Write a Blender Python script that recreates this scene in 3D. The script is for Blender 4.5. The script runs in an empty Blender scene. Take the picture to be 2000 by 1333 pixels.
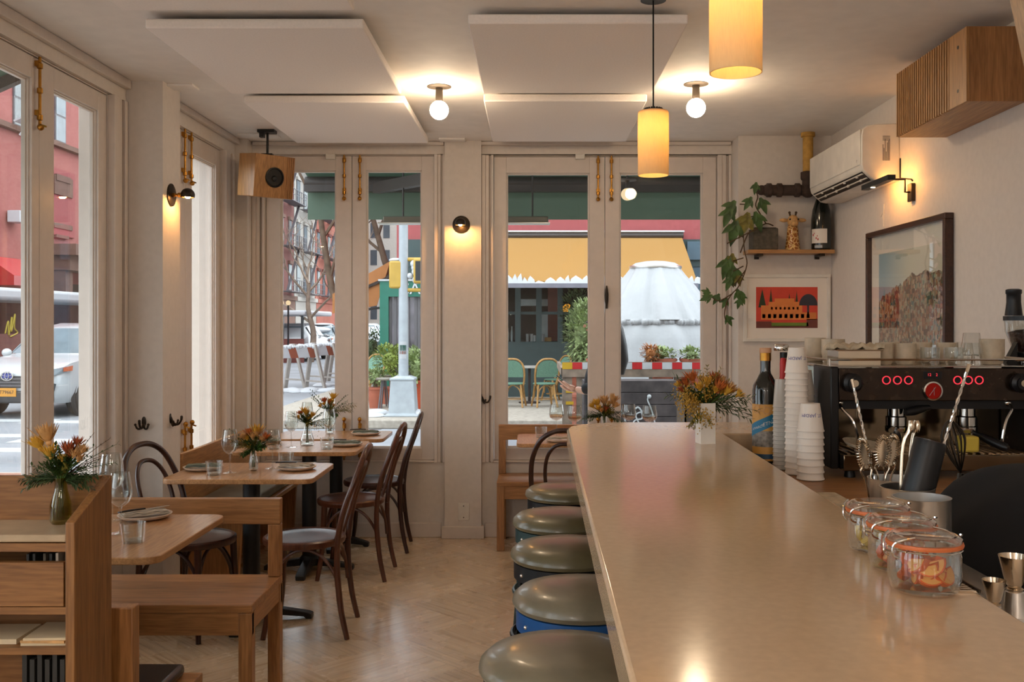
import bpy, math, random
from mathutils import Vector, Matrix
R = math.radians
PI = math.pi
F, CX, CY, HC = 1900.0, 1040.0, 632.0, 1.5
sc = bpy.context.scene
COL = sc.collection
def PX(x, y, Y): return Vector(((x-CX)*Y/F, Y, HC-(y-CY)*Y/F))
def GX(x, y, z):
    Y = (HC-z)*F/(y-CY); return Vector(((x-CX)*Y/F, Y, z))
def XX(x, Y): return (x-CX)*Y/F
def ZZ(y, Y): return HC-(y-CY)*Y/F
KIDS, WLOC = {}, {}
# ---------------------------------------------------------------- mesh builder
class MB:
    def __init__(s): s.v = []; s.f = []
    def add(s, vs, fs):
        o = len(s.v); s.v += [tuple(p) for p in vs]; s.f += [tuple(i+o for i in f) for f in fs]; return s
    def box(s, x0, x1, y0, y1, z0, z1, M=None):
        vs = [(x0,y0,z0),(x1,y0,z0),(x1,y1,z0),(x0,y1,z0),(x0,y0,z1),(x1,y0,z1),(x1,y1,z1),(x0,y1,z1)]
        if M is not None: vs = [M @ Vector(p) for p in vs]
        return s.add(vs, [(0,3,2,1),(4,5,6,7),(0,1,5,4),(1,2,6,5),(2,3,7,6),(3,0,4,7)])
    def bar(s, p, q, w, h, up=(0,0,1)):
        p, q = Vector(p), Vector(q); d = q-p; L = d.length; d.normalize()
        u = Vector(up); a = d.cross(u)
        if a.length < 1e-4: a = d.cross(Vector((1,0,0)))
        a.normalize(); b = a.cross(d)
        M = Matrix((( d.x,a.x,b.x,p.x),(d.y,a.y,b.y,p.y),(d.z,a.z,b.z,p.z),(0,0,0,1)))
        return s.box(0, L, -w/2, w/2, -h/2, h/2, M)
    def lathe(s, prof, c=(0,0,0), n=24, M=None, a0=0, a1=2*PI):
        full = abs(a1-a0-2*PI) < 1e-6
        m = n if full else n+1
        vs, fs = [], []
        for r, z in prof:
            for k in range(m):
                a = a0+(a1-a0)*k/n
                p = Vector((r*math.cos(a), r*math.sin(a), z))
                if M is not None: p = M @ p
                vs.append(p+Vector(c))
        for i in range(len(prof)-1):
            for k in range(n):
                k2 = (k+1) % m if full else k+1
                fs.append((i*m+k, i*m+k2, (i+1)*m+k2, (i+1)*m+k))
        if full:
            if prof[0][0] > 1e-6: fs.append(tuple(range(m-1, -1, -1)))
            if prof[-1][0] > 1e-6: fs.append(tuple((len(prof)-1)*m+k for k in range(m)))
        return s.add(vs, fs)
    def shell(s, prof, c=(0,0,0), n=24, M=None):   # open lathe without caps
        vs, fs = [], []
        for r, z in prof:
            for k in range(n):
                a = 2*PI*k/n; p = Vector((r*math.cos(a), r*math.sin(a), z))
                if M is not None: p = M @ p
                vs.append(p+Vector(c))
        for i in range(len(prof)-1):
            for k in range(n):
                k2 = (k+1) % n
                fs.append((i*n+k, i*n+k2, (i+1)*n+k2, (i+1)*n+k))
        return s.add(vs, fs)
    def tube(s, pts, r, n=8, closed=False, flat=1.0):
        pts = [Vector(p) for p in pts]; N = len(pts)
        rs = r if isinstance(r, (list, tuple)) else [r]*N
        vs, fs = [], []; prev = None
        for i, p in enumerate(pts):
            if closed: t = pts[(i+1) % N]-pts[i-1]
            else: t = pts[min(i+1, N-1)]-pts[max(i-1, 0)]
            t.normalize()
            if prev is None:
                a = t.cross(Vector((0,0,1)))
                if a.length < .05: a = t.cross(Vector((1,0,0)))
            else: a = prev - t*prev.dot(t)
            a.normalize(); prev = a; b = t.cross(a)
            for k in range(n):
                th = 2*PI*k/n
                vs.append(p+a*(math.cos(th)*rs[i])+b*(math.sin(th)*rs[i]*flat))
        M2 = N if closed else N-1
        for i in range(M2):
            j = (i+1) % N
            for k in range(n):
                k2 = (k+1) % n
                fs.append((i*n+k, i*n+k2, j*n+k2, j*n+k))
        if not closed:
            fs.append(tuple(range(n-1, -1, -1))); fs.append(tuple((N-1)*n+k for k in range(n)))
        return s.add(vs, fs)
    def prism(s, poly, vec):
        n = len(poly); v = Vector(vec); P = [Vector(p) for p in poly]
        nrm = Vector((0,0,0))
        for i in range(n): nrm += P[i].cross(P[(i+1) % n])
        if nrm.dot(v) > 0: P.reverse()
        return s.add(P+[p+v for p in P], [tuple(range(n)), tuple(range(2*n-1, n-1, -1))] +
                     [((i+1) % n, i, n+i, n+(i+1) % n) for i in range(n)])
    def ball(s, c, r, sx=1, sy=1, sz=1, n=16, m=10, M=None):
        pr = [(max(r*math.sin(PI*i/m), 0), -r*math.cos(PI*i/m)) for i in range(m+1)]
        S = Matrix.Diagonal((sx, sy, sz, 1))
        if M is not None: S = M @ S
        return s.lathe(pr, c, n, S)
    def leaf(s, p, d, up, L, W, bend=.15, n=4):
        d = Vector(d).normalized(); a = d.cross(Vector(up))
        if a.length < .01: a = d.cross(Vector((1,.3,.2)))
        a.normalize(); b = a.cross(d); p = Vector(p); vs = []; fs = []
        for i in range(n+1):
            t = i/n; w = W*.5*math.sin(PI*min(.97, .06+t*.94))**.8*(1.15-.4*t)
            if i == n: w = W*.02
            c = p+d*(L*t)-b*(bend*L*t*t)
            vs += [c-a*w+b*W*.08, c, c+a*w+b*W*.08]
        for i in range(n):
            o = i*3; fs += [(o,o+1,o+4,o+3),(o+1,o+2,o+5,o+4)]
        return s.add(vs, fs)
    def mesh(s, me, M):
        return s.add([M @ v.co for v in me.vertices], [tuple(p.vertices) for p in me.polygons])
    def build(s, name, mat, parent=None, bev=0, smooth=38, loc=None, sub=0):
        me = bpy.data.meshes.new(name)
        off = WLOC.get(parent.name, Vector((0,0,0))) if parent is not None else Vector(loc if loc is not None else (0,0,0))
        me.from_pydata([tuple(Vector(p)-off) for p in s.v], [], s.f)
        me.validate()
        o = bpy.data.objects.new(name, me); COL.objects.link(o)
        if mat is not None: me.materials.append(mat)
        if smooth:
            for p in me.polygons: p.use_smooth = True
            me.set_sharp_from_angle(angle=R(smooth))
        if bev:
            b = o.modifiers.new('bevel', 'BEVEL'); b.width = bev; b.segments = 2; b.limit_method = 'ANGLE'; b.angle_limit = R(40)
        if sub:
            b = o.modifiers.new('sub', 'SUBSURF'); b.levels = sub; b.render_levels = sub
        if parent is not None:
            o.parent = parent; KIDS.setdefault(parent.name, []).append(o); WLOC[o.name] = off
        else:
            o.location = off; WLOC[o.name] = off
        return o
def tag(o, label, cat, group=None, kind=None):
    o['label'] = label; o['category'] = cat
    if group: o['group'] = group
    if kind: o['kind'] = kind
    return o
def thing(name, label, cat, loc=(0,0,0), group=None, kind=None):
    o = bpy.data.objects.new(name, None); COL.objects.link(o); o.location = loc
    o.empty_display_size = .05
    WLOC[o.name] = Vector(loc); return tag(o, label, cat, group, kind)
def one(name, mb, mat, label, cat, loc=None, group=None, kind=None, **kw):
    if loc is None:
        xs = [p[0] for p in mb.v]; ys = [p[1] for p in mb.v]; zs = [p[2] for p in mb.v]
        loc = ((min(xs)+max(xs))/2, (min(ys)+max(ys))/2, min(zs))
    return tag(mb.build(name, mat, None, loc=loc, **kw), label, cat, group, kind)
def struct(name, mb, mat, label='', cat='wall', **kw):
    o = mb.build(name, mat, None, **kw); return tag(o, label or name.replace('_', ' '), cat, None, 'structure')
def copy_tree(o, parent=None):
    c = o.copy(); COL.objects.link(c)
    if parent is not None: c.parent = parent; KIDS.setdefault(parent.name, []).append(c)
    for k in list(KIDS.get(o.name, [])): copy_tree(k, c)
    return c
CACHE = {}
def place(key, builder, label, cat, loc, rz=0, group=None, scale=None):
    if key not in CACHE: o = CACHE[key] = builder()
    else: o = copy_tree(CACHE[key])
    o.location = loc; o.rotation_euler = (0, 0, rz)
    if scale: o.scale = (scale,)*3 if not isinstance(scale, tuple) else scale
    if 'group' in o.keys(): del o['group']
    return tag(o, label, cat, group)
def text_mesh(t, size=1, ext=.0):
    cu = bpy.data.curves.new('t', 'FONT'); cu.body = t; cu.size = size; cu.extrude = ext; cu.align_x = 'CENTER'; cu.align_y = 'CENTER'; cu.resolution_u = 3
    ob = bpy.data.objects.new('t', cu); COL.objects.link(ob)
    dg = bpy.context.evaluated_depsgraph_get(); me = bpy.data.meshes.new_from_object(ob.evaluated_get(dg))
    bpy.data.objects.remove(ob); return me
def curve_pts(pts, n=6):     # catmull-rom
    P = [Vector(p) for p in pts]; out = []
    for i in range(len(P)-1):
        p0 = P[max(i-1,0)]; p1 = P[i]; p2 = P[i+1]; p3 = P[min(i+2, len(P)-1)]
        for k in range(n):
            t = k/n
            out.append(.5*((2*p1)+(p2-p0)*t+(2*p0-5*p1+4*p2-p3)*t*t+(3*p1-p0-3*p2+p3)*t**3))
    out.append(P[-1]); return out
# ---------------------------------------------------------------- materials
MATS = {}
def nt_new(name):
    m = bpy.data.materials.new(name); m.use_nodes = True; nt = m.node_tree
    return m, nt, nt.nodes['Principled BSDF'], nt.nodes['Material Output']
def nd(nt, typ, ins=None, **props):
    n = nt.nodes.new(typ)
    for k, v in props.items(): setattr(n, k, v)
    for k, v in (ins or {}).items():
        if isinstance(v, bpy.types.NodeSocket): nt.links.new(v, n.inputs[k])
        else: n.inputs[k].default_value = v
    return n
def c4(c): return (c[0], c[1], c[2], 1)
def srgb(r, g, b):
    return tuple(((v/255)/12.92 if v/255 <= .04045 else ((v/255+.055)/1.055)**2.4) for v in (r, g, b))
def ramp(nt, fac, stops):
    n = nt.nodes.new('ShaderNodeValToRGB'); el = n.color_ramp.elements
    el[0].position, el[0].color = stops[0][0], c4(stops[0][1]); el[1].position, el[1].color = stops[-1][0], c4(stops[-1][1])
    for p, c in stops[1:-1]: e = el.new(p); e.color = c4(c)
    nt.links.new(fac, n.inputs[0]); return n.outputs[0]
def mixc(nt, fac, a, b, mode='MIX'):
    n = nt.nodes.new('ShaderNodeMix'); n.data_type = 'RGBA'; n.blend_type = mode
    for sock, v in ((n.inputs[0], fac), (n.inputs[6], a), (n.inputs[7], b)):
        if isinstance(v, bpy.types.NodeSocket): nt.links.new(v, sock)
        else: sock.default_value = c4(v) if isinstance(v, tuple) and len(v) == 3 else v
    return n.outputs[2]
def math_(nt, op, a, b=0.0, cval=0.0):
    n = nt.nodes.new('ShaderNodeMath'); n.operation = op
    for i, v in enumerate((a, b, cval)):
        if isinstance(v, bpy.types.NodeSocket): nt.links.new(v, n.inputs[i])
        else: n.inputs[i].default_value = v
    return n.outputs[0]
def objco(nt): return nt.nodes.new('ShaderNodeTexCoord').outputs['Object']
def mapped(nt, scale=(1,1,1), rot=(0,0,0), loc=(0,0,0)):
    return nd(nt, 'ShaderNodeMapping', {'Vector': objco(nt), 'Scale': scale, 'Rotation': rot, 'Location': loc}).outputs[0]
def bump(nt, b, h, strength=.2, dist=.01):
    n = nd(nt, 'ShaderNodeBump', {'Height': h, 'Strength': strength, 'Distance': dist}); nt.links.new(n.outputs[0], b.inputs['Normal'])
def plain(name, col, rough=.5, metal=0, var=0.06, scale=8, bmp=0, emit=None, est=0, coat=0, spec=.5):
    m, nt, b, o = nt_new(name)
    b.inputs['Roughness'].default_value = rough; b.inputs['Metallic'].default_value = metal; b.inputs['Specular IOR Level'].default_value = spec
    n = nd(nt, 'ShaderNodeTexNoise', {'Vector': objco(nt), 'Scale': scale, 'Detail': 4.0})
    lo = tuple(max(0, v*(1-var*2)) for v in col); hi = tuple(min(1, v*(1+var)) for v in col)
    nt.links.new(ramp(nt, n.outputs[0], [(.3, lo), (.7, hi)]), b.inputs['Base Color'])
    if bmp: bump(nt, b, n.outputs[0], bmp, .004)
    if emit: b.inputs['Emission Color'].default_value = c4(emit); b.inputs['Emission Strength'].default_value = est
    if coat: b.inputs['Coat Weight'].default_value = coat; b.inputs['Coat Roughness'].default_value = .12
    MATS[name] = m; return m
def wood(name, c0, c1, axis='x', rough=.42, coat=0, sc_=1.0):
    m, nt, b, o = nt_new(name)
    s = {'x': (1.2, 16, 16), 'y': (16, 1.2, 16), 'z': (16, 16, 1.2)}[axis]
    s = tuple(v*sc_ for v in s)
    v = mapped(nt, s)
    n1 = nd(nt, 'ShaderNodeTexNoise', {'Vector': v, 'Scale': 2.2, 'Detail': 7.0, 'Roughness': .62, 'Distortion': .7})
    n2 = nd(nt, 'ShaderNodeTexNoise', {'Vector': mapped(nt, tuple(q*.4 for q in s)), 'Scale': 1.1, 'Detail': 2.0})
    n3 = nd(nt, 'ShaderNodeTexNoise', {'Vector': mapped(nt, tuple(q*4 for q in s)), 'Scale': 2.0, 'Detail': 2.0})
    c = ramp(nt, n1.outputs[0], [(.28, c0), (.5, tuple((a+d)/2 for a, d in zip(c0, c1))), (.72, c1)])
    c = mixc(nt, math_(nt, 'MULTIPLY', n2.outputs[0], .35), c, tuple(v*.7 for v in c0))
    c = mixc(nt, .25, c, ramp(nt, n3.outputs[0], [(.4, tuple(v*.6 for v in c0)), (.6, c1)]))
    nt.links.new(c, b.inputs['Base Color']); b.inputs['Roughness'].default_value = rough
    if coat: b.inputs['Coat Weight'].default_value = coat; b.inputs['Coat Roughness'].default_value = .15
    bump(nt, b, n1.outputs[0], .08, .003)
    MATS[name] = m; return m
def glassy(name, tint=(.96,.98,.97), ior=1.45, refl=1.0, rough=.01):
    m, nt, b, o = nt_new(name); nt.nodes.remove(b)
    t = nd(nt, 'ShaderNodeBsdfTransparent', {'Color': c4(tint)})
    g = nd(nt, 'ShaderNodeBsdfGlossy', {'Color': (1,1,1,1), 'Roughness': rough})
    lw = nd(nt, 'ShaderNodeLayerWeight', {'Blend': .5})
    f = math_(nt, 'MULTIPLY', math_(nt, 'ADD', math_(nt, 'MULTIPLY', math_(nt, 'POWER', lw.outputs['Facing'], 2.6), .85), ((ior-1)/(ior+1))**2), refl)
    x = nd(nt, 'ShaderNodeMixShader', {0: f, 1: t.outputs[0], 2: g.outputs[0]})
    nt.links.new(x.outputs[0], o.inputs[0]); MATS[name] = m; return m
def lamp(name, col, strength):
    m, nt, b, o = nt_new(name); nt.nodes.remove(b)
    e = nd(nt, 'ShaderNodeEmission', {'Color': c4(col), 'Strength': strength}); nt.links.new(e.outputs[0], o.inputs[0]); MATS[name] = m; return m
def fabric_trans(name, col, trans=.5):
    m, nt, b, o = nt_new(name); nt.nodes.remove(b)
    n = nd(nt, 'ShaderNodeTexNoise', {'Vector': mapped(nt, (300, 300, 40)), 'Scale': 1.0, 'Detail': 2.0})
    c = ramp(nt, n.outputs[0], [(.3, tuple(v*.93 for v in col)), (.7, col)])
    d = nd(nt, 'ShaderNodeBsdfDiffuse', {'Color': c}); t = nd(nt, 'ShaderNodeBsdfTranslucent', {'Color': c})
    x = nd(nt, 'ShaderNodeMixShader', {0: trans, 1: d.outputs[0], 2: t.outputs[0]}); nt.links.new(x.outputs[0], o.inputs[0]); MATS[name] = m; return m
def brick(name, c1, c2, mortar, scale=4.0, plane='xz', msize=.012):
    m, nt, b, o = nt_new(name)
    rot = {'xz': (R(-90),0,0), 'yz': (R(-90),0,R(-90)), 'xy': (0,0,0)}[plane]
    sep = nd(nt, 'ShaderNodeSeparateXYZ', {0: objco(nt)})
    i, j = {'xz': (0,2), 'yz': (1,2), 'xy': (0,1)}[plane]
    cmb = nd(nt, 'ShaderNodeCombineXYZ', {0: sep.outputs[i], 1: sep.outputs[j], 2: 0.0})
    t = nd(nt, 'ShaderNodeTexBrick', {'Vector': cmb.outputs[0], 'Color1': c4(c1), 'Color2': c4(c2), 'Mortar': c4(mortar), 'Scale': scale, 'Mortar Size': msize})
    n = nd(nt, 'ShaderNodeTexNoise', {'Vector': objco(nt), 'Scale': 1.3, 'Detail': 5.0})
    c = mixc(nt, .3, t.outputs[0], ramp(nt, n.outputs[0], [(.3, tuple(v*.7 for v in c1)), (.7, c2)]))
    nt.links.new(c, b.inputs['Base Color']); b.inputs['Roughness'].default_value = .9; MATS[name] = m; return m
def floor_mat():
    m, nt, b, o = nt_new('herringbone_oak')
    v = mapped(nt, (1,1,1), (0,0,R(45)))
    sep = nd(nt, 'ShaderNodeSeparateXYZ', {0: v}); u, w = sep.outputs[0], sep.outputs[1]
    S = .46
    fu = math_(nt, 'FLOOR', math_(nt, 'DIVIDE', u, S)); fw = math_(nt, 'FLOOR', math_(nt, 'DIVIDE', w, S))
    par = math_(nt, 'PINGPONG', math_(nt, 'ADD', fu, fw), 1.0)
    cell = nd(nt, 'ShaderNodeCombineXYZ', {0: fu, 1: fw, 2: 0.0}); wn = nd(nt, 'ShaderNodeTexWhiteNoise', {0: cell.outputs[0]})
    a = nd(nt, 'ShaderNodeMapping', {'Vector': v, 'Scale': (3, 60, 1)}); c = nd(nt, 'ShaderNodeMapping', {'Vector': v, 'Scale': (60, 3, 1)})
    na = nd(nt, 'ShaderNodeTexNoise', {'Vector': a.outputs[0], 'Scale': 1.0, 'Detail': 5.0}); nc = nd(nt, 'ShaderNodeTexNoise', {'Vector': c.outputs[0], 'Scale': 1.0, 'Detail': 5.0})
    g = nd(nt, 'ShaderNodeMix', {0: par, 2: na.outputs[0], 3: nc.outputs[0]}); grain = g.outputs[0]
    # strip seams
    sa = math_(nt, 'FRACT', math_(nt, 'DIVIDE', w, S/6)); sb = math_(nt, 'FRACT', math_(nt, 'DIVIDE', u, S/6))
    ss = nd(nt, 'ShaderNodeMix', {0: par, 2: sa, 3: sb}).outputs[0]
    seam = math_(nt, 'LESS_THAN', ss, .05)
    ia = math_(nt, 'FLOOR', math_(nt, 'DIVIDE', w, S/6)); ib = math_(nt, 'FLOOR', math_(nt, 'DIVIDE', u, S/6))
    ii = nd(nt, 'ShaderNodeMix', {0: par, 2: ia, 3: ib}).outputs[0]
    wn2 = nd(nt, 'ShaderNodeTexWhiteNoise', {0: nd(nt, 'ShaderNodeCombineXYZ', {0: fu, 1: fw, 2: ii}).outputs[0]})
    col = ramp(nt, grain, [(.3, srgb(184,156,122)), (.5, srgb(212,186,152)), (.7, srgb(226,202,170))])
    tone = math_(nt, 'ADD', math_(nt, 'MULTIPLY', wn.outputs[0], .75), math_(nt, 'MULTIPLY', wn2.outputs[0], .25))
    col = mixc(nt, .75, col, ramp(nt, tone, [(.1, (.74,.71,.68)), (.5, (.92,.9,.88)), (.9, (1.0,1.0,1.0))]), 'MULTIPLY')
    col = mixc(nt, math_(nt, 'MULTIPLY', seam, .2), col, srgb(88,62,38))
    nt.links.new(col, b.inputs['Base Color'])
    nz = nd(nt, 'ShaderNodeTexNoise', {'Vector': objco(nt), 'Scale': 5.0, 'Detail': 6.0})
    rr = nd(nt, 'ShaderNodeMapRange', {0: nz.outputs[0], 3: .18, 4: .36}); nt.links.new(rr.outputs[0], b.inputs['Roughness']); b.inputs['Coat Weight'].default_value = .55; b.inputs['Coat Roughness'].default_value = .22
    bump(nt, b, math_(nt, 'ADD', nz.outputs[0], math_(nt, 'MULTIPLY', grain, .3)), .12, .01)
    return m
M = MATS
wall_c = srgb(216,206,196)
plain('wall_paint', wall_c, .62, var=.02, scale=30, bmp=.12)
plain('ceiling_paint', srgb(240,234,228), .75, var=.02, scale=12, bmp=.1)
plain('trim_paint', srgb(214,202,192), .38, var=.02, scale=20, bmp=.05)
plain('panel_cloth', srgb(248,240,234), .9, var=.02, scale=120, bmp=.15)
M['floor'] = floor_mat()
oc0, oc1 = srgb(146,100,56), srgb(202,150,92)
for a in 'xyz': wood('oak_'+a, oc0, oc1, a, .4)
for a in 'xyz': wood('stand_oak_'+a, srgb(122,80,42), srgb(174,122,70), a, .45)  # darker copy of the oak, dimmer light at the stand put into colour
tc0, tc1 = srgb(164,114,70), srgb(210,160,108)
wood('table_oak', tc0, tc1, 'y', .3, coat=.3)
dc0, dc1 = srgb(138,92,52), srgb(192,136,82)
for a in 'xyz': wood('brown_oak_'+a, dc0, dc1, a, .38)
wood('bent_dark', srgb(38,17,11), srgb(72,34,21), 'z', .3, coat=.2)
wood('bent_brown', srgb(62,29,16), srgb(108,58,34), 'z', .3, coat=.2)
wood('frame_dark', srgb(44,24,16), srgb(80,46,30), 'y', .35)
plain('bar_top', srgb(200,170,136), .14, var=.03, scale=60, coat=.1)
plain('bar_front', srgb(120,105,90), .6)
plain('black_iron', (.012,.013,.014), .42, var=.1, spec=.4)
plain('black_plastic', (.006,.006,.007), .38, spec=.35)
plain('dark_bronze', srgb(52,44,36), .4, metal=.7)
plain('stem_metal', srgb(74,64,54), .5, metal=.4)
plain('brass', srgb(186,134,60), .28, metal=1, var=.15, scale=30)
plain('steel', (.82,.79,.75), .32, metal=1, var=.04)
plain('polished_steel', (.66,.64,.6), .1, metal=1, var=.03)
plain('warm_steel', (.6,.5,.38), .16, metal=1, var=.06)
plain('white_enamel', srgb(226,220,210), .35)
plain('white_ceramic', srgb(236,230,220), .25)
plain('stone_plate', srgb(216,196,176), .45, var=.08, scale=40)
plain('mug_clay', srgb(196,178,152), .5, var=.08, scale=40)
plain('paper_cup', srgb(236,226,214), .6, var=.01)
plain('linen_napkin', srgb(186,172,154), .9, var=.08, scale=60, bmp=.3)
plain('grey_napkin', srgb(110,118,104), .9, var=.08, scale=60, bmp=.3)
plain('olive_vinyl', srgb(106,97,70), .32, var=.08, scale=14, coat=.25)
plain('grey_vinyl', srgb(126,117,96), .32, var=.08, scale=14, coat=.25)
plain('teal_metal', srgb(44,66,66), .4)
plain('blue_metal', srgb(28,82,142), .38)
plain('cushion_grey', srgb(126,120,100), .55, var=.12, scale=6)
plain('black_leather', srgb(26,24,24), .35, coat=.2)
plain('black_cloth', (.008,.008,.009), .95, scale=20)
plain('marble', srgb(196,172,140), .3, var=.12, scale=9)
plain('paper', srgb(216,196,160), .8)
plain('dark_book', srgb(44,42,38), .6)
plain('rust_iron', srgb(64,48,40), .8, var=.25, scale=22, bmp=.5)
plain('yellow_pipe', srgb(196,150,70), .7, var=.2, scale=18, bmp=.3)
plain('stone_dark', srgb(88,80,68), .9, var=.2, scale=40, bmp=.5)
plain('bottle_black', (.006,.009,.007), .1, coat=.5)
plain('blue_paint', srgb(60,70,150), .6)
plain('red_paint', srgb(190,40,36), .5)
plain('rubber_orange', srgb(206,108,54), .5)
plain('leaf_green', srgb(62,92,38), .5, var=.25, scale=20)
plain('leaf_dark', srgb(66,88,50), .5, var=.25, scale=30)
plain('leaf_olive', srgb(120,112,40), .6, var=.25, scale=30)
plain('mimosa', srgb(190,148,52), .7, var=.2, scale=40)
plain('petal_yellow', srgb(226,174,62), .6, var=.15, scale=40)
plain('petal_orange', srgb(204,112,52), .6, var=.2, scale=40)
plain('petal_peach', srgb(214,164,104), .6, var=.15, scale=40)
plain('petal_rust', srgb(178,88,48), .6, var=.2, scale=40)
plain('twig', srgb(78,56,32), .8)
plain('orange_peel', srgb(222,96,26), .6, var=.2, scale=20)
plain('orange_pith', srgb(236,170,90), .7)
plain('lemon', srgb(222,186,84), .6, var=.1)
plain('yellow_cloth', srgb(206,180,70), .9)
plain('towel', srgb(196,178,150), .95, var=.12, scale=40, bmp=.5)
glassy('pane', (.97,.985,.98), 1.35, .5)
glassy('drink_glass', (.92,.93,.92), 1.55, 1.15)
glassy('olive_glass', (.74,.70,.42), 1.5, 1.0)
plain('clear_plastic', srgb(196,192,184), .25, var=.02)
glassy('wine', (.86,.68,.55), 1.2, .5)
glassy('picture_glass', (.97,.98,.98), 1.5, .45)
WARM = (1.0,.64,.32)
lamp('bulb', (1.0,.76,.50), 95)
lamp('rear_fill_glow', (1.0,.91,.82), 66)
lamp('pendant_bulb', (1.0,.70,.32), 110)
lamp('sconce_bulb', (1.0,.47,.13), 560)
lamp('led_strip', (1.0,.43,.10), 85)
lamp('led_spot', (1.0,.8,.5), 8)
lamp('red_led', (1.0,.05,.07), 1.2)
lamp('street_bulb', (1.0,.74,.44), 1.0)
lamp('amber_lamp', (1.0,.42,.04), 1.0)
fabric_trans('shade_linen', srgb(244,224,182), .36)
# outdoors
OUT = .55  # outdoor colours darkened, so the brightened sky is balanced in the colour
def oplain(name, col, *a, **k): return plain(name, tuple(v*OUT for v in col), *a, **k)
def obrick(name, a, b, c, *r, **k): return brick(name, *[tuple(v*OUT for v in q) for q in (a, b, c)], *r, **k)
oplain('hazed_iron', srgb(120,112,116), .6)  # black iron lightened, street haze put into its colour
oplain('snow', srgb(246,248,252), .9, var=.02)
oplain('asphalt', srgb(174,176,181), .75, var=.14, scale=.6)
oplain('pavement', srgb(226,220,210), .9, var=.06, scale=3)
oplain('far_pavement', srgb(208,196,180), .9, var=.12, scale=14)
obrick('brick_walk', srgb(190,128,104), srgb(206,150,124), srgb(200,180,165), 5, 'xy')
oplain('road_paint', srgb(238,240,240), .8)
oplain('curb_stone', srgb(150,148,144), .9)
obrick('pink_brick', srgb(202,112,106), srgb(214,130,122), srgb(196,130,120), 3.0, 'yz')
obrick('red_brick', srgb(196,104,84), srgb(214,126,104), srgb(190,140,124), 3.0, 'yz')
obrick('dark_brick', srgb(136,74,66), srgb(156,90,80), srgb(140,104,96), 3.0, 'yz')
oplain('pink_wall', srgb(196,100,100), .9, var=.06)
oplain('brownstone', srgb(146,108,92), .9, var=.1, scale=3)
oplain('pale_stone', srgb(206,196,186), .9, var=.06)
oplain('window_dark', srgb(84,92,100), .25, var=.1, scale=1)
oplain('window_frame_grey', srgb(120,116,120), .5)  # grey lightened to carry the street haze in the colour
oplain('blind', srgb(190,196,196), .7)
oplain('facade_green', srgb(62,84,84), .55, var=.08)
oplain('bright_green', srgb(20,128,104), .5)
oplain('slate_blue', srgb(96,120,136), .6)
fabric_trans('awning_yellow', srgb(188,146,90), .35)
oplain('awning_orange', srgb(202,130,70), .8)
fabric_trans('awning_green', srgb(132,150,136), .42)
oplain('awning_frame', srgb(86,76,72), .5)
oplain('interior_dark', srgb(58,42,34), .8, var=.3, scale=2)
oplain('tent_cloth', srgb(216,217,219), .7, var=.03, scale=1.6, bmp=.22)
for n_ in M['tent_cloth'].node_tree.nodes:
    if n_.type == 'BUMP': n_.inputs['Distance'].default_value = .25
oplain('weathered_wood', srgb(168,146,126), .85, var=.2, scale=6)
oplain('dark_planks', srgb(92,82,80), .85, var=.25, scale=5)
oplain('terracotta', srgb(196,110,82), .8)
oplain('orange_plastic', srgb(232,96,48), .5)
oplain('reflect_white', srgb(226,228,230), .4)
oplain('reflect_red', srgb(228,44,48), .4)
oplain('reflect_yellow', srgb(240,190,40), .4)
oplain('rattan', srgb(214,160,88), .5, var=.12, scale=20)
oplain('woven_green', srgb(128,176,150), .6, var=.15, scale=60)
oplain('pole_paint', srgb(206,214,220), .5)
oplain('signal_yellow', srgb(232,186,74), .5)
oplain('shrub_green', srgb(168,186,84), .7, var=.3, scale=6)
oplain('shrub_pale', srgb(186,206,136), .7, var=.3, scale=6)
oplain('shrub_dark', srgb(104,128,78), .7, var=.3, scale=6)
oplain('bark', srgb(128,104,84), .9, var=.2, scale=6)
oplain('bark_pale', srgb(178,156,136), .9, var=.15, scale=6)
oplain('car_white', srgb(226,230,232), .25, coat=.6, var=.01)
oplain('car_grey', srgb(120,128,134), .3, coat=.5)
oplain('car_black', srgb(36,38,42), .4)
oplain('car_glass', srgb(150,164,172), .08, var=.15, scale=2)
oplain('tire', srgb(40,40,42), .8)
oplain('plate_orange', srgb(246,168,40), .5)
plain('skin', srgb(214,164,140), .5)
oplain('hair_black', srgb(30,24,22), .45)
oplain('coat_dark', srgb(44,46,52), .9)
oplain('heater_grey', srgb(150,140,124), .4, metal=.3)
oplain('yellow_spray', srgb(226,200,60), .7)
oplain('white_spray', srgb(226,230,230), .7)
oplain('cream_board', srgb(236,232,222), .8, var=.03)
# ================================================================ the room
XL, XR, YB, ZC, YR = -2.133, 2.03, 6.835, 2.775, -3.6
YO = 7.06                                     # outer face of the front wall
struct('floor', MB().box(XL-.3, XR+.25, YR-.2, YO, -.25, 0), M['floor'], 'oak parquet floor laid in diagonal blocks', 'floor', smooth=0)
struct('ceiling', MB().box(XL-.35, XR+.25, YR-.2, YO, ZC, ZC+.2), M['ceiling_paint'], 'flat white plaster ceiling', 'ceiling', smooth=0)
struct('wall_right', MB().box(XR, XR+.2, YR-.2, YO, 0, ZC), M['wall_paint'], 'cream wall on the right behind the bar', smooth=0)
struct('wall_rear', MB().box(XL-.3, XR, YR-.2, YR, 0, ZC), M['wall_paint'], 'cream wall behind the viewer', smooth=0)
struct('wall_alcove', MB().box(1.3985, XR, 6.61, YO, 0, ZC), M['wall_paint'], 'cream corner wall carrying shelf and print', smooth=0)
b = MB(); b.box(-1.97, 1.3985, YB, YO, -.1, .522).box(-1.97, 1.3985, YB, YO, 2.69, ZC)
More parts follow.
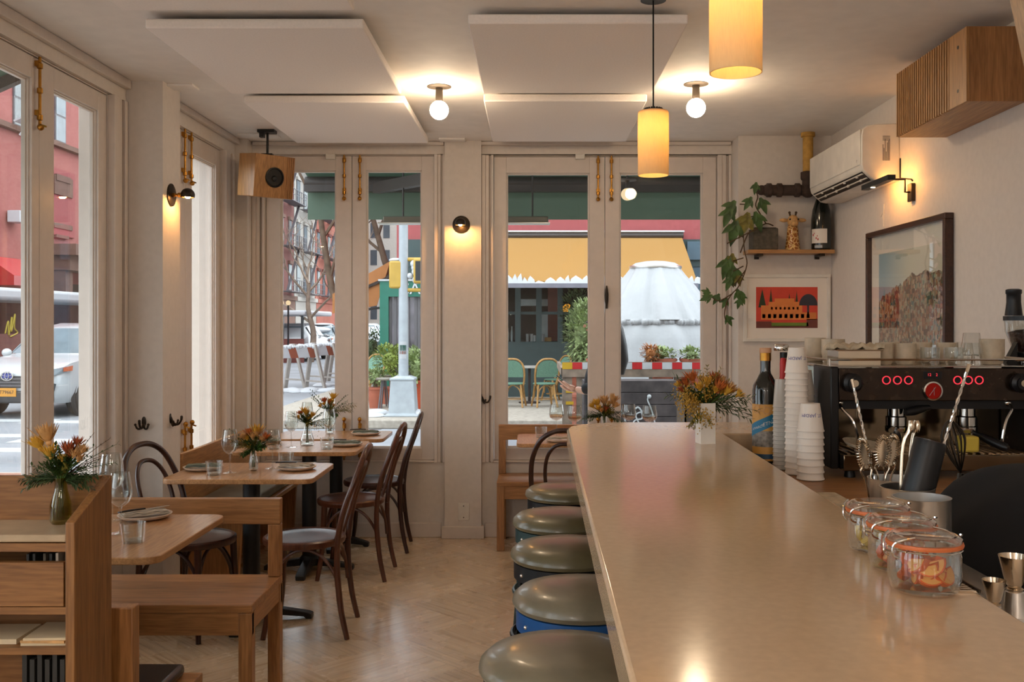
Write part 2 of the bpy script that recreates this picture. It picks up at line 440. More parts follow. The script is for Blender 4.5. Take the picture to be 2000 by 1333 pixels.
b.box(-.614, -.357, 6.786, YO, 0, ZC).box(XL-.02, -1.97, 6.72, YO, 0, ZC).box(-.62, -.614, YB, YO, 0, ZC)
struct('wall_back', b, M['wall_paint'], 'white street wall with a pier between two windows', smooth=0)
b = MB().box(XL-.25, -1.942, 5.11, 5.36, 0, ZC)
b.box(XL-.25, XL-.02, 3.5, 5.11, 0, .5).box(XL-.25, XL, 3.5, 5.11, 2.665, ZC)
b.box(XL-.25, -2.05, 5.36, 6.72, 0, .6).box(XL-.25, -2.05, 5.36, 6.72, 2.655, ZC).box(XL-.25, -2.05, 6.66, 6.72, .6, 2.655)
for y0, y1 in ((3.28, 3.5), (1.5, 1.72), (-.3, -.08), (-2.1, -1.88), (YR, -3.4)): b.box(XL-.25, XL, y0, y1, 0, ZC)
for y0, y1 in ((1.72, 3.28), (-.08, 1.5), (-1.88, -.3), (-3.4, -2.1)): b.box(XL-.25, XL, y0, y1, 0, .5).box(XL-.25, XL, y0, y1, 2.665, ZC)
struct('wall_left', b, M['wall_paint'], 'white side wall with a deep pier between windows', smooth=0)
b = MB(); b.box(-1.97, -.64, 6.815, YB-.001, 0, .1); b.box(-.635, -.336, 6.765, 6.786, 0, .085); b.box(-.357, -.336, 6.786, YB, 0, .085); b.box(-.336, 1.3985, 6.815, YB-.001, 0, .1)
struct('baseboard_back', b, M['trim_paint'], 'white baseboard along the street wall', 'baseboard', bev=.004)
struct('trim_1', MB().box(-.40, 1.39, 6.80, YB-.001, 2.748, ZC-.002).box(-1.96, -.62, 6.80, YB-.001, 2.748, ZC-.002), M['trim_paint'], 'thin white moulding above the back windows', 'moulding', bev=.004)
struct('trim_2', MB().box(XL+.001, XL+.03, 3.5, 5.1, 2.725, ZC-.002).box(-2.049, -2.02, 5.37, 6.715, 2.735, ZC-.002), M['trim_paint'], 'thin white moulding above the side windows', 'moulding', bev=.004)

# ---- windows: u runs along the wall, w into the street
def window(name, label, axis, o, us, ue, leaves, z0, z1, g0, g1, case=.0, bolts=(), topbolt=True, stop=0):
    """leaves: list of (sash u0, glass u0, glass u1, sash u1)"""
    def mb_box(b, u0, u1, w0, w1, a, c):
        return b.box(u0, u1, o+w0, o+w1, a, c) if axis == 'y' else b.box(o-w1, o-w0, u0, u1, a, c)
    def pt(u, w, z): return (u, o+w, z) if axis == 'y' else (o-w, u, z)
    r = thing(name, label, 'window', pt((us+ue)/2, 0, z0), kind='structure')
    f = MB(); l0, l1 = leaves[0][0], leaves[-1][3]
    e = .0015
    for (u0, u1) in ((us+e, l0-.004), (l1+.004, ue-e)):
        if u1-u0 < .01: continue
        wd = u1-u0
        mb_box(f, u0, u1, .02, .17, z0, z1+.008)                   # jamb
        mb_box(f, u0, u0+wd*.32, -.016, .02, z0, z1+.008); mb_box(f, u0+wd*.32, u0+wd*.62, -.008, .02, z0, z1+.008); mb_box(f, u1-wd*.2, u1, -.012, .02, z0, z1+.008)
    mb_box(f, l0, l1, .02, .17, z1+.003, z1+.009)
    mb_box(f, l0-.004, l1+.004, -.012, .17, z0, z0+.012)                # sill strip
    f.build('frame', M['trim_paint'], r, bev=.003, smooth=0)
    for (s0, q0, q1, s1) in leaves:
        s = MB(); w0, w1 = .026, .072
        mb_box(s, s0, q0, w0, w1, z0+.014, z1); mb_box(s, q1, s1, w0, w1, z0+.014, z1)
        mb_box(s, q0, q1, w0, w1, z0+.014, g0); mb_box(s, q0, q1, w0, w1, g1, z1)
        for k, (ww, d) in enumerate(((.012, .012), (.024, .022))):      # glazing bead steps
            for a, c in ((q0, q0+ww*.5), (q1-ww*.5, q1)): mb_box(s, a, c, w0+d, w1-d*.2, g0, g1)
            mb_box(s, q0, q1, w0+d, w1-d*.2, g0, g0+ww*.5); mb_box(s, q0, q1, w0+d, w1-d*.2, g1-ww*.5, g1)
        so = s.build('sash', M['trim_paint'], r, bev=.002, smooth=0)
        mb_box(MB(), q0, q1, .052, .058, g0, g1).build('glass_pane', M['pane'], so, smooth=0)
    for u in bolts:
        for (a, c) in ([(z1-.29, z1+.004)] if topbolt else [])+[(z0+.016, z0+.29)]:
            t = MB(); t.lathe([(.0065, a), (.0065, c)], pt(u, .008, 0), 10)
            for zz in (a+.03, (a+c)/2, c-.04): t.lathe([(.0065, zz-.014), (.0125, zz-.01), (.0125, zz+.01), (.0065, zz+.014)], pt(u, .008, 0), 10)
            zz = a if c > 1.5 else c
            t.ball(pt(u, .004, zz-.012 if c > 1.5 else zz+.012), .015, n=10, m=8); t.bar(pt(u, .008, zz), pt(u, -.02, zz-.01), .008, .008)
            for h in (a+.05, c-.03): bx = pt(u, .02, h); t.box(bx[0]-.012, bx[0]+.012, bx[1]-.012, bx[1]+.012, h-.012, h+.012)
            t.build('bolt', M['brass'], r)
    return r
w3 = window('window_3', 'pair of tall glazed doors left of the street pier', 'y', YB, -1.97, -.614, [(-1.878,-1.779,-1.387,-1.275), (-1.271,-1.174,-.781,-.694)], .523, 2.68, .619, 2.58, bolts=(-1.325, -1.215))
w4 = window('window_4', 'pair of tall glazed doors right of the street pier', 'y', YB, -.357, 1.3985, [(-.27,-.185,.403,.508), (.512,.614,1.2015,1.295)], .523, 2.675, .62, 2.562, bolts=(.462, .556))
w1 = window('window_1', 'tall glazed doors in the side wall nearest the host stand', 'x', XL, 3.5, 5.108, [(3.56,3.68,4.195,4.258), (4.262,4.39,4.84,4.93)], .5, 2.655, .6, 2.56, bolts=(4.228,))
w2 = window('window_2', 'narrow glazed doors in the side wall beside the banquette', 'x', -2.05, 5.362, 6.66, [(5.40,5.46,5.72,5.822), (5.826,5.93,6.38,6.466)], .6, 2.648, .68, 2.536, bolts=(5.762, 5.872))
for i, (a, c) in enumerate(((1.72, 3.28), (-.08, 1.5), (-1.88, -.3), (-3.4, -2.1))):
    m = (a+c)/2
    window('window_%d' % (5+i), 'glazed side doors out of view, bay %s from the host stand' % ('one','two','three','four')[i], 'x', XL, a, c, [(a+.06, a+.15, m-.06, m-.002), (m+.002, m+.06, c-.15, c-.06)], .5, 2.655, .6, 2.56)
b = MB(); b.lathe([(.006, -.06), (.011, -.03), (.013, .02), (.009, .06), (.004, .085)], (.522, 6.842, 1.68), 10)
b.bar((.522, 6.845, 1.62), (.522, 6.862, 1.62), .015, .03)
b.build('lever_handle', M['dark_bronze'], w4)
for (x, nm) in ((-1.42, w3), (.335, w4)):
    MB().box(x-.033, x+.033, 6.828, 6.86, 2.655, 2.69).build('alarm_contact', M['white_enamel'], nm, bev=.003)

# ---- acoustic ceiling panels
for nm, (x0, x1, y0, y1) in {
    'white acoustic panel at the top edge above the front tables, nearest the viewer': (-1.587, -.689, 2.62, 3.763),
    'white acoustic panel on the left of the ceiling, in front of the globe lamps': (-1.587, -.692, 3.984, 5.126),
    'white acoustic panel above the rear tables close to the corner speaker': (-1.584, -.70, 5.328, 6.53),
    'white acoustic panel between the globe lamps and nearer the viewer': (-.26, .628, 3.925, 5.12),
    'white acoustic panel near the street pier, partly behind the hanging pendant': (-.266, .624, 5.297, 6.476)}.items():
    t = thing('acoustic_panel', nm, 'acoustic panel', ((x0+x1)/2, (y0+y1)/2, 2.71), 'acoustic panels on the ceiling')
    MB().box(x0, x1, y0, y1, 2.71, 2.75).build('panel_board', M['panel_cloth'], t, bev=.006)
    b = MB()
    for x in (x0+.12, x1-.12):
        for y in (y0+.15, y1-.15): b.box(x-.03, x+.03, y-.03, y+.03, 2.7502, ZC-.0008)
    b.build('standoff', M['ceiling_paint'], t)
for (x, y, lb, w) in ((XX(340,5.2), 5.22, 'flat white ceiling plate above the left window pier', .11), (XX(513,6.66), 6.58, 'flat white ceiling plate above the corner speaker', .13), (XX(885,6.8), 6.72, 'flat white ceiling plate above the street pier', .09)):
    one('ceiling_plate', MB().box(x-w, x+w, y-w*.5, y+w*.5, ZC-.012, ZC), M['ceiling_paint'], lb, 'ceiling plate', bev=.002, group='flat ceiling plates')

# ---- globe ceiling lamps
def globe_lamp():
    t = thing('globe_lamp', '', '', (0,0,0))
    MB().lathe([(.066, -.004), (.066, 0)], n=32).lathe([(.05, -.008), (.066, -.004)], n=32).build('canopy', M['stem_metal'], t)
    MB().lathe([(.020, -.09), (.020, -.007)], n=20).build('socket', M['stem_metal'], t)
    MB().ball((0,0,-.128), .0505, n=24, m=16).build('globe_bulb', M['bulb'], t)
    return t
place('globe', globe_lamp, 'bare globe ceiling lamp left of the two, between the panels', 'ceiling lamp', (-.502, 5.232, ZC), group='globe ceiling lamps')
place('globe', globe_lamp, 'bare globe ceiling lamp on the right, beside the wall unit', 'ceiling lamp', (.87, 5.176, ZC), group='globe ceiling lamps')
def rear_fill_lamp():  # added lamps behind the viewer that fill the room with light
    t = thing('globe_lamp', '', '', (0,0,0))
    MB().lathe([(.07, -.006), (.07, 0)], n=28).lathe([(.006, -.75), (.006, -.006)], n=10).build('canopy', M['stem_metal'], t)
    MB().ball((0,0,-.84), .10, n=24, m=16).build('fill_globe', M['rear_fill_glow'], t); return t
for i, (x, y) in enumerate(((-.9, -.5), (-.9, -2.2), (1.2, -1.6))):
    place('rear', rear_fill_lamp, 'added globe fill lamp, unseen behind the viewer, %s of the rear row' % ('first','second','third')[i], 'ceiling lamp', (x, y, ZC), group='added rear fill lamps')
# ---- pendants
def pendant():
    t = thing('pendant_lamp', '', '', (0,0,0))
    sh = MB().shell([(.06, 0), (.0605, .12), (.06, .245), (.0575, .25), (.0575, .12), (.0573, 0), (.06, 0)], n=40).build('shade', M['shade_linen'], t)
    MB().lathe([(.058, .243), (.058, .2475)], n=32).build('shade_top', M['shade_linen'], sh)
    b = MB().lathe([(.034, .25), (.034, .258), (.012, .262)], n=24)
    for k in range(20): a = k*PI/10; b.ball((.033*math.cos(a), .033*math.sin(a), .259), .0045, n=6, m=5)
    b.build('cap', M['black_iron'], t)
    MB().lathe([(.0032, .258), (.0032, ZC-2.078-.012)], n=8).build('cord', M['black_plastic'], t)
    MB().lathe([(.016, .2), (.016, .243)], n=12).build('socket', M['white_ceramic'], t)
    MB().ball((0,0,.185), .028, n=16, m=12).build('bulb', M['pendant_bulb'], t)
    MB().lathe([(.05, ZC-2.078-.014), (.05, ZC-2.078)], n=24).build('canopy', M['black_iron'], t)
    return t
place('pendant', pendant, 'white linen cylinder pendant on a black cord, farther one over the bar', 'pendant lamp', (.472, 3.8, 2.078), group='linen pendants over the bar')
place('pendant', pendant, 'large white linen cylinder pendant cut by the top edge, nearer one', 'pendant lamp', (.467, 2.235, 2.076), group='linen pendants over the bar')
place('pendant', pendant, 'white linen cylinder pendant out of view above the near bar', 'pendant lamp', (.462, .5, 2.077), group='linen pendants over the bar')
# ---- wall sconces
def sconce():          # projects along -Y from the wall
    t = thing('wall_sconce', '', '', (0,0,0))
    Mx = Matrix.Rotation(R(90), 4, 'X')
    MB().lathe([(.061, 0), (.061, .006), (.055, .009)], n=32, M=Mx).build('backplate', M['dark_bronze'], t)
    MB().lathe([(.012, .008), (.012, .02), (.008, .024), (.008, .035), (.013, .04), (.013, .06)], n=16, M=Mx).build('arm', M['brass'], t)
    pr = [(.037*math.sin(a), .037*math.cos(a)) for a in [R(q) for q in range(0, 113, 7)]]
    MB().shell([(max(r, .0005), z) for r, z in pr]+[(r*.93, z*.93) for r, z in reversed(pr)], (0,-.09,0), 24).build('dome_shade', M['dark_bronze'], t)
    MB().ball((0,-.09,-.004), .0155, n=14, m=10).build('bulb', M['sconce_bulb'], t)
    return t
place('sconce', sconce, 'dark dome wall sconce seen side-on on the left pier', 'wall sconce', (-1.942, 5.226, 2.19), R(90), 'dome wall sconces')
place('sconce', sconce, 'dark dome wall sconce seen face-on on the street pier', 'wall sconce', (-.4965, 6.786, 2.19), 0, 'dome wall sconces')
# ---- coat hooks, outlet
def coat_hook():
    t = thing('coat_hook', '', '', (0,0,0))
    MB().lathe([(.004, 0), (.012, .001), (.012, .004), (.005, .006)], n=16, M=Matrix.Translation((0,0,.012)) @ Matrix.Rotation(R(90), 4, 'X') @ Matrix.Diagonal((1,2.2,1,1))).build('back_plate', M['dark_bronze'], t)
    MB().tube(curve_pts([(0,-.004,.02), (0,-.02,-.012), (0,-.042,-.02), (0,-.058,.0), (0,-.062,.018)]), [.0055]*20+[.007]*5, 8).ball((0,-.062,.02), .008, n=8, m=6).build('long_prong', M['dark_bronze'], t)
    for s in (-1, 1): MB().tube(curve_pts([(0,-.004,.0), (s*.008,-.015,-.022), (s*.024,-.025,-.024), (s*.034,-.03,-.004)]), .005, 8).ball((s*.034,-.03,-.002), .007, n=8, m=6).build('side_prong', M['dark_bronze'], t)
    return t
place('hook', coat_hook, 'dark bronze coat hook on the face of the left pier', 'coat hook', (-2.04, 5.11, .972), 0, 'bronze coat hooks')
place('hook', coat_hook, 'dark bronze coat hook seen sideways on the left pier, under the sconce', 'coat hook', (-1.942, 5.213, .978), R(90), 'bronze coat hooks')
place('hook', coat_hook, 'dark bronze coat hook just right of the street pier', 'coat hook', (-.357, 6.80, .968), R(90), 'bronze coat hooks')
t = thing('outlet_cover', 'blank cream outlet cover low on the street pier', 'outlet cover', (-.48, 6.786, .13))
MB().box(-.519, -.441, 6.780, 6.786, .125, .247).build('cover_plate', M['white_enamel'], t, bev=.003)
for z in (.146, .226): MB().lathe([(.004, 0), (.004, .002)], (-.48, 6.780, z), 10, Matrix.Rotation(R(90), 4, 'X')).build('screw', M['dark_bronze'], t)

# ---- corner speaker
def speaker_box(t, c, yaw, pitch, w, h, d, ridges, roll=0):
    Mx = Matrix.Translation(c) @ Matrix.Rotation(roll, 4, 'Y') @ Matrix.Rotation(yaw, 4, 'Z') @ Matrix.Rotation(pitch, 4, 'X')
    cb = MB().box(-w/2, w/2, -d/2, d/2, -h/2, h/2, Mx).build('cabinet', M['oak_z'], t, bev=.003)
    b = MB()
    for x in ridges: b.box(x-.004, x+.004, -d/2-.004, -d/2-.0005, -h/2+.002, h/2-.002, Mx)
    b.build('groove', M['brown_oak_z'], cb, smooth=0)
    return Mx
t = thing('wall_speaker', 'oak cube speaker with a round black cone hanging in the far left corner', 'speaker', (-1.80, 6.42, 2.2))
Mx = speaker_box(t, (XX(520,6.42), 6.42, ZZ(345,6.42)), R(44), R(7), .285, .275, .22, (.09, .105, .12, .135))
Mr = Mx @ Matrix.Translation((.0,-.1101,-.005)) @ Matrix.Rotation(R(90), 4, 'X')
cn = MB().lathe([(.066, 0), (.066, .006), (.058, .007), (.052, -.002), (.02, -.03), (.018, -.012), (.0005, -.006)], n=32, M=Mr).build('cone', M['black_plastic'], t)
MB().ball((0,0,-.008), .02, sz=.5, n=16, m=8, M=Matrix.Translation(Mr.translation) @ Mr.to_3x3().to_4x4()).build('dust_cap', M['black_iron'], cn)
p = Mx @ Vector((0,0,.137))
b = MB().tube([p, p+Vector((0,.0,.05)), (p.x, p.y, ZC-.015)], .008, 8).box(p.x-.035, p.x+.035, p.y-.02, p.y+.02, p.z-.004, p.z+.012)
b.prism([(p.x-.06, p.y-.03, ZC-.02), (p.x+.05, p.y-.03, ZC-.02), (p.x+.05, p.y+.05, ZC-.02), (p.x-.06, p.y+.05, ZC-.02)], (0,0,.02)).box(p.x-.05, p.x-.02, p.y-.02, p.y+.02, ZC-.05, ZC-.02)
b.build('ceiling_bracket', M['black_iron'], t)
t = thing('wall_speaker', 'tilted ridged oak speaker cut by the top right corner of the view', 'speaker', (1.6, 2.9, 2.35))
Mx = speaker_box(t, (XX(2102,2.9), 2.9, ZZ(-22,2.9)), R(-14), R(4), .30, .46, .25, tuple(-.14+.028*k for k in range(11)), R(-13))
p = Mx @ Vector((0,0,.2)); MB().tube([p, (p.x, p.y, ZC)], .01, 8).build('ceiling_bracket', M['black_iron'], t)

# ================================================================ right wall
# air conditioner
y0, y1 = 5.375, 6.37
t = thing('air_conditioner', 'white wall-mounted air conditioner above the framed photograph', 'air conditioner', (1.93, 5.87, 2.285))
pr = [(2.03,2.607), (1.90,2.603), (1.85,2.595), (1.825,2.575), (1.818,2.54), (1.818,2.375), (1.824,2.35), (1.835,2.34), (1.885,2.292), (1.92,2.285), (2.03,2.287)]
MB().prism([(x, y0, z) for x, z in pr], (0, y1-y0, 0)).build('casing', M['white_enamel'], t, bev=.006)
MB().box(1.812, 1.8195, y0+.012, y1-.012, 2.38, 2.575).build('front_panel', M['white_enamel'], t, bev=.004)
fl = MB().prism([(1.829,y0+.03,2.343), (1.833,y0+.03,2.346), (1.883,y0+.03,2.298), (1.879,y0+.03,2.295)], (0, y1-y0-.06, 0)).build('vent_slot', M['black_plastic'], t, smooth=0)
for (x, z) in ((1.838, 2.331), (1.862, 2.309)): MB().box(x-.007, x+.003, y0+.035, y1-.035, z-.002, z+.003).build('louver', M['white_enamel'], t, smooth=0)
for k in range(4):
    for (x, z) in ((1.840, 2.327), (1.862, 2.307)): MB().box(x-.008, x, y0+.12+k*.22, y0+.14+k*.22, z-.006, z+.008).build('louver_clip', M['white_enamel'], t)
b = MB()
for k in range(7): b.box(1.935+k*.006, 1.938+k*.006, y0-.0012, y0+.0005, 2.40, 2.40+[.09,.07,.12,.05,.10,.11,.12][k])
for k in range(5): b.box(1.935, 1.975, y0-.0012, y0+.0005, 2.535-.006*k, 2.537-.006*k)
b.build('rating_label', M['window_frame_grey'], t, smooth=0)
me = text_mesh('IT', .02); b = MB().mesh(me, Matrix.Translation((1.8115, y0+.06, 2.405)) @ Matrix.Rotation(R(-90), 4, 'Z') @ Matrix.Rotation(R(90), 4, 'X')); b.build('front_mark', M['window_frame_grey'], t, smooth=0)
one('wall_cable', MB().tube([(2.026, 5.36, 2.41), (2.026, 5.36, 2.30), (2.024, 5.2, 2.27), (2.025, 5.186, 2.26)], .004, 6), M['black_plastic'], 'thin black cable beside the air conditioner', 'cable')
# slatted oak box
c = 1.78; y0, y1, z0, z1 = 3.99, 4.77, 2.412, 2.72
t = thing('wall_cabinet', 'slatted oak box fixed high on the right wall', 'cabinet', (1.9, 4.38, z0))
MB().box(c+.012, XR-.002, y0+.014, y1, z0, z1).build('case', M['oak_y'], t, bev=.001)
MB().box(c+.012, XR-.002, y0, y0+.0138, z0, z1).build('end_panel', M['brown_oak_z'], t, bev=.001)
MB().box(c, c+.0118, y0, y0+.165, z0, z1).build('front_board', M['oak_z'], t, bev=.001)
for z in (z0+.06, z1-.065): MB().lathe([(.008, 0), (.008, .002)], (c-.0005, y0+.08, z), 12, Matrix.Rotation(R(90), 4, 'Y')).build('screw_hole', M['black_plastic'], t)
MB().box(c+.0085, c+.0119, y0+.166, y1-.001, z0+.002, z1-.002).build('slat_gap_shade', M['frame_dark'], t, smooth=0)  # dark sheet that stands in for the shade between the slats
n = 24; st = (y1-y0-.17)/n
for k in range(n): MB().box(c, c+.0118, y0+.17+k*st, y0+.17+k*st+st*.55, z0, z1).build('slat', M['oak_z'], t, smooth=0)
# picture light
t = thing('picture_light', 'black bar picture light on a bronze wall bracket above the large frame', 'picture light', (XR, 5.184, 2.16))
MB().box(XR-.022, XR-.001, 5.184-.03, 5.184+.03, 2.15, 2.245).build('backplate', M['dark_bronze'], t, bev=.003)
MB().tube([(2.018, 5.184, 2.20), (1.985, 5.184, 2.20), (1.985, 5.184, 2.268), (1.90, 5.184, 2.268)], .0065, 8).build('arm', M['dark_bronze'], t)
MB().box(1.862, 1.905, 5.10, 5.51, 2.253, 2.281).build('light_head', M['black_iron'], t, bev=.002)
MB().lathe([(.012, 2.2505), (.012, 2.2529)], (1.883, 5.38, 0), 16).build('led_spot', M['led_spot'], t)
MB().box(1.9055, 1.9085, 5.12, 5.47, 2.256, 2.272).build('lamp_strip', M['led_strip'], t, smooth=0)
# peeling plaster mark + pipe
one('plaster_scar', MB().tube([(2.028, 5.62, 2.06), (2.027, 5.615, 2.14), (2.028, 5.61, 2.19)], .004, 5).tube([(2.028, 5.66, 2.12), (2.027, 5.62, 2.15)], .003, 5), M['white_enamel'], 'torn sliver of pale paint on the wall above the frame', 'paint scar')
t = thing('wall_pipe', 'old elbow pipe, rusty below and yellow above, in the far right corner', 'pipe', (1.84, 6.5, 2.35))
x, Y = XX(1578,6.5), 6.50
MB().lathe([(.034, 2.50), (.034, ZC-.03), (.046, ZC-.028), (.046, ZC-.001)], (x, Y, 0), 20).build('upright', M['yellow_pipe'], t)
MB().lathe([(.044, 2.46), (.048, 2.47), (.048, 2.51), (.036, 2.515)], (x, Y, 0), 20).lathe([(.038, 2.40), (.038, 2.46)], (x, Y, 0), 20).ball((x, Y, 2.39), .05, n=16, m=10).build('elbow', M['rust_iron'], t)
My = Matrix.Rotation(R(-90), 4, 'Y')
b = MB().lathe([(.036, 0), (.036, .26)], (x, Y, 2.39), 18, My)
for d in (.05, .17, .24): b.lathe([(.036, d), (.047, d+.008), (.047, d+.035), (.036, d+.043)], (x, Y, 2.39), 18, My)
b.ball((x-.31, Y, 2.39), .034, n=14, m=8).lathe([(.04, .255), (.044, .27), (.03, .3)], (x, Y, 2.39), 18, My)
b.build('branch_pipe', M['rust_iron'], t)
# shelf
t = thing('wall_shelf', 'small oak shelf in the corner above the framed print', 'shelf', (1.72, 6.53, 1.965))
MB().box(XX(1461,6.45), 2.005, 6.45, 6.608, 1.965, 1.99).build('shelf_board', M['oak_x'], t, bev=.002)
for x in (1.52, 1.93): MB().box(x-.015, x+.015, 6.47, 6.605, 1.948, 1.9645).box(x-.015, x+.015, 6.595, 6.607, 1.935, 1.95).build('bracket', M['dark_bronze'], t)
t = thing('planter_pot', 'square dark stone pot on the left end of the shelf', 'plant pot', (1.55, 6.53, 1.99))
MB().box(1.466, 1.634, 6.46, 6.60, 1.99, 2.135).build('pot_body', M['stone_dark'], t, bev=.008)
MB().box(1.478, 1.622, 6.472, 6.588, 2.130, 2.139).build('soil', M['black_cloth'], t)
# vine
t = thing('trailing_vine', 'trailing green vine with split leaves hanging beside the window', 'plant', (1.48, 6.5, 2.135))
def vp(x, y, Y=6.45): return PX(x, y, Y)
stems = [[(1510,441,6.5),(1496,437,6.46),(1478,447,6.42),(1462,456,6.41),(1452,478,6.42),(1446,494,6.42)], [(1452,458,6.42),(1454,490,6.41),(1459,514,6.41),(1452,540,6.41),(1441,562,6.41),(1430,574,6.41),(1420,590,6.41),(1415,612,6.41),(1417,625,6.41)],
         [(1478,447,6.42),(1440,466,6.41),(1420,476,6.41)], [(1496,437,6.46),(1486,420,6.44),(1476,402,6.43),(1480,385,6.43),(1476,372,6.43)], [(1486,420,6.44),(1460,425,6.42),(1436,430,6.42)], [(1470,400,6.43),(1445,399,6.42)],
         [(1452,504,6.41),(1432,510,6.41)], [(1452,520,6.41),(1432,530,6.41)], [(1430,574,6.41),(1405,588,6.41),(1392,582,6.41)], [(1456,528,6.41),(1432,560,6.41)]]
b = MB()
for s in stems: b.tube(curve_pts([vp(*q) for q in s], 4), .0042, 6)
b.build('stem', M['twig'], t)
lv = [(1477,362,8,20),(1484,395,-25,28),(1468,392,30,24),(1436,402,35,32),(1428,414,20,34),(1462,428,20,42),(1474,424,-20,34),(1438,442,12,42),(1431,503,10,26),(1424,512,15,38),(1430,528,-10,34),(1440,542,-15,20),(1428,548,20,24),(1439,572,-20,24),(1446,588,15,18),(1405,580,30,20),(1392,584,70,22),(1388,578,110,16),(1420,588,25,18),(1418,622,-30,20),(1383,583,60,14),(1446,580,-25,18)]
for (x, y, ang, L) in lv:
    a = R(ang); l = L*6.42/F*1.25
    p = vp(x, y-L*.3, 6.415); d = Vector((-math.sin(a), -.12, -math.cos(a)))
    b = MB()
    b.leaf(p, d, (0,-1,.2), l, l*.42, .25); sidev = Vector((math.cos(a), 0, -math.sin(a)))
    b.leaf(p+d*l*.15, (d+sidev*.9), (0,-1,0), l*.62, l*.26, .2, 3).leaf(p+d*l*.15, (d-sidev*.9), (0,-1,0), l*.62, l*.26, .2, 3)
    b.build('leaf', M['leaf_green'] if random.random() < .8 else M['leaf_olive'], t)
# giraffe ornament
t = thing('giraffe_ornament', 'glazed ceramic giraffe bust in the middle of the shelf', 'ornament', (1.746, 6.53, 1.99))
def giraffe_mat():
    m, nt, b, o = nt_new('giraffe_glaze')
    v = nd(nt, 'ShaderNodeTexVoronoi', {'Vector': objco(nt), 'Scale': 38.0}, feature='DISTANCE_TO_EDGE')
    nt.links.new(ramp(nt, v.outputs[0], [(.05, srgb(226,186,120)), (.12, srgb(150,88,34))]), b.inputs['Base Color']); b.inputs['Roughness'].default_value = .15; return m
gm = giraffe_mat()
MB().lathe([(.05, 1.99), (.05, 2.0), (.044, 2.05), (.038, 2.10), (.036, 2.14), (.03, 2.16)], (1.746, 6.53, 0), 20).build('neck', gm, t)
hd = MB().ball((1.746, 6.52, 2.185), .037, 1, 1.0, 1.15, 18, 12).ball((1.746, 6.482, 2.165), .026, .95, 1.3, .8, 14, 10).build('head', M['petal_peach'], t)
b = MB()
for s in (-1, 1):
    MB().ball((1.746+s*.06, 6.525, 2.192), .022, 1.4, .5, .6, 10, 8).build('ear', M['petal_peach'], hd)
    MB().tube([(1.746+s*.017, 6.525, 2.22), (1.746+s*.022, 6.525, 2.243)], .006, 8).ball((1.746+s*.022, 6.525, 2.243), .009, n=8, m=6).build('horn', M['twig'], hd)
    MB().ball((1.746+s*.028, 6.488, 2.195), .006, n=8, m=6).build('eye', M['black_plastic'], hd)
# big bottle
t = thing('large_bottle', 'oversized black champagne bottle on the right end of the shelf', 'bottle', (1.938, 6.53, 1.99))
MB().lathe([(.055, 1.99), (.065, 2.0), (.067, 2.13), (.066, 2.20), (.058, 2.26), (.042, 2.31), (.027, 2.35), (.02, 2.40), (.02, 2.46)], (1.938, 6.53, 0), 32).build('glass_body', M['bottle_black'], t)
lb = MB().shell([(.0675, 2.045), (.0678, 2.05), (.0678, 2.128), (.0675, 2.13)], (1.938, 6.53, 0), 64)
lab = MB().lathe([(.0677, 2.035), (.0677, 2.13)], (1.938, 6.53, 0), 20, None, R(190), R(288)).build('label', M['paper_cup'], t)
b = MB()
for (a, z, s) in ((206, 2.09, .006), (214, 2.10, .004), (226, 2.068, .006), (236, 2.06, .006), (232, 2.083, .004)):
    b.ball((1.938+.068*math.cos(R(a)), 6.53+.068*math.sin(R(a)), z), s, .8, .4, 1.3, 8, 6)
b.build('label_mark', M['red_paint'], lab)
lab2 = MB().lathe([(.0677, 2.003), (.0677, 2.020)], (1.938, 6.53, 0), 8, None, R(215), R(260)).build('lower_label', M['reflect_white'], t)
# framed print
t = thing('framed_print', 'white framed print of an orange villa under a red sky', 'framed print', (1.72, 6.6, 1.375))
x0, x1, z0, z1 = 1.43, 2.018, 1.376, 1.833; Y = 6.582
b = MB()
for q in ((x0, x1, z0, z0+.022), (x0, x1, z1-.022, z1), (x0, x0+.022, z0+.022, z1-.022), (x1-.022, x1, z0+.022, z1-.022)): b.box(q[0], q[1], Y, 6.609, q[2], q[3])
b.build('frame', M['white_enamel'], t, bev=.002)
MB().box(x0+.021, x1-.021, 6.594, 6.606, z0+.021, z1-.021).build('mat_board', M['paper_cup'], t, smooth=0)
ix0, ix1, iz0, iz1 = XX(1477,6.59), XX(1597,6.59), ZZ(641,6.59), ZZ(561,6.59)
pic = MB().box(ix0, ix1, 6.5925, 6.594, iz0, iz1).build('picture_sheet', plain('sky_red', srgb(214,72,52), .7, var=.1, scale=6), t, smooth=0)
W_, H_ = ix1-ix0, iz1-iz0
def pr_(name, rects, mat):
    b = MB()
    for (a, c, e, g) in rects: b.box(ix0+a*W_, ix0+e*W_, 6.591, 6.5925, iz0+c*H_, iz0+g*H_)
    return b.build(name, mat, pic, smooth=0)
pr_('villa_shape', [(.08,.2,.98,.38), (.08,.38,.75,.55), (.2,.55,.7,.64), (.3,.64,.62,.72)], plain('villa_orange', srgb(222,130,64), .7))
pr_('villa_window', [(.1+.09*k,.24,.15+.09*k,.34) for k in range(9)]+[(.24+.07*k,.45,.27+.07*k,.51) for k in range(7)], plain('villa_window', srgb(110,64,88), .7))
pr_('lawn_shape', [(.25,.04,.85,.13)], plain('villa_lawn', srgb(110,132,50), .7))
pr_('foreground_shape', [(0,0,1,.05), (0,.05,.25,.16), (.82,.05,1,.22)], plain('villa_shade', srgb(112,58,50), .7))
tm_ = plain('villa_tree', srgb(52,66,40), .7)
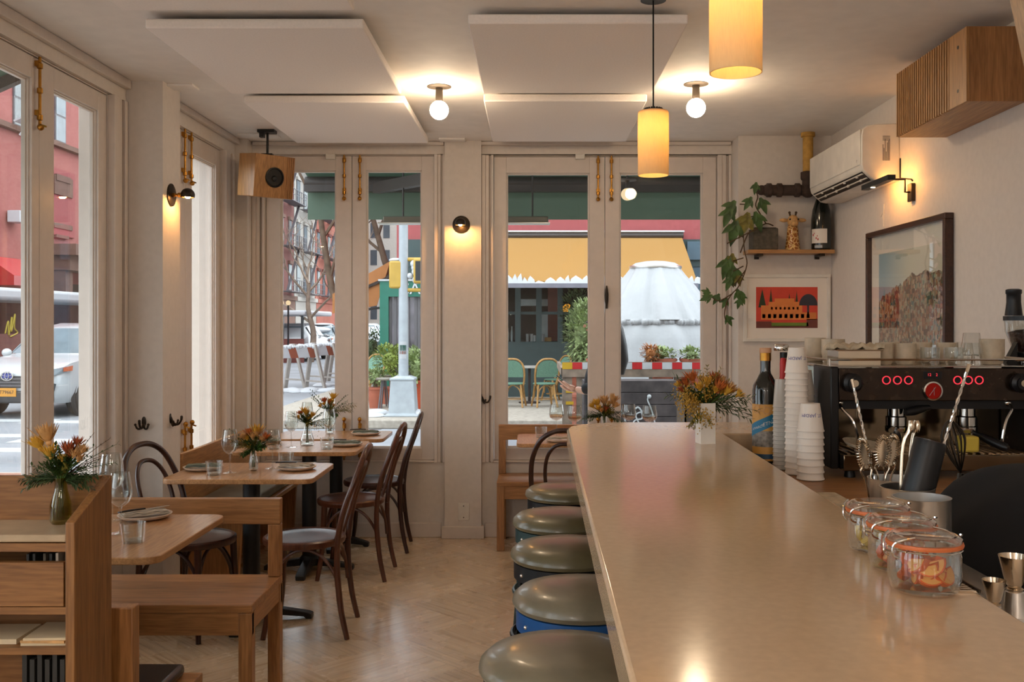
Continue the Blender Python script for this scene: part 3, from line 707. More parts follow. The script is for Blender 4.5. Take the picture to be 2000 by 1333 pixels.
for (u, v, w, h) in ((.1,.5,.13,.45), (.24,.62,.05,.35), (.54,.55,.05,.3), (.6,.55,.04,.2), (.66,.55,.05,.36)): MB().prism([(ix0+(u-w/2)*W_, 6.5912, iz0+v*H_), (ix0+(u+w/2)*W_, 6.5912, iz0+v*H_), (ix0+u*W_, 6.5912, iz0+(v+h)*H_)], (0,.0012,0)).build('cypress_shape', tm_, pic, smooth=0)
b = MB(); b.prism([(ix0+(.85+.15*math.cos(R(a)))*W_, 6.5912, iz0+(.55+.28*math.sin(R(a)))*H_) for a in range(0, 181, 15)], (0,.0012,0)); b.box(ix0+.83*W_, ix0+.86*W_, 6.591, 6.5925, iz0+.3*H_, iz0+.56*H_)
b.build('dome_tree_shape', plain('villa_tree_blue', srgb(58,54,62), .7), pic, smooth=0)
# large framed photograph
def hill_mat():
    m, nt, b, o = nt_new('hillside_photo')
    sep = nd(nt, 'ShaderNodeSeparateXYZ', {0: objco(nt)}); y, z = sep.outputs[1], sep.outputs[2]
    cmb = nd(nt, 'ShaderNodeCombineXYZ', {0: y, 1: z, 2: 0.0})
    v = nd(nt, 'ShaderNodeTexVoronoi', {'Vector': nd(nt, 'ShaderNodeMapping', {'Vector': cmb.outputs[0], 'Scale': (58, 46, 1)}).outputs[0], 'Scale': 1.0, 'Randomness': .75}, distance='CHEBYCHEV')
    sc1 = nd(nt, 'ShaderNodeSeparateColor', {0: v.outputs['Color']})
    houses = ramp(nt, sc1.outputs[0], [(.0, srgb(70,48,38)), (.2, srgb(120,74,54)), (.4, srgb(164,104,70)), (.55, srgb(186,150,116)), (.7, srgb(140,140,122)), (.82, srgb(206,190,164)), (.9, srgb(90,130,130)), (1, srgb(60,70,50))])
    v2 = nd(nt, 'ShaderNodeTexVoronoi', {'Vector': nd(nt, 'ShaderNodeMapping', {'Vector': cmb.outputs[0], 'Scale': (160, 120, 1)}).outputs[0], 'Scale': 1.0}, distance='CHEBYCHEV')
    houses = mixc(nt, .35, houses, v2.outputs['Color'], 'MULTIPLY')
    nz = nd(nt, 'ShaderNodeTexNoise', {'Vector': cmb.outputs[0], 'Scale': 14.0, 'Detail': 3.0})
    # ridge height rises from the far end towards the near end, then flattens
    t_ = math_(nt, 'MULTIPLY', y, -1.0)          # object origin sits mid-picture; near end = +
    rid = math_(nt, 'ADD', math_(nt, 'MULTIPLY', math_(nt, 'MINIMUM', t_, .05), .27), .455)
    rid = math_(nt, 'ADD', rid, math_(nt, 'MULTIPLY', nz.outputs[0], .09))
    mask = math_(nt, 'LESS_THAN', z, rid)
    sky = ramp(nt, math_(nt, 'ADD', math_(nt, 'MULTIPLY', t_, 1.1), .5), [(.1, srgb(140,170,182)), (.5, srgb(206,206,190)), (.9, srgb(214,206,186))])
    nt.links.new(mixc(nt, mask, sky, houses), b.inputs['Base Color']); b.inputs['Roughness'].default_value = .5; return m
t = thing('framed_photograph', 'large dark framed photograph of a hillside town on the right wall', 'framed photograph', (2.03, 5.24, 1.17))
y0, y1, z0, z1, xf = 4.685, 5.80, 1.17, 2.035, 1.985
b = MB()
for q in ((y0, y1, z0, z0+.03), (y0, y1, z1-.03, z1), (y0, y0+.028, z0+.03, z1-.03), (y1-.028, y1, z0+.03, z1-.03)): b.box(xf, XR-.001, q[0], q[1], q[2], q[3])
b.build('frame', M['frame_dark'], t, bev=.003)
MB().box(2.014, 2.026, y0+.027, y1-.027, z0+.029, z1-.029).build('mat_board', M['paper_cup'], t, smooth=0)
ph = MB(); py0, py1, pz0, pz1 = 4.75, 5.65, 1.25, 1.90; c_ = ((2.012), (py0+py1)/2, pz0)
ph.box(2.0122, 2.0138, py0, py1, pz0, pz1)
po = ph.build('photo_print', hill_mat(), t, smooth=0)
d = Vector((0, (py0+py1)/2, pz0))-Vector((0, WLOC[t.name].y, WLOC[t.name].z))
for v in po.data.vertices: v.co -= d
po.location = d
MB().box(1.999, 2.0015, y0+.027, y1-.027, z0+.029, z1-.029).build('glazing', M['picture_glass'], t, smooth=0)
# ================================================================ bar counter
def barL(Y): return .118+.0079*(Y-1.165)
def barR(Y): return .710+.0154*(Y-1.406)
t = thing('bar_counter', 'long cream bar counter with a thick pale top', 'bar counter', (.42, 1.6, 0))
BZ = 1.07
poly = [(barL(-1.2), -1.2), (barR(-1.2), -1.2), (barR(3.79), 3.79), (1.015, 3.80), (1.015, 4.233), (.43, 4.233), (.34, 4.222), (.255, 4.185), (.19, 4.12), (.155, 4.05), (barL(3.95), 3.95)]
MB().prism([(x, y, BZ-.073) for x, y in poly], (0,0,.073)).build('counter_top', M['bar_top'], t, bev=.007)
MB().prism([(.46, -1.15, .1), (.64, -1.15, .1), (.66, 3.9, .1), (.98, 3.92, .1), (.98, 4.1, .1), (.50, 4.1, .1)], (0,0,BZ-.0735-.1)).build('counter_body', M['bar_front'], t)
MB().prism([(.50, -1.15, 0), (.62, -1.15, 0), (.64, 3.9, 0), (.95, 3.94, 0), (.95, 4.06, 0), (.54, 4.06, 0)], (0,0,.0995)).build('toe_kick', M['black_iron'], t)
# back counter and rail
t = thing('back_counter', 'dark back counter under the espresso machine', 'counter', (1.4, 3.0, 0))
MB().box(.80, XR-.001, 2.72, 3.79, .93, .96).box(1.025, XR-.001, 3.79, 4.05, .93, .96).build('worktop', M['brown_oak_x'], t, bev=.003)
MB().box(.85, XR-.001, 2.75, 3.78, 0, .9295).box(1.03, XR-.001, 3.78, 4.05, 0, .9295).build('cupboard', M['black_cloth'], t)
t = thing('speed_rail', 'low steel ledge along the inner edge of the bar', 'ledge', (.83, 1.7, .93))
MB().prism([(.745, .6, .935), (.98, .6, .935), (.98, 2.4, .935), (.745, 2.4, .935)], (0,0,.02)).build('ledge_plate', M['steel'], t, bev=.002)
MB().box(.76, .98, .6, 2.4, 0, .9345).build('cupboard', M['black_cloth'], t)
# ================================================================ stools
def stool(ring, leg, seatm):
    def f():
        t = thing('bar_stool', '', '', (0,0,0))
        MB().lathe([(.165, .705), (.186, .709), (.194, .722), (.191, .738), (.174, .753), (.12, .764), (.05, .768), (.0005, .769)], n=40).build('seat_cushion', M[seatm], t)
        rg = MB().lathe([(.180, .650), (.183, .652), (.183, .704), (.15, .7045)], n=40).build('seat_ring', M[ring], t)
        b = MB()
        for k in range(8): a = R(22+45*k); b.ball((.183*math.cos(a), .183*math.sin(a), .676), .006, n=8, m=6)
        b.build('rivet', M['steel'], rg)
        for k in range(4):
            a = R(45+90*k); c_, s_ = math.cos(a), math.sin(a)
            b = MB(); Mx = Matrix.Rotation(a, 4, 'Z')
            for (w0, w1) in ((-.028, .028),):
                b.prism([Mx @ Vector((.168, -.034, .66)), Mx @ Vector((.168, .034, .66)), Mx @ Vector((.235, .022, 0)), Mx @ Vector((.235, -.022, 0))], Mx.to_3x3() @ Vector((.012, 0, .002)))
            b.prism([Mx @ Vector((.168, -.006, .66)), Mx @ Vector((.168, .006, .66)), Mx @ Vector((.232, .006, .004)), Mx @ Vector((.232, -.006, .004))], Mx.to_3x3() @ Vector((-.02, 0, 0)))
            b.build('leg', M[leg if k != 2 else ring], t, bev=.002)
        for z in (.24, .46):
            r = .21-(z-.24)*.1
            MB().tube([(r*math.cos(2*PI*k/36), r*math.sin(2*PI*k/36), z) for k in range(36)], .009, 8, closed=True).build('foot_ring', M[leg], t)
        return t
    return f
for (key, x, y, ring, leg, seat, lb) in (('s1', .16, 4.42, 'black_iron', 'black_iron', 'olive_vinyl', 'olive vinyl bar stool at the far end of the bar, farthest of the row'),
        ('s2', .116, 3.80, 'teal_metal', 'teal_metal', 'olive_vinyl', 'olive vinyl bar stool with a dark teal ring, second from the far end'),
        ('s3', .12, 3.27, 'black_iron', 'black_iron', 'olive_vinyl', 'olive vinyl bar stool with a black ring, middle of the row'),
        ('s4', .137, 2.73, 'blue_metal', 'black_iron', 'grey_vinyl', 'grey vinyl bar stool with a bright blue metal ring'),
        ('s5', .072, 2.2, 'black_iron', 'black_iron', 'grey_vinyl', 'grey vinyl bar stool cut by the bottom edge, nearest of the row')):
    place(key, stool(ring, leg, seat), lb, 'bar stool', (x, y, 0), R(10), group='round bar stools')

# ================================================================ bentwood chairs (local: faces -X)
def chair(mat):
    def f():
        t = thing('bentwood_chair', '', '', (0,0,0))
        MB().lathe([(.0005, .452), (.10, .450), (.17, .453), (.18, .456), (.178, .448), (.0005, .446)], n=36).build('seat', M[mat], t)
        MB().lathe([(.178, .425), (.196, .428), (.201, .442), (.199, .455), (.190, .461), (.180, .457), (.178, .44)], n=44).build('seat_rim', M[mat], t)
        hp = curve_pts([(.186,-.168,.40), (.196,-.180,.50), (.222,-.188,.62), (.262,-.180,.73), (.296,-.140,.83), (.312,-.075,.882), (.316,0,.896), (.312,.075,.882), (.296,.140,.83), (.262,.180,.73), (.222,.188,.62), (.196,.180,.50), (.186,.168,.40)], 5)
        MB().tube(hp, .0145, 10).build('back_hoop', M[mat], t)
        hi = curve_pts([(.165,-.085,.44), (.19,-.097,.52), (.226,-.108,.64), (.262,-.095,.74), (.288,-.055,.80), (.296,0,.815), (.288,.055,.80), (.262,.095,.74), (.226,.108,.64), (.19,.097,.52), (.165,.085,.44)], 5)
        MB().tube(hi, .011, 10).build('inner_hoop', M[mat], t)
        legs = {}
        for s in (-1, 1):
            p = curve_pts([(.186, s*.168, .40), (.188, s*.167, .30), (.205, s*.168, .14), (.235, s*.175, 0)], 5)
            MB().tube(p, [.0145+.0015*math.sin(PI*i/(len(p)-1))-.002*i/(len(p)-1) for i in range(len(p))], 10).build('leg', M[mat], t)
            p = curve_pts([(-.128, s*.132, .43), (-.133, s*.136, .30), (-.142, s*.148, .14), (-.162, s*.170, 0)], 5)
            MB().tube(p, [.018-.0055*i/(len(p)-1) for i in range(len(p))], 10).build('leg', M[mat], t)
        def arc(a, b_, zt, inset):
            a, b_ = Vector(a), Vector(b_); m_ = (a+b_)/2; c_ = Vector((-m_.x, -m_.y, 0)); c_ = c_.normalized()*inset if c_.length > 0 else c_
            pts = [a, a+Vector((0,0,.09))+(b_-a)*.05+c_*.3, a+(b_-a)*.25+Vector((0,0,.0))+c_*.8, m_+c_, a+(b_-a)*.75+c_*.8, b_+Vector((0,0,.09))+(a-b_)*.05+c_*.3, b_]
            pts[2].z = zt-.03; pts[3].z = zt; pts[4].z = zt-.03
            MB().tube(curve_pts(pts, 5), .0085, 8).build('brace', M[mat], t)
        for s in (-1, 1): arc((-.135, s*.135, .21), (.192, s*.16, .21), .417, .01)
        arc((.186, -.150, .21), (.186, .150, .21), .417, .02); arc((-.128, -.126, .21), (-.128, .126, .21), .417, .02)
        return t
    return f
cg = 'bentwood cafe chairs'
place('cb', chair('bent_brown'), 'brown bentwood chair nearest the viewer, beside the oak bench', 'chair', (-1.12, 4.78, 0), R(2), cg)
place('cb', chair('bent_brown'), 'brown bentwood chair in the middle of the row by the banquette tables', 'chair', (-1.085, 5.82, 0), R(-2), cg)
place('cd', chair('bent_dark'), 'dark bentwood chair closest to the street window, rear of its row', 'chair', (-1.06, 6.50, 0), R(3), cg)
place('cd', chair('bent_dark'), 'dark bentwood chair against the left pier under the coat hooks', 'chair', (-1.655, 4.76, 0), R(160), cg)
place('cd', chair('bent_dark'), 'dark bentwood chair at the table behind the bar, back to the viewer', 'chair', (.18, 5.80, 0), R(-90), cg)

# ================================================================ tables
def cafe_table(name, label, x0, x1, y0, y1, colx, coly, arms, z=.75, mat='table_oak'):
    t = thing('cafe_table', label, 'table', (colx, coly, 0), 'oak topped cafe tables')
    rr = .05; pts = []
    for (cx_, cy_, a0) in ((x1-rr, y1-rr, 0), (x0+rr, y1-rr, 90), (x0+rr, y0+rr, 180), (x1-rr, y0+rr, 270)):
        for k in range(5): a = R(a0+k*22.5); pts.append((cx_+rr*math.cos(a), cy_+rr*math.sin(a), z-.024))
    MB().prism(pts, (0,0,.024)).build('table_top', M[mat], t, bev=.003)
    MB().lathe([(.043, .05), (.043, z-.035), (.06, z-.033), (.06, z-.0245)], (colx, coly, 0), 24).build('column', M['black_iron'], t)
    MB().box(colx-.17, colx+.17, coly-.17, coly+.17, z-.034, z-.0242).build('mounting_plate', M['black_iron'], t, bev=.002)
    b = MB()
    for k in range(4):
        Mx = Matrix.Translation((colx, coly, 0)) @ Matrix.Rotation(R(90*k), 4, 'Z')
        b.prism([Mx @ Vector(p) for p in ((.02,-.028,.075), (.13,-.026,.058), (arms-.02,-.024,.034), (arms,-.022,.026), (arms,-.02,.0), (arms-.03,-.02,.0), (arms-.04,-.02,.012), (.02,-.026,.03))], Mx.to_3x3() @ Vector((0,.052,0)))
    b.lathe([(.06, .03), (.06, .07), (.044, .09)], (colx, coly, 0), 20)
    b.build('cross_base', M['black_iron'], t, bev=.004)
    return t
cafe_table('A', 'oak cafe table in front of the front bench, right behind the host stand', -1.93, -1.20, 3.11, 3.82, -1.57, 3.46, .3)
cafe_table('B', 'oak cafe table before the left pier, behind the front bench', -1.79, -1.06, 4.67, 5.23, -1.43, 4.95, .31)
cafe_table('C', 'oak cafe table in the middle of the banquette row', -1.76, -1.03, 5.66, 6.2, -1.36, 5.93, .27)
cafe_table('D', 'oak cafe table right under the street window, end of the banquette row', -1.72, -.97, 6.30, 6.79, -1.32, 6.54, .22)
cafe_table('E', 'oak cafe table at the window behind the far end of the bar', -.10, .92, 6.05, 6.60, .42, 6.33, .28)

# ================================================================ benches
def oak_bench(label, x0, x1, yf, yb, seat_z, back_z, back_h, lg, flip=False, m='brown_oak_'):
    t = thing('oak_bench', label, 'bench', ((x0+x1)/2, (yf+yb)/2, 0), 'oak benches')
    sgn = 1 if yb > yf else -1
    Y0, Y1 = min(yf, yb), max(yf, yb)
    MB().box(x0, x1, Y0, Y1-.001 if sgn > 0 else Y1, seat_z-.03, seat_z).build('seat', M[m+'x'], t, bev=.003)
    ya, yb_ = (Y1-lg, Y1) if sgn > 0 else (Y0, Y0+lg)      # rear strip
    yc, yd = (Y0, Y0+lg) if sgn > 0 else (Y1-lg, Y1)       # front strip
    MB().box(x0, x1, yc+.006, yc+.03, seat_z-.115, seat_z-.0305).build('front_apron', M[m+'x'], t, bev=.002)
    MB().box(x0, x1, yb_-.03, yb_-.006, seat_z-.115, seat_z-.0305).build('rear_apron', M[m+'x'], t, bev=.002)
    for x in (x0+.002, x1-lg-.002): MB().box(x, x+lg, Y0+lg, Y1-lg, seat_z-.10, seat_z-.0305).build('end_apron', M[m+'y'], t, bev=.002)
    for x in (x0, x1-lg):
        MB().box(x, x+lg, yc-.0005, yd, 0, seat_z-.0305).build('leg', M[m+'z'], t, bev=.003)
        MB().box(x, x+lg, ya, yb_+.0005, 0, seat_z-.0305).box(x, x+lg, ya+.005, yb_+.0005, seat_z+.0005, back_z-back_h-.0005).build('leg', M[m+'z'], t, bev=.003)
    MB().box(x0, x1, ya+.008, yb_, back_z-back_h, back_z).build('back_rail', M[m+'x'], t, bev=.003)
    return t
oak_bench('oak bench with an open back, seat towards the viewer, beside the host stand', -1.98, -1.045, 3.62, 4.07, .45, .772, .105, .05)
oak_bench('oak bench with an open back along the street window, behind the bar stools', -.235, .95, 6.40, 6.80, .455, .795, .105, .05)
# near bench, its back to the viewer
t = thing('padded_bench', 'low oak bench with a black seat pad, cut by the bottom edge', 'bench', (-1.5, 2.78, 0))
MB().box(-1.95, -1.05, 2.555, 2.60, .02, .752).build('back_board', M['brown_oak_z'], t, bev=.003)
MB().box(-1.95, -1.015, 2.602, 2.995, .395, .425).build('seat_board', M['brown_oak_x'], t, bev=.003)
MB().box(-1.94, -1.06, 2.61, 2.975, .4255, .462).build('seat_pad', M['black_leather'], t, bev=.014)
for x in (-1.93, -1.09): MB().box(x, x+.05, 2.92, 2.97, 0, .3945).build('leg', M['brown_oak_z'], t, bev=.002)
# banquette
t = thing('banquette', 'oak banquette with a grey seat cushion along the side window', 'banquette', (-1.8, 6.05, 0))
MB().prism([(-1.99, 5.385, 0), (-1.962, 5.385, .777), (-1.935, 5.385, .777), (-1.96, 5.385, .42), (-1.96, 5.385, 0)], (0, 1.32, 0)).build('backrest', M['oak_y'], t, bev=.003)
MB().box(-1.959, -1.60, 5.385, 6.70, .395, .42).build('seat_board', M['oak_y'], t, bev=.003)
MB().box(-1.955, -1.625, 5.40, 6.69, .4205, .475).build('seat_cushion', M['cushion_grey'], t, bev=.015)
for y in (5.40, 6.64): MB().prism([(-1.95, y, 0), (-1.64, y, 0), (-1.615, y, .3945), (-1.95, y, .3945)], (0,.04,0)).build('end_panel', M['brown_oak_z'], t, bev=.002)
# ================================================================ host stand
t = thing('host_stand', 'oak host stand with a marble shelf, drawer and menu cubby at the front left', 'host stand', (-1.35, 2.4, 0))
N, B_ = 2.296, 2.50; xr = -1.081; xi = xr-.022
def hz(y): return ZZ(y, N)
MB().prism([(xi, N, 0), (xi, B_, 0), (xi, B_, ZZ(928,2.5)), (xi, N, hz(1022))], (.022,0,0)).build('side_panel', M['stand_oak_z'], t, bev=.002)
MB().prism([(-1.62, N, 0), (-1.62, B_, 0), (-1.62, B_, ZZ(928,2.5)), (-1.62, N, hz(1022))], (.022,0,0)).build('side_panel', M['stand_oak_z'], t, bev=.002)
MB().box(-1.597, xi-.0005, B_-.02, B_-.0005, .1, ZZ(928,2.5)).build('back_panel', M['stand_oak_x'], t, bev=.002)
L_, R_ = -1.5975, xi-.0008
MB().box(L_, R_, N+.004, B_-.0205, hz(1061), hz(1046)).build('marble_shelf', M['marble'], t, bev=.003)
for (a, c) in ((1080, 1063), (1203, 1188), (1282, 1268)): MB().box(L_, R_, N+.006, B_-.0205, hz(a), hz(c)).build('shelf', M['stand_oak_x'], t, bev=.001)
MB().box(L_, R_, N+.006, B_-.0205, .10, .122).build('shelf', M['stand_oak_x'], t, bev=.001)
MB().box(L_+.003, R_-.004, N+.002, N+.02, hz(1186), hz(1100)).build('drawer', M['stand_oak_x'], t, bev=.001)
zz = hz(1099)
for k, (x, h, lean, m) in enumerate(((-1.21,.018,0,'dark_book'), (-1.195,.02,0,'dark_book'), (-1.17,.021,.1,'stone_dark'), (-1.155,.02,.12,'dark_book'), (-1.14,.024,.5,'linen_napkin'))):
    one('menu_card', MB().box(x, x+.006, N+.03, N+.15, hz(1187)+.001, zz+h*.45+.004), M[m], 'slim %s card standing in the host stand slot, %s from the left' % ('dark' if m == 'dark_book' else 'pale', ('first','second','third','fourth','fifth')[k]), 'card', group='cards in the host stand slot')
sz = hz(1268)
for k, (x0, x1, y0, y1, rot, m, lb) in enumerate(((-1.22, -1.11, .02, .15, .06, 'paper', 'cream paper menu, lowest of the stack in the stand cubby'), (-1.218, -1.112, .018, .148, -.05, 'petal_peach', 'buff paper menu in the middle of the stack in the cubby'), (-1.215, -1.114, .02, .146, .1, 'paper', 'cream paper menu on top of the stack in the cubby'), (-1.40, -1.235, .03, .15, .02, 'paper', 'thick cream paper pad lying left in the stand cubby'))):
    c_ = Vector(((x0+x1)/2, N+(y0+y1)/2, 0)); Mx = Matrix.Translation(c_) @ Matrix.Rotation(rot*.5, 4, 'Z') @ Matrix.Translation(-c_)
    zb = sz+.0004+(k*.0062 if k < 3 else 0)
    one('paper_menu', MB().box(x0, x1, N+y0, N+y1, zb, zb+(.006 if k < 3 else .012), Mx), M[m], lb, 'menu', group='paper menus in the host stand')
for k in range(6):
    x = -1.215+.018*k
    one('record_sleeve', MB().box(x, x+.011, N+.02, N+.15, .1225, hz(1285)-.012*(k % 2)), M['dark_book'], 'dark worn book spine in the bottom bay, %s from the left' % ('first','second','third','fourth','fifth','sixth')[k], 'book', group='dark books in the host stand')
# ================================================================ tableware
def wine_glass():
    t = thing('wine_glass', '', '', (0,0,0))
    MB().shell([(.034, 0), (.033, .0018), (.012, .005), (.0045, .010)], n=28).build('foot', M['drink_glass'], t)
    MB().lathe([(.0045, .010), (.0036, .04), (.0038, .085), (.007, .096)], n=14).build('stem', M['drink_glass'], t)
    MB().shell([(.0005, .096), (.014, .098), (.030, .112), (.0395, .134), (.041, .152), (.037, .185), (.031, .218), (.0302, .218), (.036, .185), (.040, .152), (.0385, .135), (.029, .1135), (.0005, .0985)], n=32).build('bowl', M['drink_glass'], t)
    return t
def coupe():
    t = thing('wine_glass', '', '', (0,0,0))
    MB().shell([(.036, 0), (.034, .0018), (.012, .005), (.0045, .010)], n=28).build('foot', M['drink_glass'], t)
    MB().lathe([(.0045, .010), (.0036, .05), (.0038, .10), (.007, .108)], n=14).build('stem', M['drink_glass'], t)
    MB().shell([(.0005, .108), (.020, .111), (.038, .125), (.0435, .142), (.041, .165), (.036, .20), (.0352, .20), (.040, .165), (.0425, .142), (.037, .126), (.0005, .111)], n=32).build('bowl', M['drink_glass'], t)
    MB().lathe([(.037, .127), (.0415, .14), (.0005, .141)], n=28).build('wine', M['wine'], t)
    return t
def tumbler():
    t = thing('tumbler', '', '', (0,0,0))
    MB().shell([(.0005, 0), (.034, 0), (.036, .003), (.0415, .068), (.0400, .068), (.0345, .012), (.0005, .010)], n=32).build('glass_wall', M['drink_glass'], t)
    MB().lathe([(.0005, .0005), (.0335, .0005), (.034, .0095), (.0005, .0098)], n=28).build('glass_base', M['drink_glass'], t)
    return t
def bud_vase(h=.125, r=.026, m='drink_glass'):
    def f():
        t = thing('bud_vase', '', '', (0,0,0))
        MB().shell([(.0005, 0), (r*.8, 0), (r, .008), (r, h*.42), (r*.62, h*.72), (r*.55, h*.9), (r*.68, h), (r*.62, h), (r*.48, h*.9), (r*.55, h*.72), (r*.93, h*.42), (r*.93, .012), (.0005, .008)], n=28).build('vase_body', M[m], t)
        if h < .2: MB().lathe([(.0005, .009), (r*.9, .012), (r*.9, h*.4), (.0005, h*.4)], n=24).build('water', M[m], t)
        return t
    return f
def carafe():
    t = thing('bud_vase', '', '', (0,0,0)); r = .042
    MB().shell([(.0005, 0), (r*.9, 0), (r, .01), (r*.98, .04), (r*.6, .09), (r*.42, .12), (r*.45, .14), (r*.4, .14), (r*.37, .12), (r*.55, .09), (r*.93, .04), (r*.93, .014), (.0005, .01)], n=32).build('vase_body', M['drink_glass'], t)
    return t
def dinner_plate():
    t = thing('dinner_plate', '', '', (0,0,0))
    MB().lathe([(.0005, .004), (.055, .001), (.06, 0), (.085, .005), (.098, .014), (.100, .018), (.097, .0185), (.083, .010), (.06, .006), (.0005, .007)], n=44).build('plate_disc', M['stone_plate'], t)
    return t
def napkin(m):
    def f():
        t = thing('folded_napkin', '', '', (0,0,0))
        for k in range(3):
            z = .0005+k*.0042; b = MB(); vs = []; fs = []
            n = 10; L, W = .17-.008*k, .062-.004*k
            for i in range(n+1):
                for (j, s) in enumerate((-1, 1)):
                    for q in (0, .004):
                        vs.append((L*(i/n-.5), s*W/2+.003*math.sin(i*.9+k), z+q+.003*math.sin(i*.7+k*1.3)**2))
            for i in range(n):
                o = i*4; p = o+4
                fs += [(o+1,o+3,p+3,p+1), (o,p,p+2,o+2), (o,o+1,p+1,p), (o+2,p+2,p+3,o+3)]
            fs += [(0,2,3,1), (n*4,n*4+1,n*4+3,n*4+2)]
            b.add(vs, fs).build('fold', M[m], t)
        return t
    return f
def table_knife():
    t = thing('table_knife', '', '', (0,0,0))
    MB().prism([(-.10,-.007,0), (0,-.008,0), (.005,-.009,0), (.095,-.008,0), (.105,0,0), (.09,.006,0), (0,.006,0), (-.10,.006,0)], (0,0,.0025)).build('blade', M['polished_steel'], t)
    MB().tube([(-.105,0,.004), (-.06,0,.005), (0,0,.004)], [.006,.0075,.006], 8, flat=.6).build('handle', M['black_plastic'], t)
    return t
TZ = .75
def set_plate(x, y, rz, label, nm='linen_napkin', knife=True, dz=0):
    place('plate', dinner_plate, 'stone-coloured dinner plate '+label, 'plate', (x, y, TZ+.0005), 0, 'stone dinner plates')
    place('nap_'+nm, napkin(nm), ('grey-green' if nm == 'grey_napkin' else 'beige')+' folded napkin on plate '+label, 'napkin', (x, y, TZ+.0155), rz, 'folded napkins')
    if knife: place('knife', table_knife, 'table knife on the napkin '+label, 'knife', (x, y, TZ+.0335), rz+.25, 'table knives')
# table A
set_plate(-1.49, 3.74, R(35), 'on the table behind the host stand')
place('wg', wine_glass, 'tall clear wine glass on the table behind the host stand, in front of the plate', 'wine glass', (-1.47, 3.47, TZ), 0, 'clear wine glasses')
place('wg', wine_glass, 'clear wine glass half hidden behind the host stand, next to the dark chair', 'wine glass', (-1.60, 3.70, TZ), 0, 'clear wine glasses', (1.1,1.1,1.17))
place('tb', tumbler, 'clear tumbler on the table behind the host stand', 'tumbler', (-1.367, 3.33, TZ), 0, 'clear tumblers')
# table B
set_plate(-1.685, 4.98, R(10), 'at the left end of the table by the left pier', 'grey_napkin', False)
set_plate(-1.21, 4.99, R(-8), 'at the right end of the table by the left pier')
place('tb', tumbler, 'clear tumbler on the left of the table by the left pier', 'tumbler', (-1.574, 4.81, TZ), 0, 'clear tumblers')
place('tb', tumbler, 'clear tumbler behind the right plate on the table by the left pier', 'tumbler', (-1.30, 5.13, TZ), 0, 'clear tumblers')
place('wg', wine_glass, 'clear wine glass left of the yellow bouquet by the left pier', 'wine glass', (-1.515, 4.87, TZ), 0, 'clear wine glasses')
place('cp', coupe, 'stemmed glass with a little wine right of the yellow bouquet by the left pier', 'wine glass', (-1.345, 5.03, TZ), 0, 'clear wine glasses')
# table C
set_plate(-1.14, 5.96, R(-5), 'at the right end of the middle banquette table', 'grey_napkin')
set_plate(-1.64, 5.98, R(8), 'at the left end of the middle banquette table', 'grey_napkin', False)
place('wg', wine_glass, 'clear wine glass left of the bouquet on the middle banquette table', 'wine glass', (-1.457, 5.88, TZ), 0, 'clear wine glasses')
place('wg', wine_glass, 'clear wine glass right of the bouquet on the middle banquette table', 'wine glass', (-1.266, 6.06, TZ), 0, 'clear wine glasses')
place('tb', tumbler, 'clear tumbler on the right of the middle banquette table', 'tumbler', (-1.225, 5.80, TZ), 0, 'clear tumblers')
place('tb', tumbler, 'clear tumbler on the left of the middle banquette table', 'tumbler', (-1.545, 5.80, TZ), 0, 'clear tumblers')
# table D
set_plate(-1.12, 6.54, R(0), 'on the table right under the street window', 'grey_napkin')
place('wg', wine_glass, 'clear wine glass on the table right under the street window', 'wine glass', (-1.52, 6.56, TZ), 0, 'clear wine glasses')
# table E
for (px, lb) in ((1087, 'first from the left on the table behind the bar'), (1121, 'second from the left on the table behind the bar'), (1228, 'right of the small bouquet behind the bar, left of the pair'), (1265, 'rightmost on the table behind the bar')):
    place('cp', coupe, 'stemmed wine glass '+lb, 'wine glass', (XX(px, 6.3), 6.30 if px not in (1121, 1265) else 6.2, TZ), 0, 'clear wine glasses', 1.13)
place('tb', tumbler, 'clear tumbler at the left end of the table behind the bar', 'tumbler', (XX(1057,6.4), 6.4, TZ), 0, 'clear tumblers')
set_plate(XX(1095,6.18), 6.17, 0, 'at the left end of the table behind the bar', knife=False)

# ================================================================ flowers
def blossom(b, p, d, s, n=15):
    d = Vector(d).normalized(); a = d.cross(Vector((.3,.2,1))).normalized(); c_ = a.cross(d)
    for ring, (op, L, m_) in enumerate(((.95, 1.0, n), (.5, .9, n-3), (.15, .7, 4))):
        for k in range(m_):
            th = 2*PI*(k+.5*ring)/m_+random.uniform(-.15,.15); o = a*math.cos(th)+c_*math.sin(th)
            dd = (d+o*op*random.uniform(.8,1.2)).normalized()
            b.leaf(p+o*s*.06, dd, d, s*L*random.uniform(.8,1.1), s*.19, -.12, 3)
    b.ball(p, s*.14, n=8, m=6)
def sprig(b, p, d, L, lw, n=11, curl=.3, thick=.0014):
    d = Vector(d).normalized(); pts = []; g = Vector((0,0,-1))
    for i in range(n+1): pts.append(Vector(p)); p = Vector(p)+d*(L/n); d = (d+g*curl/n+Vector((random.uniform(-.1,.1),)*3)*.5).normalized()
    b.tube(pts, [thick*(1-.6*i/n) for i in range(n+1)], 5)
    for i in range(2, n+1):
        q = pts[i]; dd = (pts[i]-pts[i-1]).normalized(); sd = dd.cross(Vector((random.uniform(-1,1), random.uniform(-1,1), .4))).normalized()
        for s in (-1, 1): b.leaf(q, dd+sd*s*.9, (0,0,1), lw*random.uniform(.7,1.1)*.8, lw*.3, .2, 3)
def fluff(b, p, d, L, n=60, r=.0025, spread=.035):
    d = Vector(d).normalized()
    for k in range(n):
        tt = random.uniform(.2, 1); q = Vector(p)+d*(L*tt)+Vector((random.gauss(0,1), random.gauss(0,1), random.gauss(0,1)))*spread*.5*tt
        b.ball(q, r*random.uniform(.7,1.3), n=5, m=4)
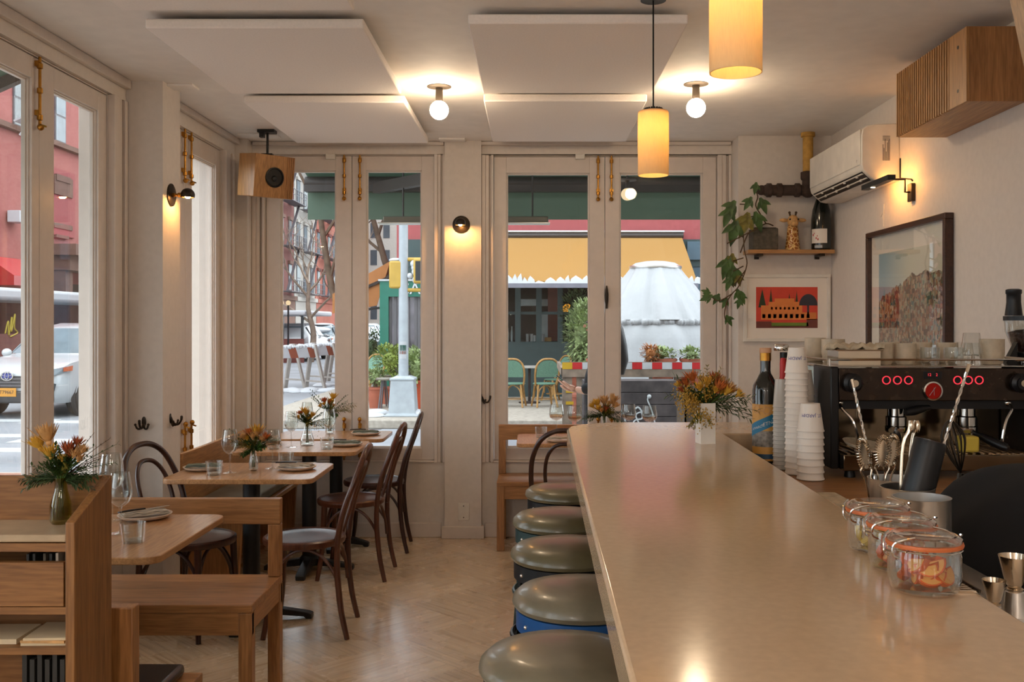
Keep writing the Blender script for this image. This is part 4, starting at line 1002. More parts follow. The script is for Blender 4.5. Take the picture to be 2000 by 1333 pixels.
def bouquet(name, label, base, neck, blooms, sprigs, fluffs=(), group='small flower bouquets', seed=1):
    """base: foot of the stems, neck: height of the vase mouth; offsets are metres from the neck"""
    random.seed(seed); base = Vector(base); nk = base+Vector((0,0,neck))
    t = thing('flower_bouquet', label, 'flowers', base, group)
    b = MB()
    for k in range(6): a = k*1.05; b.tube([base+Vector((.008*math.cos(a), .008*math.sin(a), .006)), nk+Vector((.005*math.cos(a+2), .005*math.sin(a+2), -.02)), nk+Vector((.014*math.cos(a+2), .014*math.sin(a+2), .025))], .0018, 6)
    extra = []
    for (dx, dy, dz, s, m) in blooms:
        for q in range(2): extra.append((dx+random.uniform(-.03,.03), dy+random.uniform(-.03,.02), dz*random.uniform(.55,.95), s*random.uniform(.5,.65), random.choice((m, 'petal_yellow', 'petal_peach'))))
    blooms = [(dx, dy, dz, s*.82, m) for (dx, dy, dz, s, m) in blooms]+extra
    sprigs = list(sprigs)+[(.2,-.3,.8,.075,.02,'leaf_olive',9), (-.2,-.2,.5,.07,.018,'leaf_green',9)]
    for (dx, dy, dz, s, m) in blooms: b.tube([nk+Vector((0,0,-.02)), nk+Vector((dx*.5, dy*.5, dz*.55)), nk+Vector((dx, dy, dz))], .0024, 6)
    b.build('stems', M['leaf_green'], t)
    for (dx, dy, dz, s, m) in blooms:
        b = MB(); p = Vector((dx, dy, dz)); blossom(b, nk+p, p+Vector((0,0,.05)), s); b.build('blossom', M[m], t)
    for (dx, dy, dz, L, lw, m, n_) in sprigs:
        b = MB()
        for k in range(n_):
            d = Vector((dx, dy, dz)).normalized()+Vector((random.uniform(-.3,.3), random.uniform(-.3,.3), random.uniform(-.25,.25)))
            sprig(b, nk+Vector((0,0,-.005)), d, L*random.uniform(.75,1.1), lw)
        b.build('foliage', M[m], t)
    for (dx, dy, dz, L, m, n_) in fluffs:
        for k in range(4):
            b = MB(); fluff(b, nk, Vector((dx, dy, dz))+Vector((random.uniform(-.3,.3), random.uniform(-.3,.3), random.uniform(-.3,.3))), L, n_); b.build('flower_spray', M[m], t)
    return t
place('vase_s', bud_vase(.115, .024), 'slim clear bud vase on the table by the left pier', 'vase', (-1.42, 4.95, TZ), 0, 'glass bud vases')
bouquet('b', 'yellow and orange bouquet in the slim bud vase by the left pier', (-1.42, 4.95, TZ+.012), .10, [(.02,-.02,.075,.075,'petal_yellow'), (-.02,.0,.065,.06,'petal_orange'), (.055,0,.045,.06,'petal_orange'), (-.04,-.02,.05,.05,'petal_peach')],
    [(-.6,-.2,.5,.10,.03,'leaf_olive',6), (.5,-.3,.25,.09,.03,'leaf_green',6), (.8,.2,.7,.12,.026,'leaf_dark',4), (-.3,-.4,-.1,.07,.03,'leaf_green',5), (-.9,.1,1.2,.16,.02,'leaf_green',2)], [(-.5,-.2,.3,.07,'mimosa',20)], seed=3)
place('vase_c', carafe, 'bulbous clear flower carafe on the middle banquette table', 'vase', (-1.38, 5.96, TZ), 0, 'glass bud vases')
bouquet('b', 'yellow bouquet with wispy greens on the middle banquette table', (-1.38, 5.96, TZ+.012), .125, [(-.01,-.01,.06,.06,'petal_yellow'), (-.035,0,.05,.05,'petal_orange'), (.03,-.01,.04,.05,'petal_yellow')],
    [(-.9,0,.6,.14,.018,'leaf_dark',5), (.9,-.1,.15,.15,.02,'leaf_dark',7), (.6,-.2,.6,.12,.02,'leaf_green',4), (.1,-.3,.1,.07,.02,'leaf_olive',5)], [(.7,-.2,-.2,.1,'mimosa',18)], seed=5)
place('vase_t', bud_vase(.15, .03), 'tall clear bud vase on the table right under the street window', 'vase', (-1.375, 6.60, TZ), 0, 'glass bud vases')
bouquet('b', 'yellow bouquet with a long trailing sprig under the street window', (-1.375, 6.60, TZ+.012), .135, [(.02,0,.085,.07,'petal_yellow'), (-.03,-.01,.065,.055,'petal_rust'), (.0,.0,.05,.05,'petal_orange')],
    [(-.8,0,.9,.20,.022,'leaf_dark',4), (1,-.1,.35,.17,.03,'leaf_olive',5), (.9,0,.8,.18,.022,'leaf_green',4), (.3,-.3,.0,.08,.03,'leaf_green',4)], seed=8)
place('vase_s', bud_vase(), 'slim clear bud vase on the table behind the far end of the bar', 'vase', (XX(1180,6.35), 6.35, TZ), 0, 'glass bud vases', (1.1,1.1,1.3))
bouquet('b', 'peach and orange bouquet in a bud vase behind the far end of the bar', (XX(1180,6.35), 6.35, TZ+.012), .14, [(.0,-.01,.075,.08,'petal_peach'), (.05,0,.08,.085,'petal_peach'), (-.04,-.01,.06,.075,'petal_yellow'), (.01,-.02,.03,.06,'petal_rust')],
    [(-1,-.1,.1,.13,.035,'leaf_dark',7), (1,-.1,.1,.13,.035,'leaf_dark',7), (.2,-.3,.3,.09,.03,'leaf_olive',6)], seed=11)
place('vase_o', bud_vase(.115, .026, 'olive_glass'), 'olive glass bud vase on the marble shelf of the host stand', 'vase', (-1.178, 2.43, ZZ(1046,2.296)+.0003), 0, 'glass bud vases')
bouquet('b', 'bouquet of peach blooms and dark eucalyptus on the host stand', (-1.178, 2.43, ZZ(1046,2.296)+.012), .105, [(-.03,0,.085,.07,'petal_peach'), (.02,-.01,.06,.045,'petal_rust'), (.045,.0,.055,.04,'petal_peach'), (.035,.01,.075,.035,'petal_rust')],
    [(-1,.1,.3,.085,.02,'leaf_dark',9), (-.9,-.1,.05,.095,.02,'leaf_dark',7), (1,0,.35,.10,.018,'leaf_dark',8), (.9,0,.7,.14,.014,'leaf_dark',4), (.9,-.1,-.05,.08,.02,'leaf_dark',8), (.2,-.2,.5,.07,.022,'leaf_green',7), (-.1,0,.9,.09,.022,'leaf_green',3), (.8,0,.9,.15,.008,'twig',4)], seed=14)
# square vase on the bar
t = thing('square_vase', 'square white vase on the far end of the bar', 'vase', (.62, 3.49, BZ))
b = MB(); w = .0275
b.box(-w, w, -w, w, .0, .006); b.box(-w, w, -w, -w+.004, .006, .145); b.box(-w, w, w-.004, w, .006, .145); b.box(-w, -w+.004, -w+.004, w-.004, .006, .145); b.box(w-.004, w, -w+.004, w-.004, .006, .145)
Mv = Matrix.Translation((.62, 3.49, BZ)) @ Matrix.Rotation(R(12), 4, 'Z'); b.v = [tuple(Mv @ Vector(p)) for p in b.v]
b.build('vase_body', M['white_ceramic'], t, smooth=0)
bouquet('b', 'big loose bouquet of rust and gold blooms in the square vase on the bar', (.62, 3.49, BZ+.012), .125, [(-.045,-.01,.085,.06,'petal_orange'), (-.065,.01,.07,.05,'petal_rust'), (.04,-.02,.05,.07,'petal_orange'), (.05,.02,.07,.06,'petal_peach'), (.03,.0,.085,.05,'petal_orange'), (.075,-.01,.045,.06,'petal_peach'), (.0,-.03,.07,.05,'petal_yellow')],
    [(.9,-.1,.25,.16,.034,'leaf_dark',5), (1,-.1,-.05,.17,.03,'leaf_dark',3), (.1,.0,1,.14,.018,'leaf_olive',9), (-1,-.1,.7,.15,.03,'leaf_dark',2), (0,-.3,-.7,.08,.018,'leaf_olive',8), (-.4,-.3,-.3,.10,.018,'leaf_olive',8), (.7,0,.7,.12,.016,'leaf_olive',7), (-.6,-.1,.5,.12,.016,'leaf_olive',8)],
    [(-.9,-.2,.45,.11,'mimosa',110), (-.8,-.3,.0,.11,'mimosa',90), (0,-.2,.7,.10,'mimosa',80), (-.1,-.5,-.5,.08,'mimosa',60)], seed=21)
# ================================================================ bottle and cups behind the bar
CZ = .96
t = thing('liqueur_bottle', 'tall dark liqueur bottle with a blue and gold label behind the bar', 'bottle', (.886, 3.70, CZ))
c_ = (.886, 3.70, CZ)
MB().lathe([(.044, 0), (.049, .006), (.049, .285), (.046, .305), (.03, .335), (.021, .35), (.0195, .36), (.0195, .42)], c_, 36).build('glass_body', M['bottle_black'], t)
MB().lathe([(.0215, .398), (.0215, .428)], c_, 20).build('neck_band', M['brass'], t)
MB().lathe([(.0225, .4285), (.0225, .446), (.018, .447)], c_, 20).build('cork_cap', plain('cork', srgb(206,156,118), .7), t)
a0, a1 = R(180), R(300); lr = .0494
def cyl_patch(mb, r, za, zb, A0, A1, n=18, sl=0.0):
    vs, fs = [], []
    for k in range(n+1):
        a = A0+(A1-A0)*k/n; dz = sl*(k/n-.5)
        for q, z in ((r, za+dz), (r, zb+dz), (r+.0006, zb+dz), (r+.0006, za+dz)): vs.append((c_[0]+q*math.cos(a), c_[1]+q*math.sin(a), c_[2]+z))
    for k in range(n):
        o = k*4; p = o+4
        for i in range(4): fs.append((o+i, o+(i+1) % 4, p+(i+1) % 4, p+i))
    fs += [(0,3,2,1), (n*4, n*4+1, n*4+2, n*4+3)]
    return mb.add(vs, fs)
lab = cyl_patch(MB(), lr, .022, .235, a0, a1).build('label', plain('label_gold', srgb(222,166,84), .5, var=.05), t)
cyl_patch(MB(), lr+.0008, .075, .135, a0, a1).build('label_landscape', plain('label_view', srgb(150,142,132), .5, var=.3, scale=60), lab)
cyl_patch(MB(), lr+.0012, .030, .048, a0, a1).build('label_strip', plain('label_navy', srgb(48,84,116), .5), lab)
cyl_patch(MB(), lr+.0015, .135, .180, a0, a1, sl=.05).build('label_band', plain('label_blue', srgb(42,128,168), .5), lab)
b = MB()
for a, z, r in ((215, .215, .016), (240, .222, .014), (262, .212, .015)):
    Mx = Matrix.Translation((c_[0]+(lr+.001)*math.cos(R(a)), c_[1]+(lr+.001)*math.sin(R(a)), c_[2]+z)) @ Matrix.Rotation(R(a)+R(90), 4, 'Z') @ Matrix.Rotation(R(90), 4, 'X')
    b.shell([(r*.7, 0), (r, 0), (r, .001), (r*.7, .001), (r*.7, 0)], n=20, M=Mx)
b.build('medallion', M['petal_peach'], lab)
def wrap_text(txt, size, zmid, amid, sl, mat, par, nm, r_):
    me = text_mesh(txt, size); b = MB(); vs = []
    for v in me.vertices:
        a = amid+v.co.x/r_; vs.append((c_[0]+r_*math.cos(a), c_[1]+r_*math.sin(a), c_[2]+zmid+v.co.y+sl*v.co.x))
    b.add(vs, [tuple(p.vertices) for p in me.polygons]); b.build(nm, mat, par, smooth=0)
wrap_text('AMARO', .0135, .146, R(219), .35, M['white_enamel'], lab, 'label_word', lr+.0027)
wrap_text('dell\'', .008, .160, R(246), .35, M['white_enamel'], lab, 'label_word', lr+.0027)
wrap_text('ETNA', .0195, .166, R(273), .35, M['white_enamel'], lab, 'label_word', lr+.0027)
def paper_cup(r, h, word=None):
    def f():
        t = thing('paper_cup', '', '', (0,0,0))
        # upside down: rolled rim at the bottom
        MB().shell([(r*1.05, .002), (r*1.06, .005), (r*1.02, .008), (r, .009), (r*.72, h), (0.0005, h), (.0005, h-.004), (r*.7, h-.004), (r*.98, .004), (r*1.05, .002)], n=36).build('cup_wall', M['paper_cup'], t)
        if word:
            me = text_mesh(word, .0155); b = MB(); vs = []
            for v in me.vertices:
                x, z = -v.co.x, h*.6-v.co.y; rr = r+(r*.72-r)*((z-.009)/(h-.009))+.0006; a = R(262)+x/rr; vs.append((rr*math.cos(a), rr*math.sin(a), z))
            b.add(vs, [tuple(p.vertices) for p in me.polygons]).build('printed_name', M['blue_paint'], t, smooth=0)
        return t
    return f
def cup_stack(key, f, fkey, n, loc, dz, lb, grp, top_key=None, top_f=None):
    for k in range(n):
        kk, ff = (top_key, top_f) if (k == n-1 and top_f) else (fkey, f)
        place(kk, ff, lb+(', topmost' if k == n-1 else ', lowest' if k == 0 else ', number %d up from the bottom' % (k+1)), 'paper cup' if 'paper' in lb else 'plastic cup', (loc[0], loc[1], CZ+.0006+k*dz), R(random.uniform(-3,3)) if k < n-1 else 0, grp)
cup_stack('a', paper_cup(.0445, .098), 'cupA', 8, (.96, 3.36), .0236, 'white paper cup of the short upturned stack', 'short stack of paper cups', 'cupAt', paper_cup(.0445, .098, 'ST. JARDIM'))
cup_stack('b', paper_cup(.040, .092), 'cupB', 18, (.945, 3.48), .0212, 'white paper cup of the tall upturned stack', 'tall stack of paper cups', 'cupBt', paper_cup(.040, .092, 'ST. JARDIM'))
cup_stack('c', paper_cup(.038, .092), 'cupC', 14, (1.0, 3.585), .0212, 'grey-shaded paper cup of the stack beside the espresso machine', 'rear stack of paper cups')
def plastic_cup():
    t = thing('plastic_cup', '', '', (0,0,0))
    MB().shell([(.033, .002), (.0335, .004), (.031, .007), (.024, .105), (.0005, .105), (.0005, .103), (.023, .103), (.030, .004), (.033, .002)], n=30).build('cup_wall', M['clear_plastic'], t); return t
cup_stack('d', plastic_cup, 'cupP', 16, (.922, 3.60), .0152, 'clear plastic cup of the upturned stack behind the bottle', 'stack of clear plastic cups')
t = thing('siphon_tap', 'chrome tap with a black body standing behind the dark bottle', 'tap', (.93, 3.70, CZ))
cx_, cy_ = .955, 3.70
MB().lathe([(.022, 0), (.022, .30), (.014, .34), (.014, .43)], (cx_, cy_, CZ), 18).build('body', M['black_plastic'], t)
MB().lathe([(.0005, .436), (.028, .436), (.03, .442), (.03, .455), (.026, .46), (.0005, .462)], (cx_-.01, cy_, CZ), 14).build('knob', M['polished_steel'], t)
MB().lathe([(.013, 0), (.016, .01), (.016, .03), (.011, .04)], (cx_+.012, cy_-.01, CZ+.40), 14, Matrix.Rotation(R(90), 4, 'X')).build('spout', M['polished_steel'], t)
MB().lathe([(.012, .27), (.012, .39), (.008, .41)], (cx_-.012, cy_-.036, CZ), 12).build('charger', M['red_paint'], t)
one('folded_cloth', MB().box(.80, .935, 2.80, 2.99, CZ, CZ+.022), M['towel'], 'folded cream cloth on the back counter before the cup stacks', 'cloth', bev=.009)
# ================================================================ espresso machine
mx0, mx1, my0, my1 = 1.045, 1.785, 3.42, 3.95
t = thing('espresso_machine', 'two group chrome espresso machine with red lit buttons', 'espresso machine', ((mx0+mx1)/2, 3.65, CZ))
zt, zb = 1.342, 1.228
mcx = (mx0+mx1)/2
chrome = plain('machine_chrome', srgb(128,112,92), .14, metal=1, var=.12, scale=5)
MB().box(mx0+.03, mx1-.03, my0+.02, my1, zb+.002, zt-.004).build('upper_body', M['polished_steel'], t, bev=.004)
MB().box(mx0+.03, mx1-.03, my0+.03, my0+.2195, zb-.032, zb+.0015).build('group_shelf', M['black_plastic'], t)
MB().box(mx0+.03, mx1-.03, my0+.22, my1, CZ+.05, zb-.0305).build('back_panel', chrome, t, bev=.003)
pn = MB().box(mx0+.03, mx1-.03, my0-.004, my0+.0195, zb, zt).build('control_panel', plain('panel_dark', srgb(58,44,34), .2, metal=.6, var=.25, scale=25), t, bev=.003)
for x in (mx0, mx1-.0295): MB().box(x, x+.0295, my0-.01, my0+.2, CZ+.03, zt+.004).build('side_cheek', M['black_plastic'], t, bev=.004)
MB().box(mx0, mx1, my0-.006, my1, zt+.0045, zt+.009).build('cup_tray', M['polished_steel'], t, bev=.002)
b = MB()
for (p, q) in (((mx0,my0), (mx1,my0)), ((mx1,my0), (mx1,my1)), ((mx1,my1), (mx0,my1)), ((mx0,my1), (mx0,my0))): b.tube([(p[0], p[1], zt+.03), (q[0], q[1], zt+.03)], .004, 6)
for x in (mx0, mx1): b.tube([(x, my1, zt+.008), (x, my1, zt+.03)], .004, 6)
for x in (mx0, mx1): b.tube([(x, my0, zt+.008), (x, my0, zt+.03)], .004, 6)
b.build('tray_rail', M['polished_steel'], t)
My90 = Matrix.Rotation(R(90), 4, 'X')
def face(x, y): return Vector((XX(x, my0-.004), my0-.0045, ZZ(y, my0-.004)))
for gx in (1731, 1752.5, 1774, 1870, 1891, 1912):
    p = face(gx, 743)
    MB().shell([(.0118, 0), (.0150, 0), (.0150, .003), (.0118, .003), (.0118, 0)], p, 28, My90).build('lit_ring', M['red_led'], pn)
    MB().lathe([(.0112, 0), (.0112, .002)], p, 20, My90).build('button', M['black_plastic'], pn)
p = face(1821, 764)
gg = MB().shell([(.028, 0), (.0335, .0), (.0335, .008), (.0285, .009), (.028, 0)], p, 32, My90).build('gauge_rim', M['polished_steel'], pn)
MB().lathe([(.0005, .003), (.028, .003)], p, 28, My90).build('gauge_dial', plain('dial_red', srgb(120,30,26), .4, emit=(1,.05,.03), est=.12), gg)
MB().bar(p+Vector((-.012,-.005,-.016)), p+Vector((.01,-.005,.014)), .002, .001).bar(p+Vector((.004,-.005,-.016)), p+Vector((.004,-.005,.012)), .0015, .001).build('gauge_needle', M['reflect_white'], gg)
MB().box(p.x-.032, p.x+.032, my0-.007, my0-.0042, ZZ(740,my0), ZZ(726,my0)).build('display', M['black_plastic'], pn)
me = text_mesh('12', .014); b = MB().mesh(me, Matrix.Translation((p.x-.012, my0-.0078, ZZ(732.5,my0))) @ My90).mesh(text_mesh('2', .014), Matrix.Translation((p.x+.014, my0-.0078, ZZ(732.5,my0))) @ My90)
b.build('display_digit', M['red_led'], pn, smooth=0)
for x in (1662, 1988):
    q = face(x, 748)
    MB().lathe([(.03, 0), (.034, .012), (.034, .026), (.022, .034), (.022, .045)], q, 22, My90).build('steam_knob', M['black_plastic'], t)
    MB().lathe([(.012, .045), (.012, .048)], q, 16, My90).build('knob_cap', M['warm_steel'], t)
for k, x in enumerate((1640, 1968)):
    q = PX(x, 787, my0+.03); s = 1 if k == 0 else -1
    MB().tube(curve_pts([q, q+Vector((0,-.03,-.02)), q+Vector((s*.03,-.05,-.06)), q+Vector((s*.045,-.055,-.12)), q+Vector((s*.04,-.05,-.165))]), .0055, 8).ball(q, .014, n=10, m=8).build('steam_wand', M['polished_steel'], t)
for gx in (1752, 1890):
    x = XX(gx, my0+.05)
    MB().lathe([(.036, 0), (.036, .03), (.03, .034), (.03, .06)], (x, my0+.06, zb-.092), 26).build('group_head', M['polished_steel'], t)
    h = MB().lathe([(.035, 0), (.038, .006), (.038, .02), (.034, .024)], (x, my0+.06, zb-.117), 26).build('portafilter', M['polished_steel'], t)
    d = Vector((-.35, -1, -.12)) if gx < 1800 else Vector((.55, -1, -.35))
    d.normalize(); q = Vector((x, my0+.06, zb-.108))
    MB().tube([q+d*.035, q+d*.055], .008, 8).tube([q+d*.055, q+d*.09, q+d*.16, q+d*.172], [.011,.0145,.0155,.008], 12).build('handle', M['black_plastic'], h)
    MB().tube([(x-.014, my0+.06, zb-.117), (x-.014, my0+.06, zb-.14)], .006, 8).tube([(x+.014, my0+.06, zb-.117), (x+.014, my0+.06, zb-.14)], .006, 8).build('spout', M['polished_steel'], h)
q = Vector((XX(1800,my0+.02), my0+.02, ZZ(800,my0)))
MB().tube([q+Vector((.03,0,.004)), q, q+Vector((-.03,-.01,-.006)), q+Vector((-.062,-.015,-.012))], [.008,.014,.0165,.012], 12).build('paddle_handle', M['black_plastic'], t)
MB().box(mx0+.03, mx1-.03, my0-.06, my0+.219, CZ+.03, CZ+.085).build('drip_tray', chrome, t, bev=.003)
for k in range(24): MB().box(mx0+.045+k*.0272, mx0+.055+k*.0272, my0-.05, my0+.21, CZ+.0855, CZ+.089).build('drip_bar', M['warm_steel'], t, smooth=0)
for x in (mx0+.05, mx1-.09):
    for y in (my0, my1-.06): MB().lathe([(.02, 0), (.016, .03)], (x+.02, y, CZ+.0005), 14).build('foot', M['black_plastic'], t)
# things on the cup tray
TT = zt+.0095
def mug(r, h, ear=True, m='mug_clay'):
    def f():
        t = thing('mug', '', '', (0,0,0))
        MB().shell([(.0005, 0), (r*.72, 0), (r*.85, .006), (r, h*.4), (r, h), (r*.94, h), (r*.93, h*.4), (.0005, .008)], n=30).build('mug_wall', M[m], t)
        if ear: MB().tube(curve_pts([(r*.95,0,h*.8), (r*1.45,0,h*.78), (r*1.5,0,h*.45), (r*.95,0,h*.25)]), .005, 8).build('ear', M[m], t)
        return t
    return f
t = thing('steel_pan', 'small square steel pan on the left of the espresso machine top', 'pan', (1.17, 3.52, TT))
MB().box(1.085, 1.235, 3.45, 3.58, TT, TT+.003).box(1.085, 1.235, 3.45, 3.453, TT+.003, TT+.052).box(1.085, 1.235, 3.577, 3.58, TT+.003, TT+.052).box(1.085, 1.088, 3.453, 3.577, TT+.003, TT+.052).box(1.232, 1.235, 3.453, 3.577, TT+.003, TT+.052).build('pan_wall', M['warm_steel'], t)
MB().tube([(1.08,3.445,TT+.053), (1.24,3.445,TT+.053), (1.24,3.585,TT+.053), (1.08,3.585,TT+.053)], .003, 6, closed=True).build('rolled_rim', M['warm_steel'], t)
random.seed(4); b = MB(); nx, ny = 16, 8; vs = []; fs = []
for j in range(2):
    for i in range(nx+1):
        for k in range(ny+1): vs.append((1.07+.18*i/nx, 3.452+.125*k/ny, TT+.057+(.012*(1-j))+.009*math.sin(i*.9+k*.7)*(1 if j == 0 else .6)+.004*math.sin(i*2.3-k)))
w = ny+1; o2 = (nx+1)*w
for i in range(nx):
    for k in range(ny): a = i*w+k; fs += [(a,a+w,a+w+1,a+1), (o2+a,o2+a+1,o2+a+w+1,o2+a+w)]
for i in range(nx): fs += [(i*w, o2+i*w, o2+(i+1)*w, (i+1)*w), (i*w+ny, (i+1)*w+ny, o2+(i+1)*w+ny, o2+i*w+ny)]
for k in range(ny): fs += [(k, k+1, o2+k+1, o2+k), (nx*w+k, o2+nx*w+k, o2+nx*w+k+1, nx*w+k+1)]
one('bar_towel', b.add(vs, fs), M['towel'], 'crumpled cream towel lying over the small steel pan', 'towel', smooth=80)
def tray_x(px, Y): return XX(px, Y)
for (px, Y, r, h, ear, lb) in ((1592,3.80,.040,.092,False,'clay cup farthest left at the back of the espresso machine'), (1627,3.74,.044,.088,False,'rounded clay cup behind the towel on the espresso machine'),
        (1727,3.52,.032,.078,False,'clay cup right beside the steel pan on the espresso machine'), (1768,3.52,.038,.076,False,'clay cup left of the glass mug on the espresso machine'), (1738,3.66,.034,.078,False,'clay cup in the second row above the left buttons'),
        (1801,3.70,.036,.076,False,'clay cup behind the glass mug on the espresso machine'), (1850,3.66,.038,.076,False,'clay cup left of the upturned glasses, second row'), (1937,3.52,.043,.092,False,'large clay cup at the right end of the espresso machine')):
    place('mug%.3f%.3f' % (r, h), mug(r, h, ear), lb, 'cup', (tray_x(px, Y), Y, TT), 0, 'clay cups on the espresso machine')
place('gmug', mug(.034, .062, True, 'drink_glass'), 'clear glass mug with an ear in the middle of the machine top', 'glass mug', (tray_x(1816,3.5), 3.50, TT), R(175), None)
place('gmug', mug(.034, .062, True, 'drink_glass'), 'clear glass mug turned the other way, left of the upturned glasses', 'glass mug', (tray_x(1862,3.5), 3.50, TT), R(-20), None)
def ribbed_glass():
    t = thing('ribbed_glass', '', '', (0,0,0)); n = 32; vs = []; fs = []
    pr = [(.037, 0), (.034, .035), (.031, .045), (.027, .078), (.0268, .0785), (.024, .079)]
    for r, z in pr:
        for k in range(n): a = 2*PI*k/n; rr = r*(1+(.03 if k % 2 else -.02)); vs.append((rr*math.cos(a), rr*math.sin(a), z))
    for i in range(len(pr)-1):
        for k in range(n): fs.append((i*n+k, i*n+(k+1) % n, (i+1)*n+(k+1) % n, (i+1)*n+k))
    fs.append(tuple((len(pr)-1)*n+k for k in range(n)))
    MB().add(vs, fs).build('glass_wall', M['drink_glass'], t, smooth=20); return t
place('rib', ribbed_glass, 'ribbed upturned glass, lower of the pair by the large clay cup', 'glass', (tray_x(1897,3.5), 3.50, TT), 0, 'ribbed upturned glasses')
place('rib', ribbed_glass, 'ribbed upturned glass, upper of the pair by the large clay cup', 'glass', (tray_x(1898,3.5), 3.502, TT+.036), .1, 'ribbed upturned glasses')
place('rib', ribbed_glass, 'ribbed upturned glass tucked behind the pair on the machine', 'glass', (tray_x(1883,3.6), 3.60, TT), .05, 'ribbed upturned glasses')
# grinder
gx, gy = 1.885, 3.72
t = thing('coffee_grinder', 'black coffee grinder with a clear bean hopper at the right edge', 'coffee grinder', (gx, gy, CZ))
MB().prism([(gx-.085, gy+.12, CZ), (gx-.085, gy-.06, CZ), (gx-.085, gy-.12, CZ+.04), (gx-.085, gy-.10, CZ+.30), (gx-.085, gy+.10, CZ+.36), (gx-.085, gy+.12, CZ+.33)], (.17,0,0)).build('motor_body', M['black_plastic'], t, bev=.006)
MB().lathe([(.05, .345), (.052, .365), (.052, .395), (.046, .40)], (gx, gy, CZ), 28).build('collar', M['polished_steel'], t)
MB().lathe([(.042, .4005), (.05, .42), (.05, .43)], (gx, gy, CZ), 28).build('hopper_base', M['black_plastic'], t)
MB().shell([(.044, .4305), (.072, .51), (.075, .55), (.072, .55), (.069, .51), (.042, .4305)], (gx, gy, CZ), 32).build('hopper', M['drink_glass'], t)
MB().lathe([(.038, .432), (.055, .478), (.064, .505), (.03, .515), (.0005, .518)], (gx, gy, CZ), 24).build('coffee_beans', plain('beans', srgb(58,26,22), .5, var=.4, scale=120, bmp=1), t)
MB().lathe([(.078, .5505), (.078, .568), (.03, .569)], (gx, gy, CZ), 32).build('hopper_lid', M['black_plastic'], t)
MB().lathe([(.032, .5695), (.026, .62), (.026, .65), (.029, .655), (.029, .668), (.02, .672)], (gx-.045, gy, CZ), 22).build('tamper_cap', M['black_plastic'], t)
MB().prism([(gx-.125, gy-.05, CZ+.34), (gx-.055, gy-.05, CZ+.47), (gx-.055, gy-.05, CZ+.34)], (0,.03,0)).build('side_lever', M['black_plastic'], t)
# ================================================================ canisters + utensils
LZ = .955
def canister():
    t = thing('steel_canister', '', '', (0,0,0))
    MB().shell([(.0005, 0), (.055, 0), (.058, .004), (.058, .180), (.0595, .182), (.0565, .182), (.056, .006), (.0005, .003)], n=44).build('canister_wall', M['steel'], t)
    return t
place('can', canister, 'brushed steel canister farthest from the viewer, holding strainers', 'canister', (.848, 2.285, LZ), 0, 'steel canisters')
place('can', canister, 'brushed steel canister in the middle, holding tongs and a muddler', 'canister', (.832, 2.16, LZ), 0, 'steel canisters')
t = place('can', canister, 'brushed steel canister nearest the viewer, wide with a pouring lip', 'canister', (.814, 2.036, LZ), 0, 'steel canisters')
MB().prism([(.855, 1.78, LZ+.17), (.885, 1.79, LZ+.184), (.858, 1.81, LZ+.17)], (0,0,.003)).build('pouring_lip', M['steel'], None) if False else None
def strainer():
    t = thing('cocktail_strainer', '', '', (0,0,0))
    MB().tube(curve_pts([(-.008,0,0), (-.008,0,.10), (-.016,0,.13), (0,0,.145), (.016,0,.13), (.008,0,.10), (.008,0,0)]), .0022, 6).build('handle', M['warm_steel'], t)
    b = MB(); pts = []
    for k in range(240):
        u = k/239; a = R(-60+300*u); p = Vector((.028*math.cos(a)*.5, 0, .165+.035*math.sin(a))); n_ = Vector((math.cos(a), 0, math.sin(a))); th = u*2*PI*30
        pts.append(p+n_*(.006*math.cos(th))+Vector((0, .006*math.sin(th), 0)))
    b.tube(pts, .0011, 4).build('spring_coil', M['warm_steel'], t)
    MB().prism([(.013*math.cos(2*PI*k/20), -.002, .165+.034*math.sin(2*PI*k/20)) for k in range(20)], (0,.003,0)).build('plate', M['warm_steel'], t)
    return t
def tilt(o, rx, ry): o.rotation_euler = (rx, ry, o.rotation_euler.z)
for (px, yy, zz, ry, rz, lb) in ((1690, 2.28, .055, -12, 20, 'coil-edged cocktail strainer leaning left in the farthest canister'), (1719, 2.285, .055, 2, -8, 'coil-edged cocktail strainer upright in the farthest canister'), (1742, 2.29, .058, 10, 15, 'coil-edged cocktail strainer leaning right in the farthest canister')):
    o = place('strain', strainer, lb, 'strainer', (XX(px, yy)+.025*(1 if px < 1700 else -1 if px > 1730 else 0), yy, LZ+zz+.022), R(rz), 'coil cocktail strainers'); tilt(o, 0, R(ry))
def twist_spoon(L):
    def f():
        t = thing('bar_spoon', '', '', (0,0,0)); b = MB(); n = 90
        for s in (0, PI): b.tube([(.0018*math.cos(s+k*.75), .0018*math.sin(s+k*.75), L*k/n) for k in range(n+1)], .0022, 5)
        b.build('twisted_shaft', M['polished_steel'], t)
        MB().tube([(0,0,L), (0,0,L+.02)], [.0035,.0045], 8).build('end_cap', M['warm_steel'], t); return t
    return f
def span(o, p, q):
    d = Vector(q)-Vector(p); o.location = p; o.rotation_mode = 'XYZ'; o.rotation_euler = d.to_track_quat('Z', 'Y').to_euler()
pz = Vector((.84, 2.285, LZ+.006)); qz = PX(1664, 741, 2.35)
o = place('sp1', twist_spoon((qz-pz).length-.02), 'twisted bar spoon leaning left before the machine', 'bar spoon', pz, 0, 'twisted bar spoons'); span(o, pz, qz)
pz = Vector((.828, 2.16, LZ+.006)); qz = PX(1893, 712, 2.23)
o = place('sp2', twist_spoon((qz-pz).length-.02), 'twisted bar spoon leaning right before the lit buttons', 'bar spoon', pz, 0, 'twisted bar spoons'); span(o, pz, qz)
t = thing('serving_tongs', 'steel tongs standing in the middle canister', 'tongs', (.83, 2.18, LZ+.006))
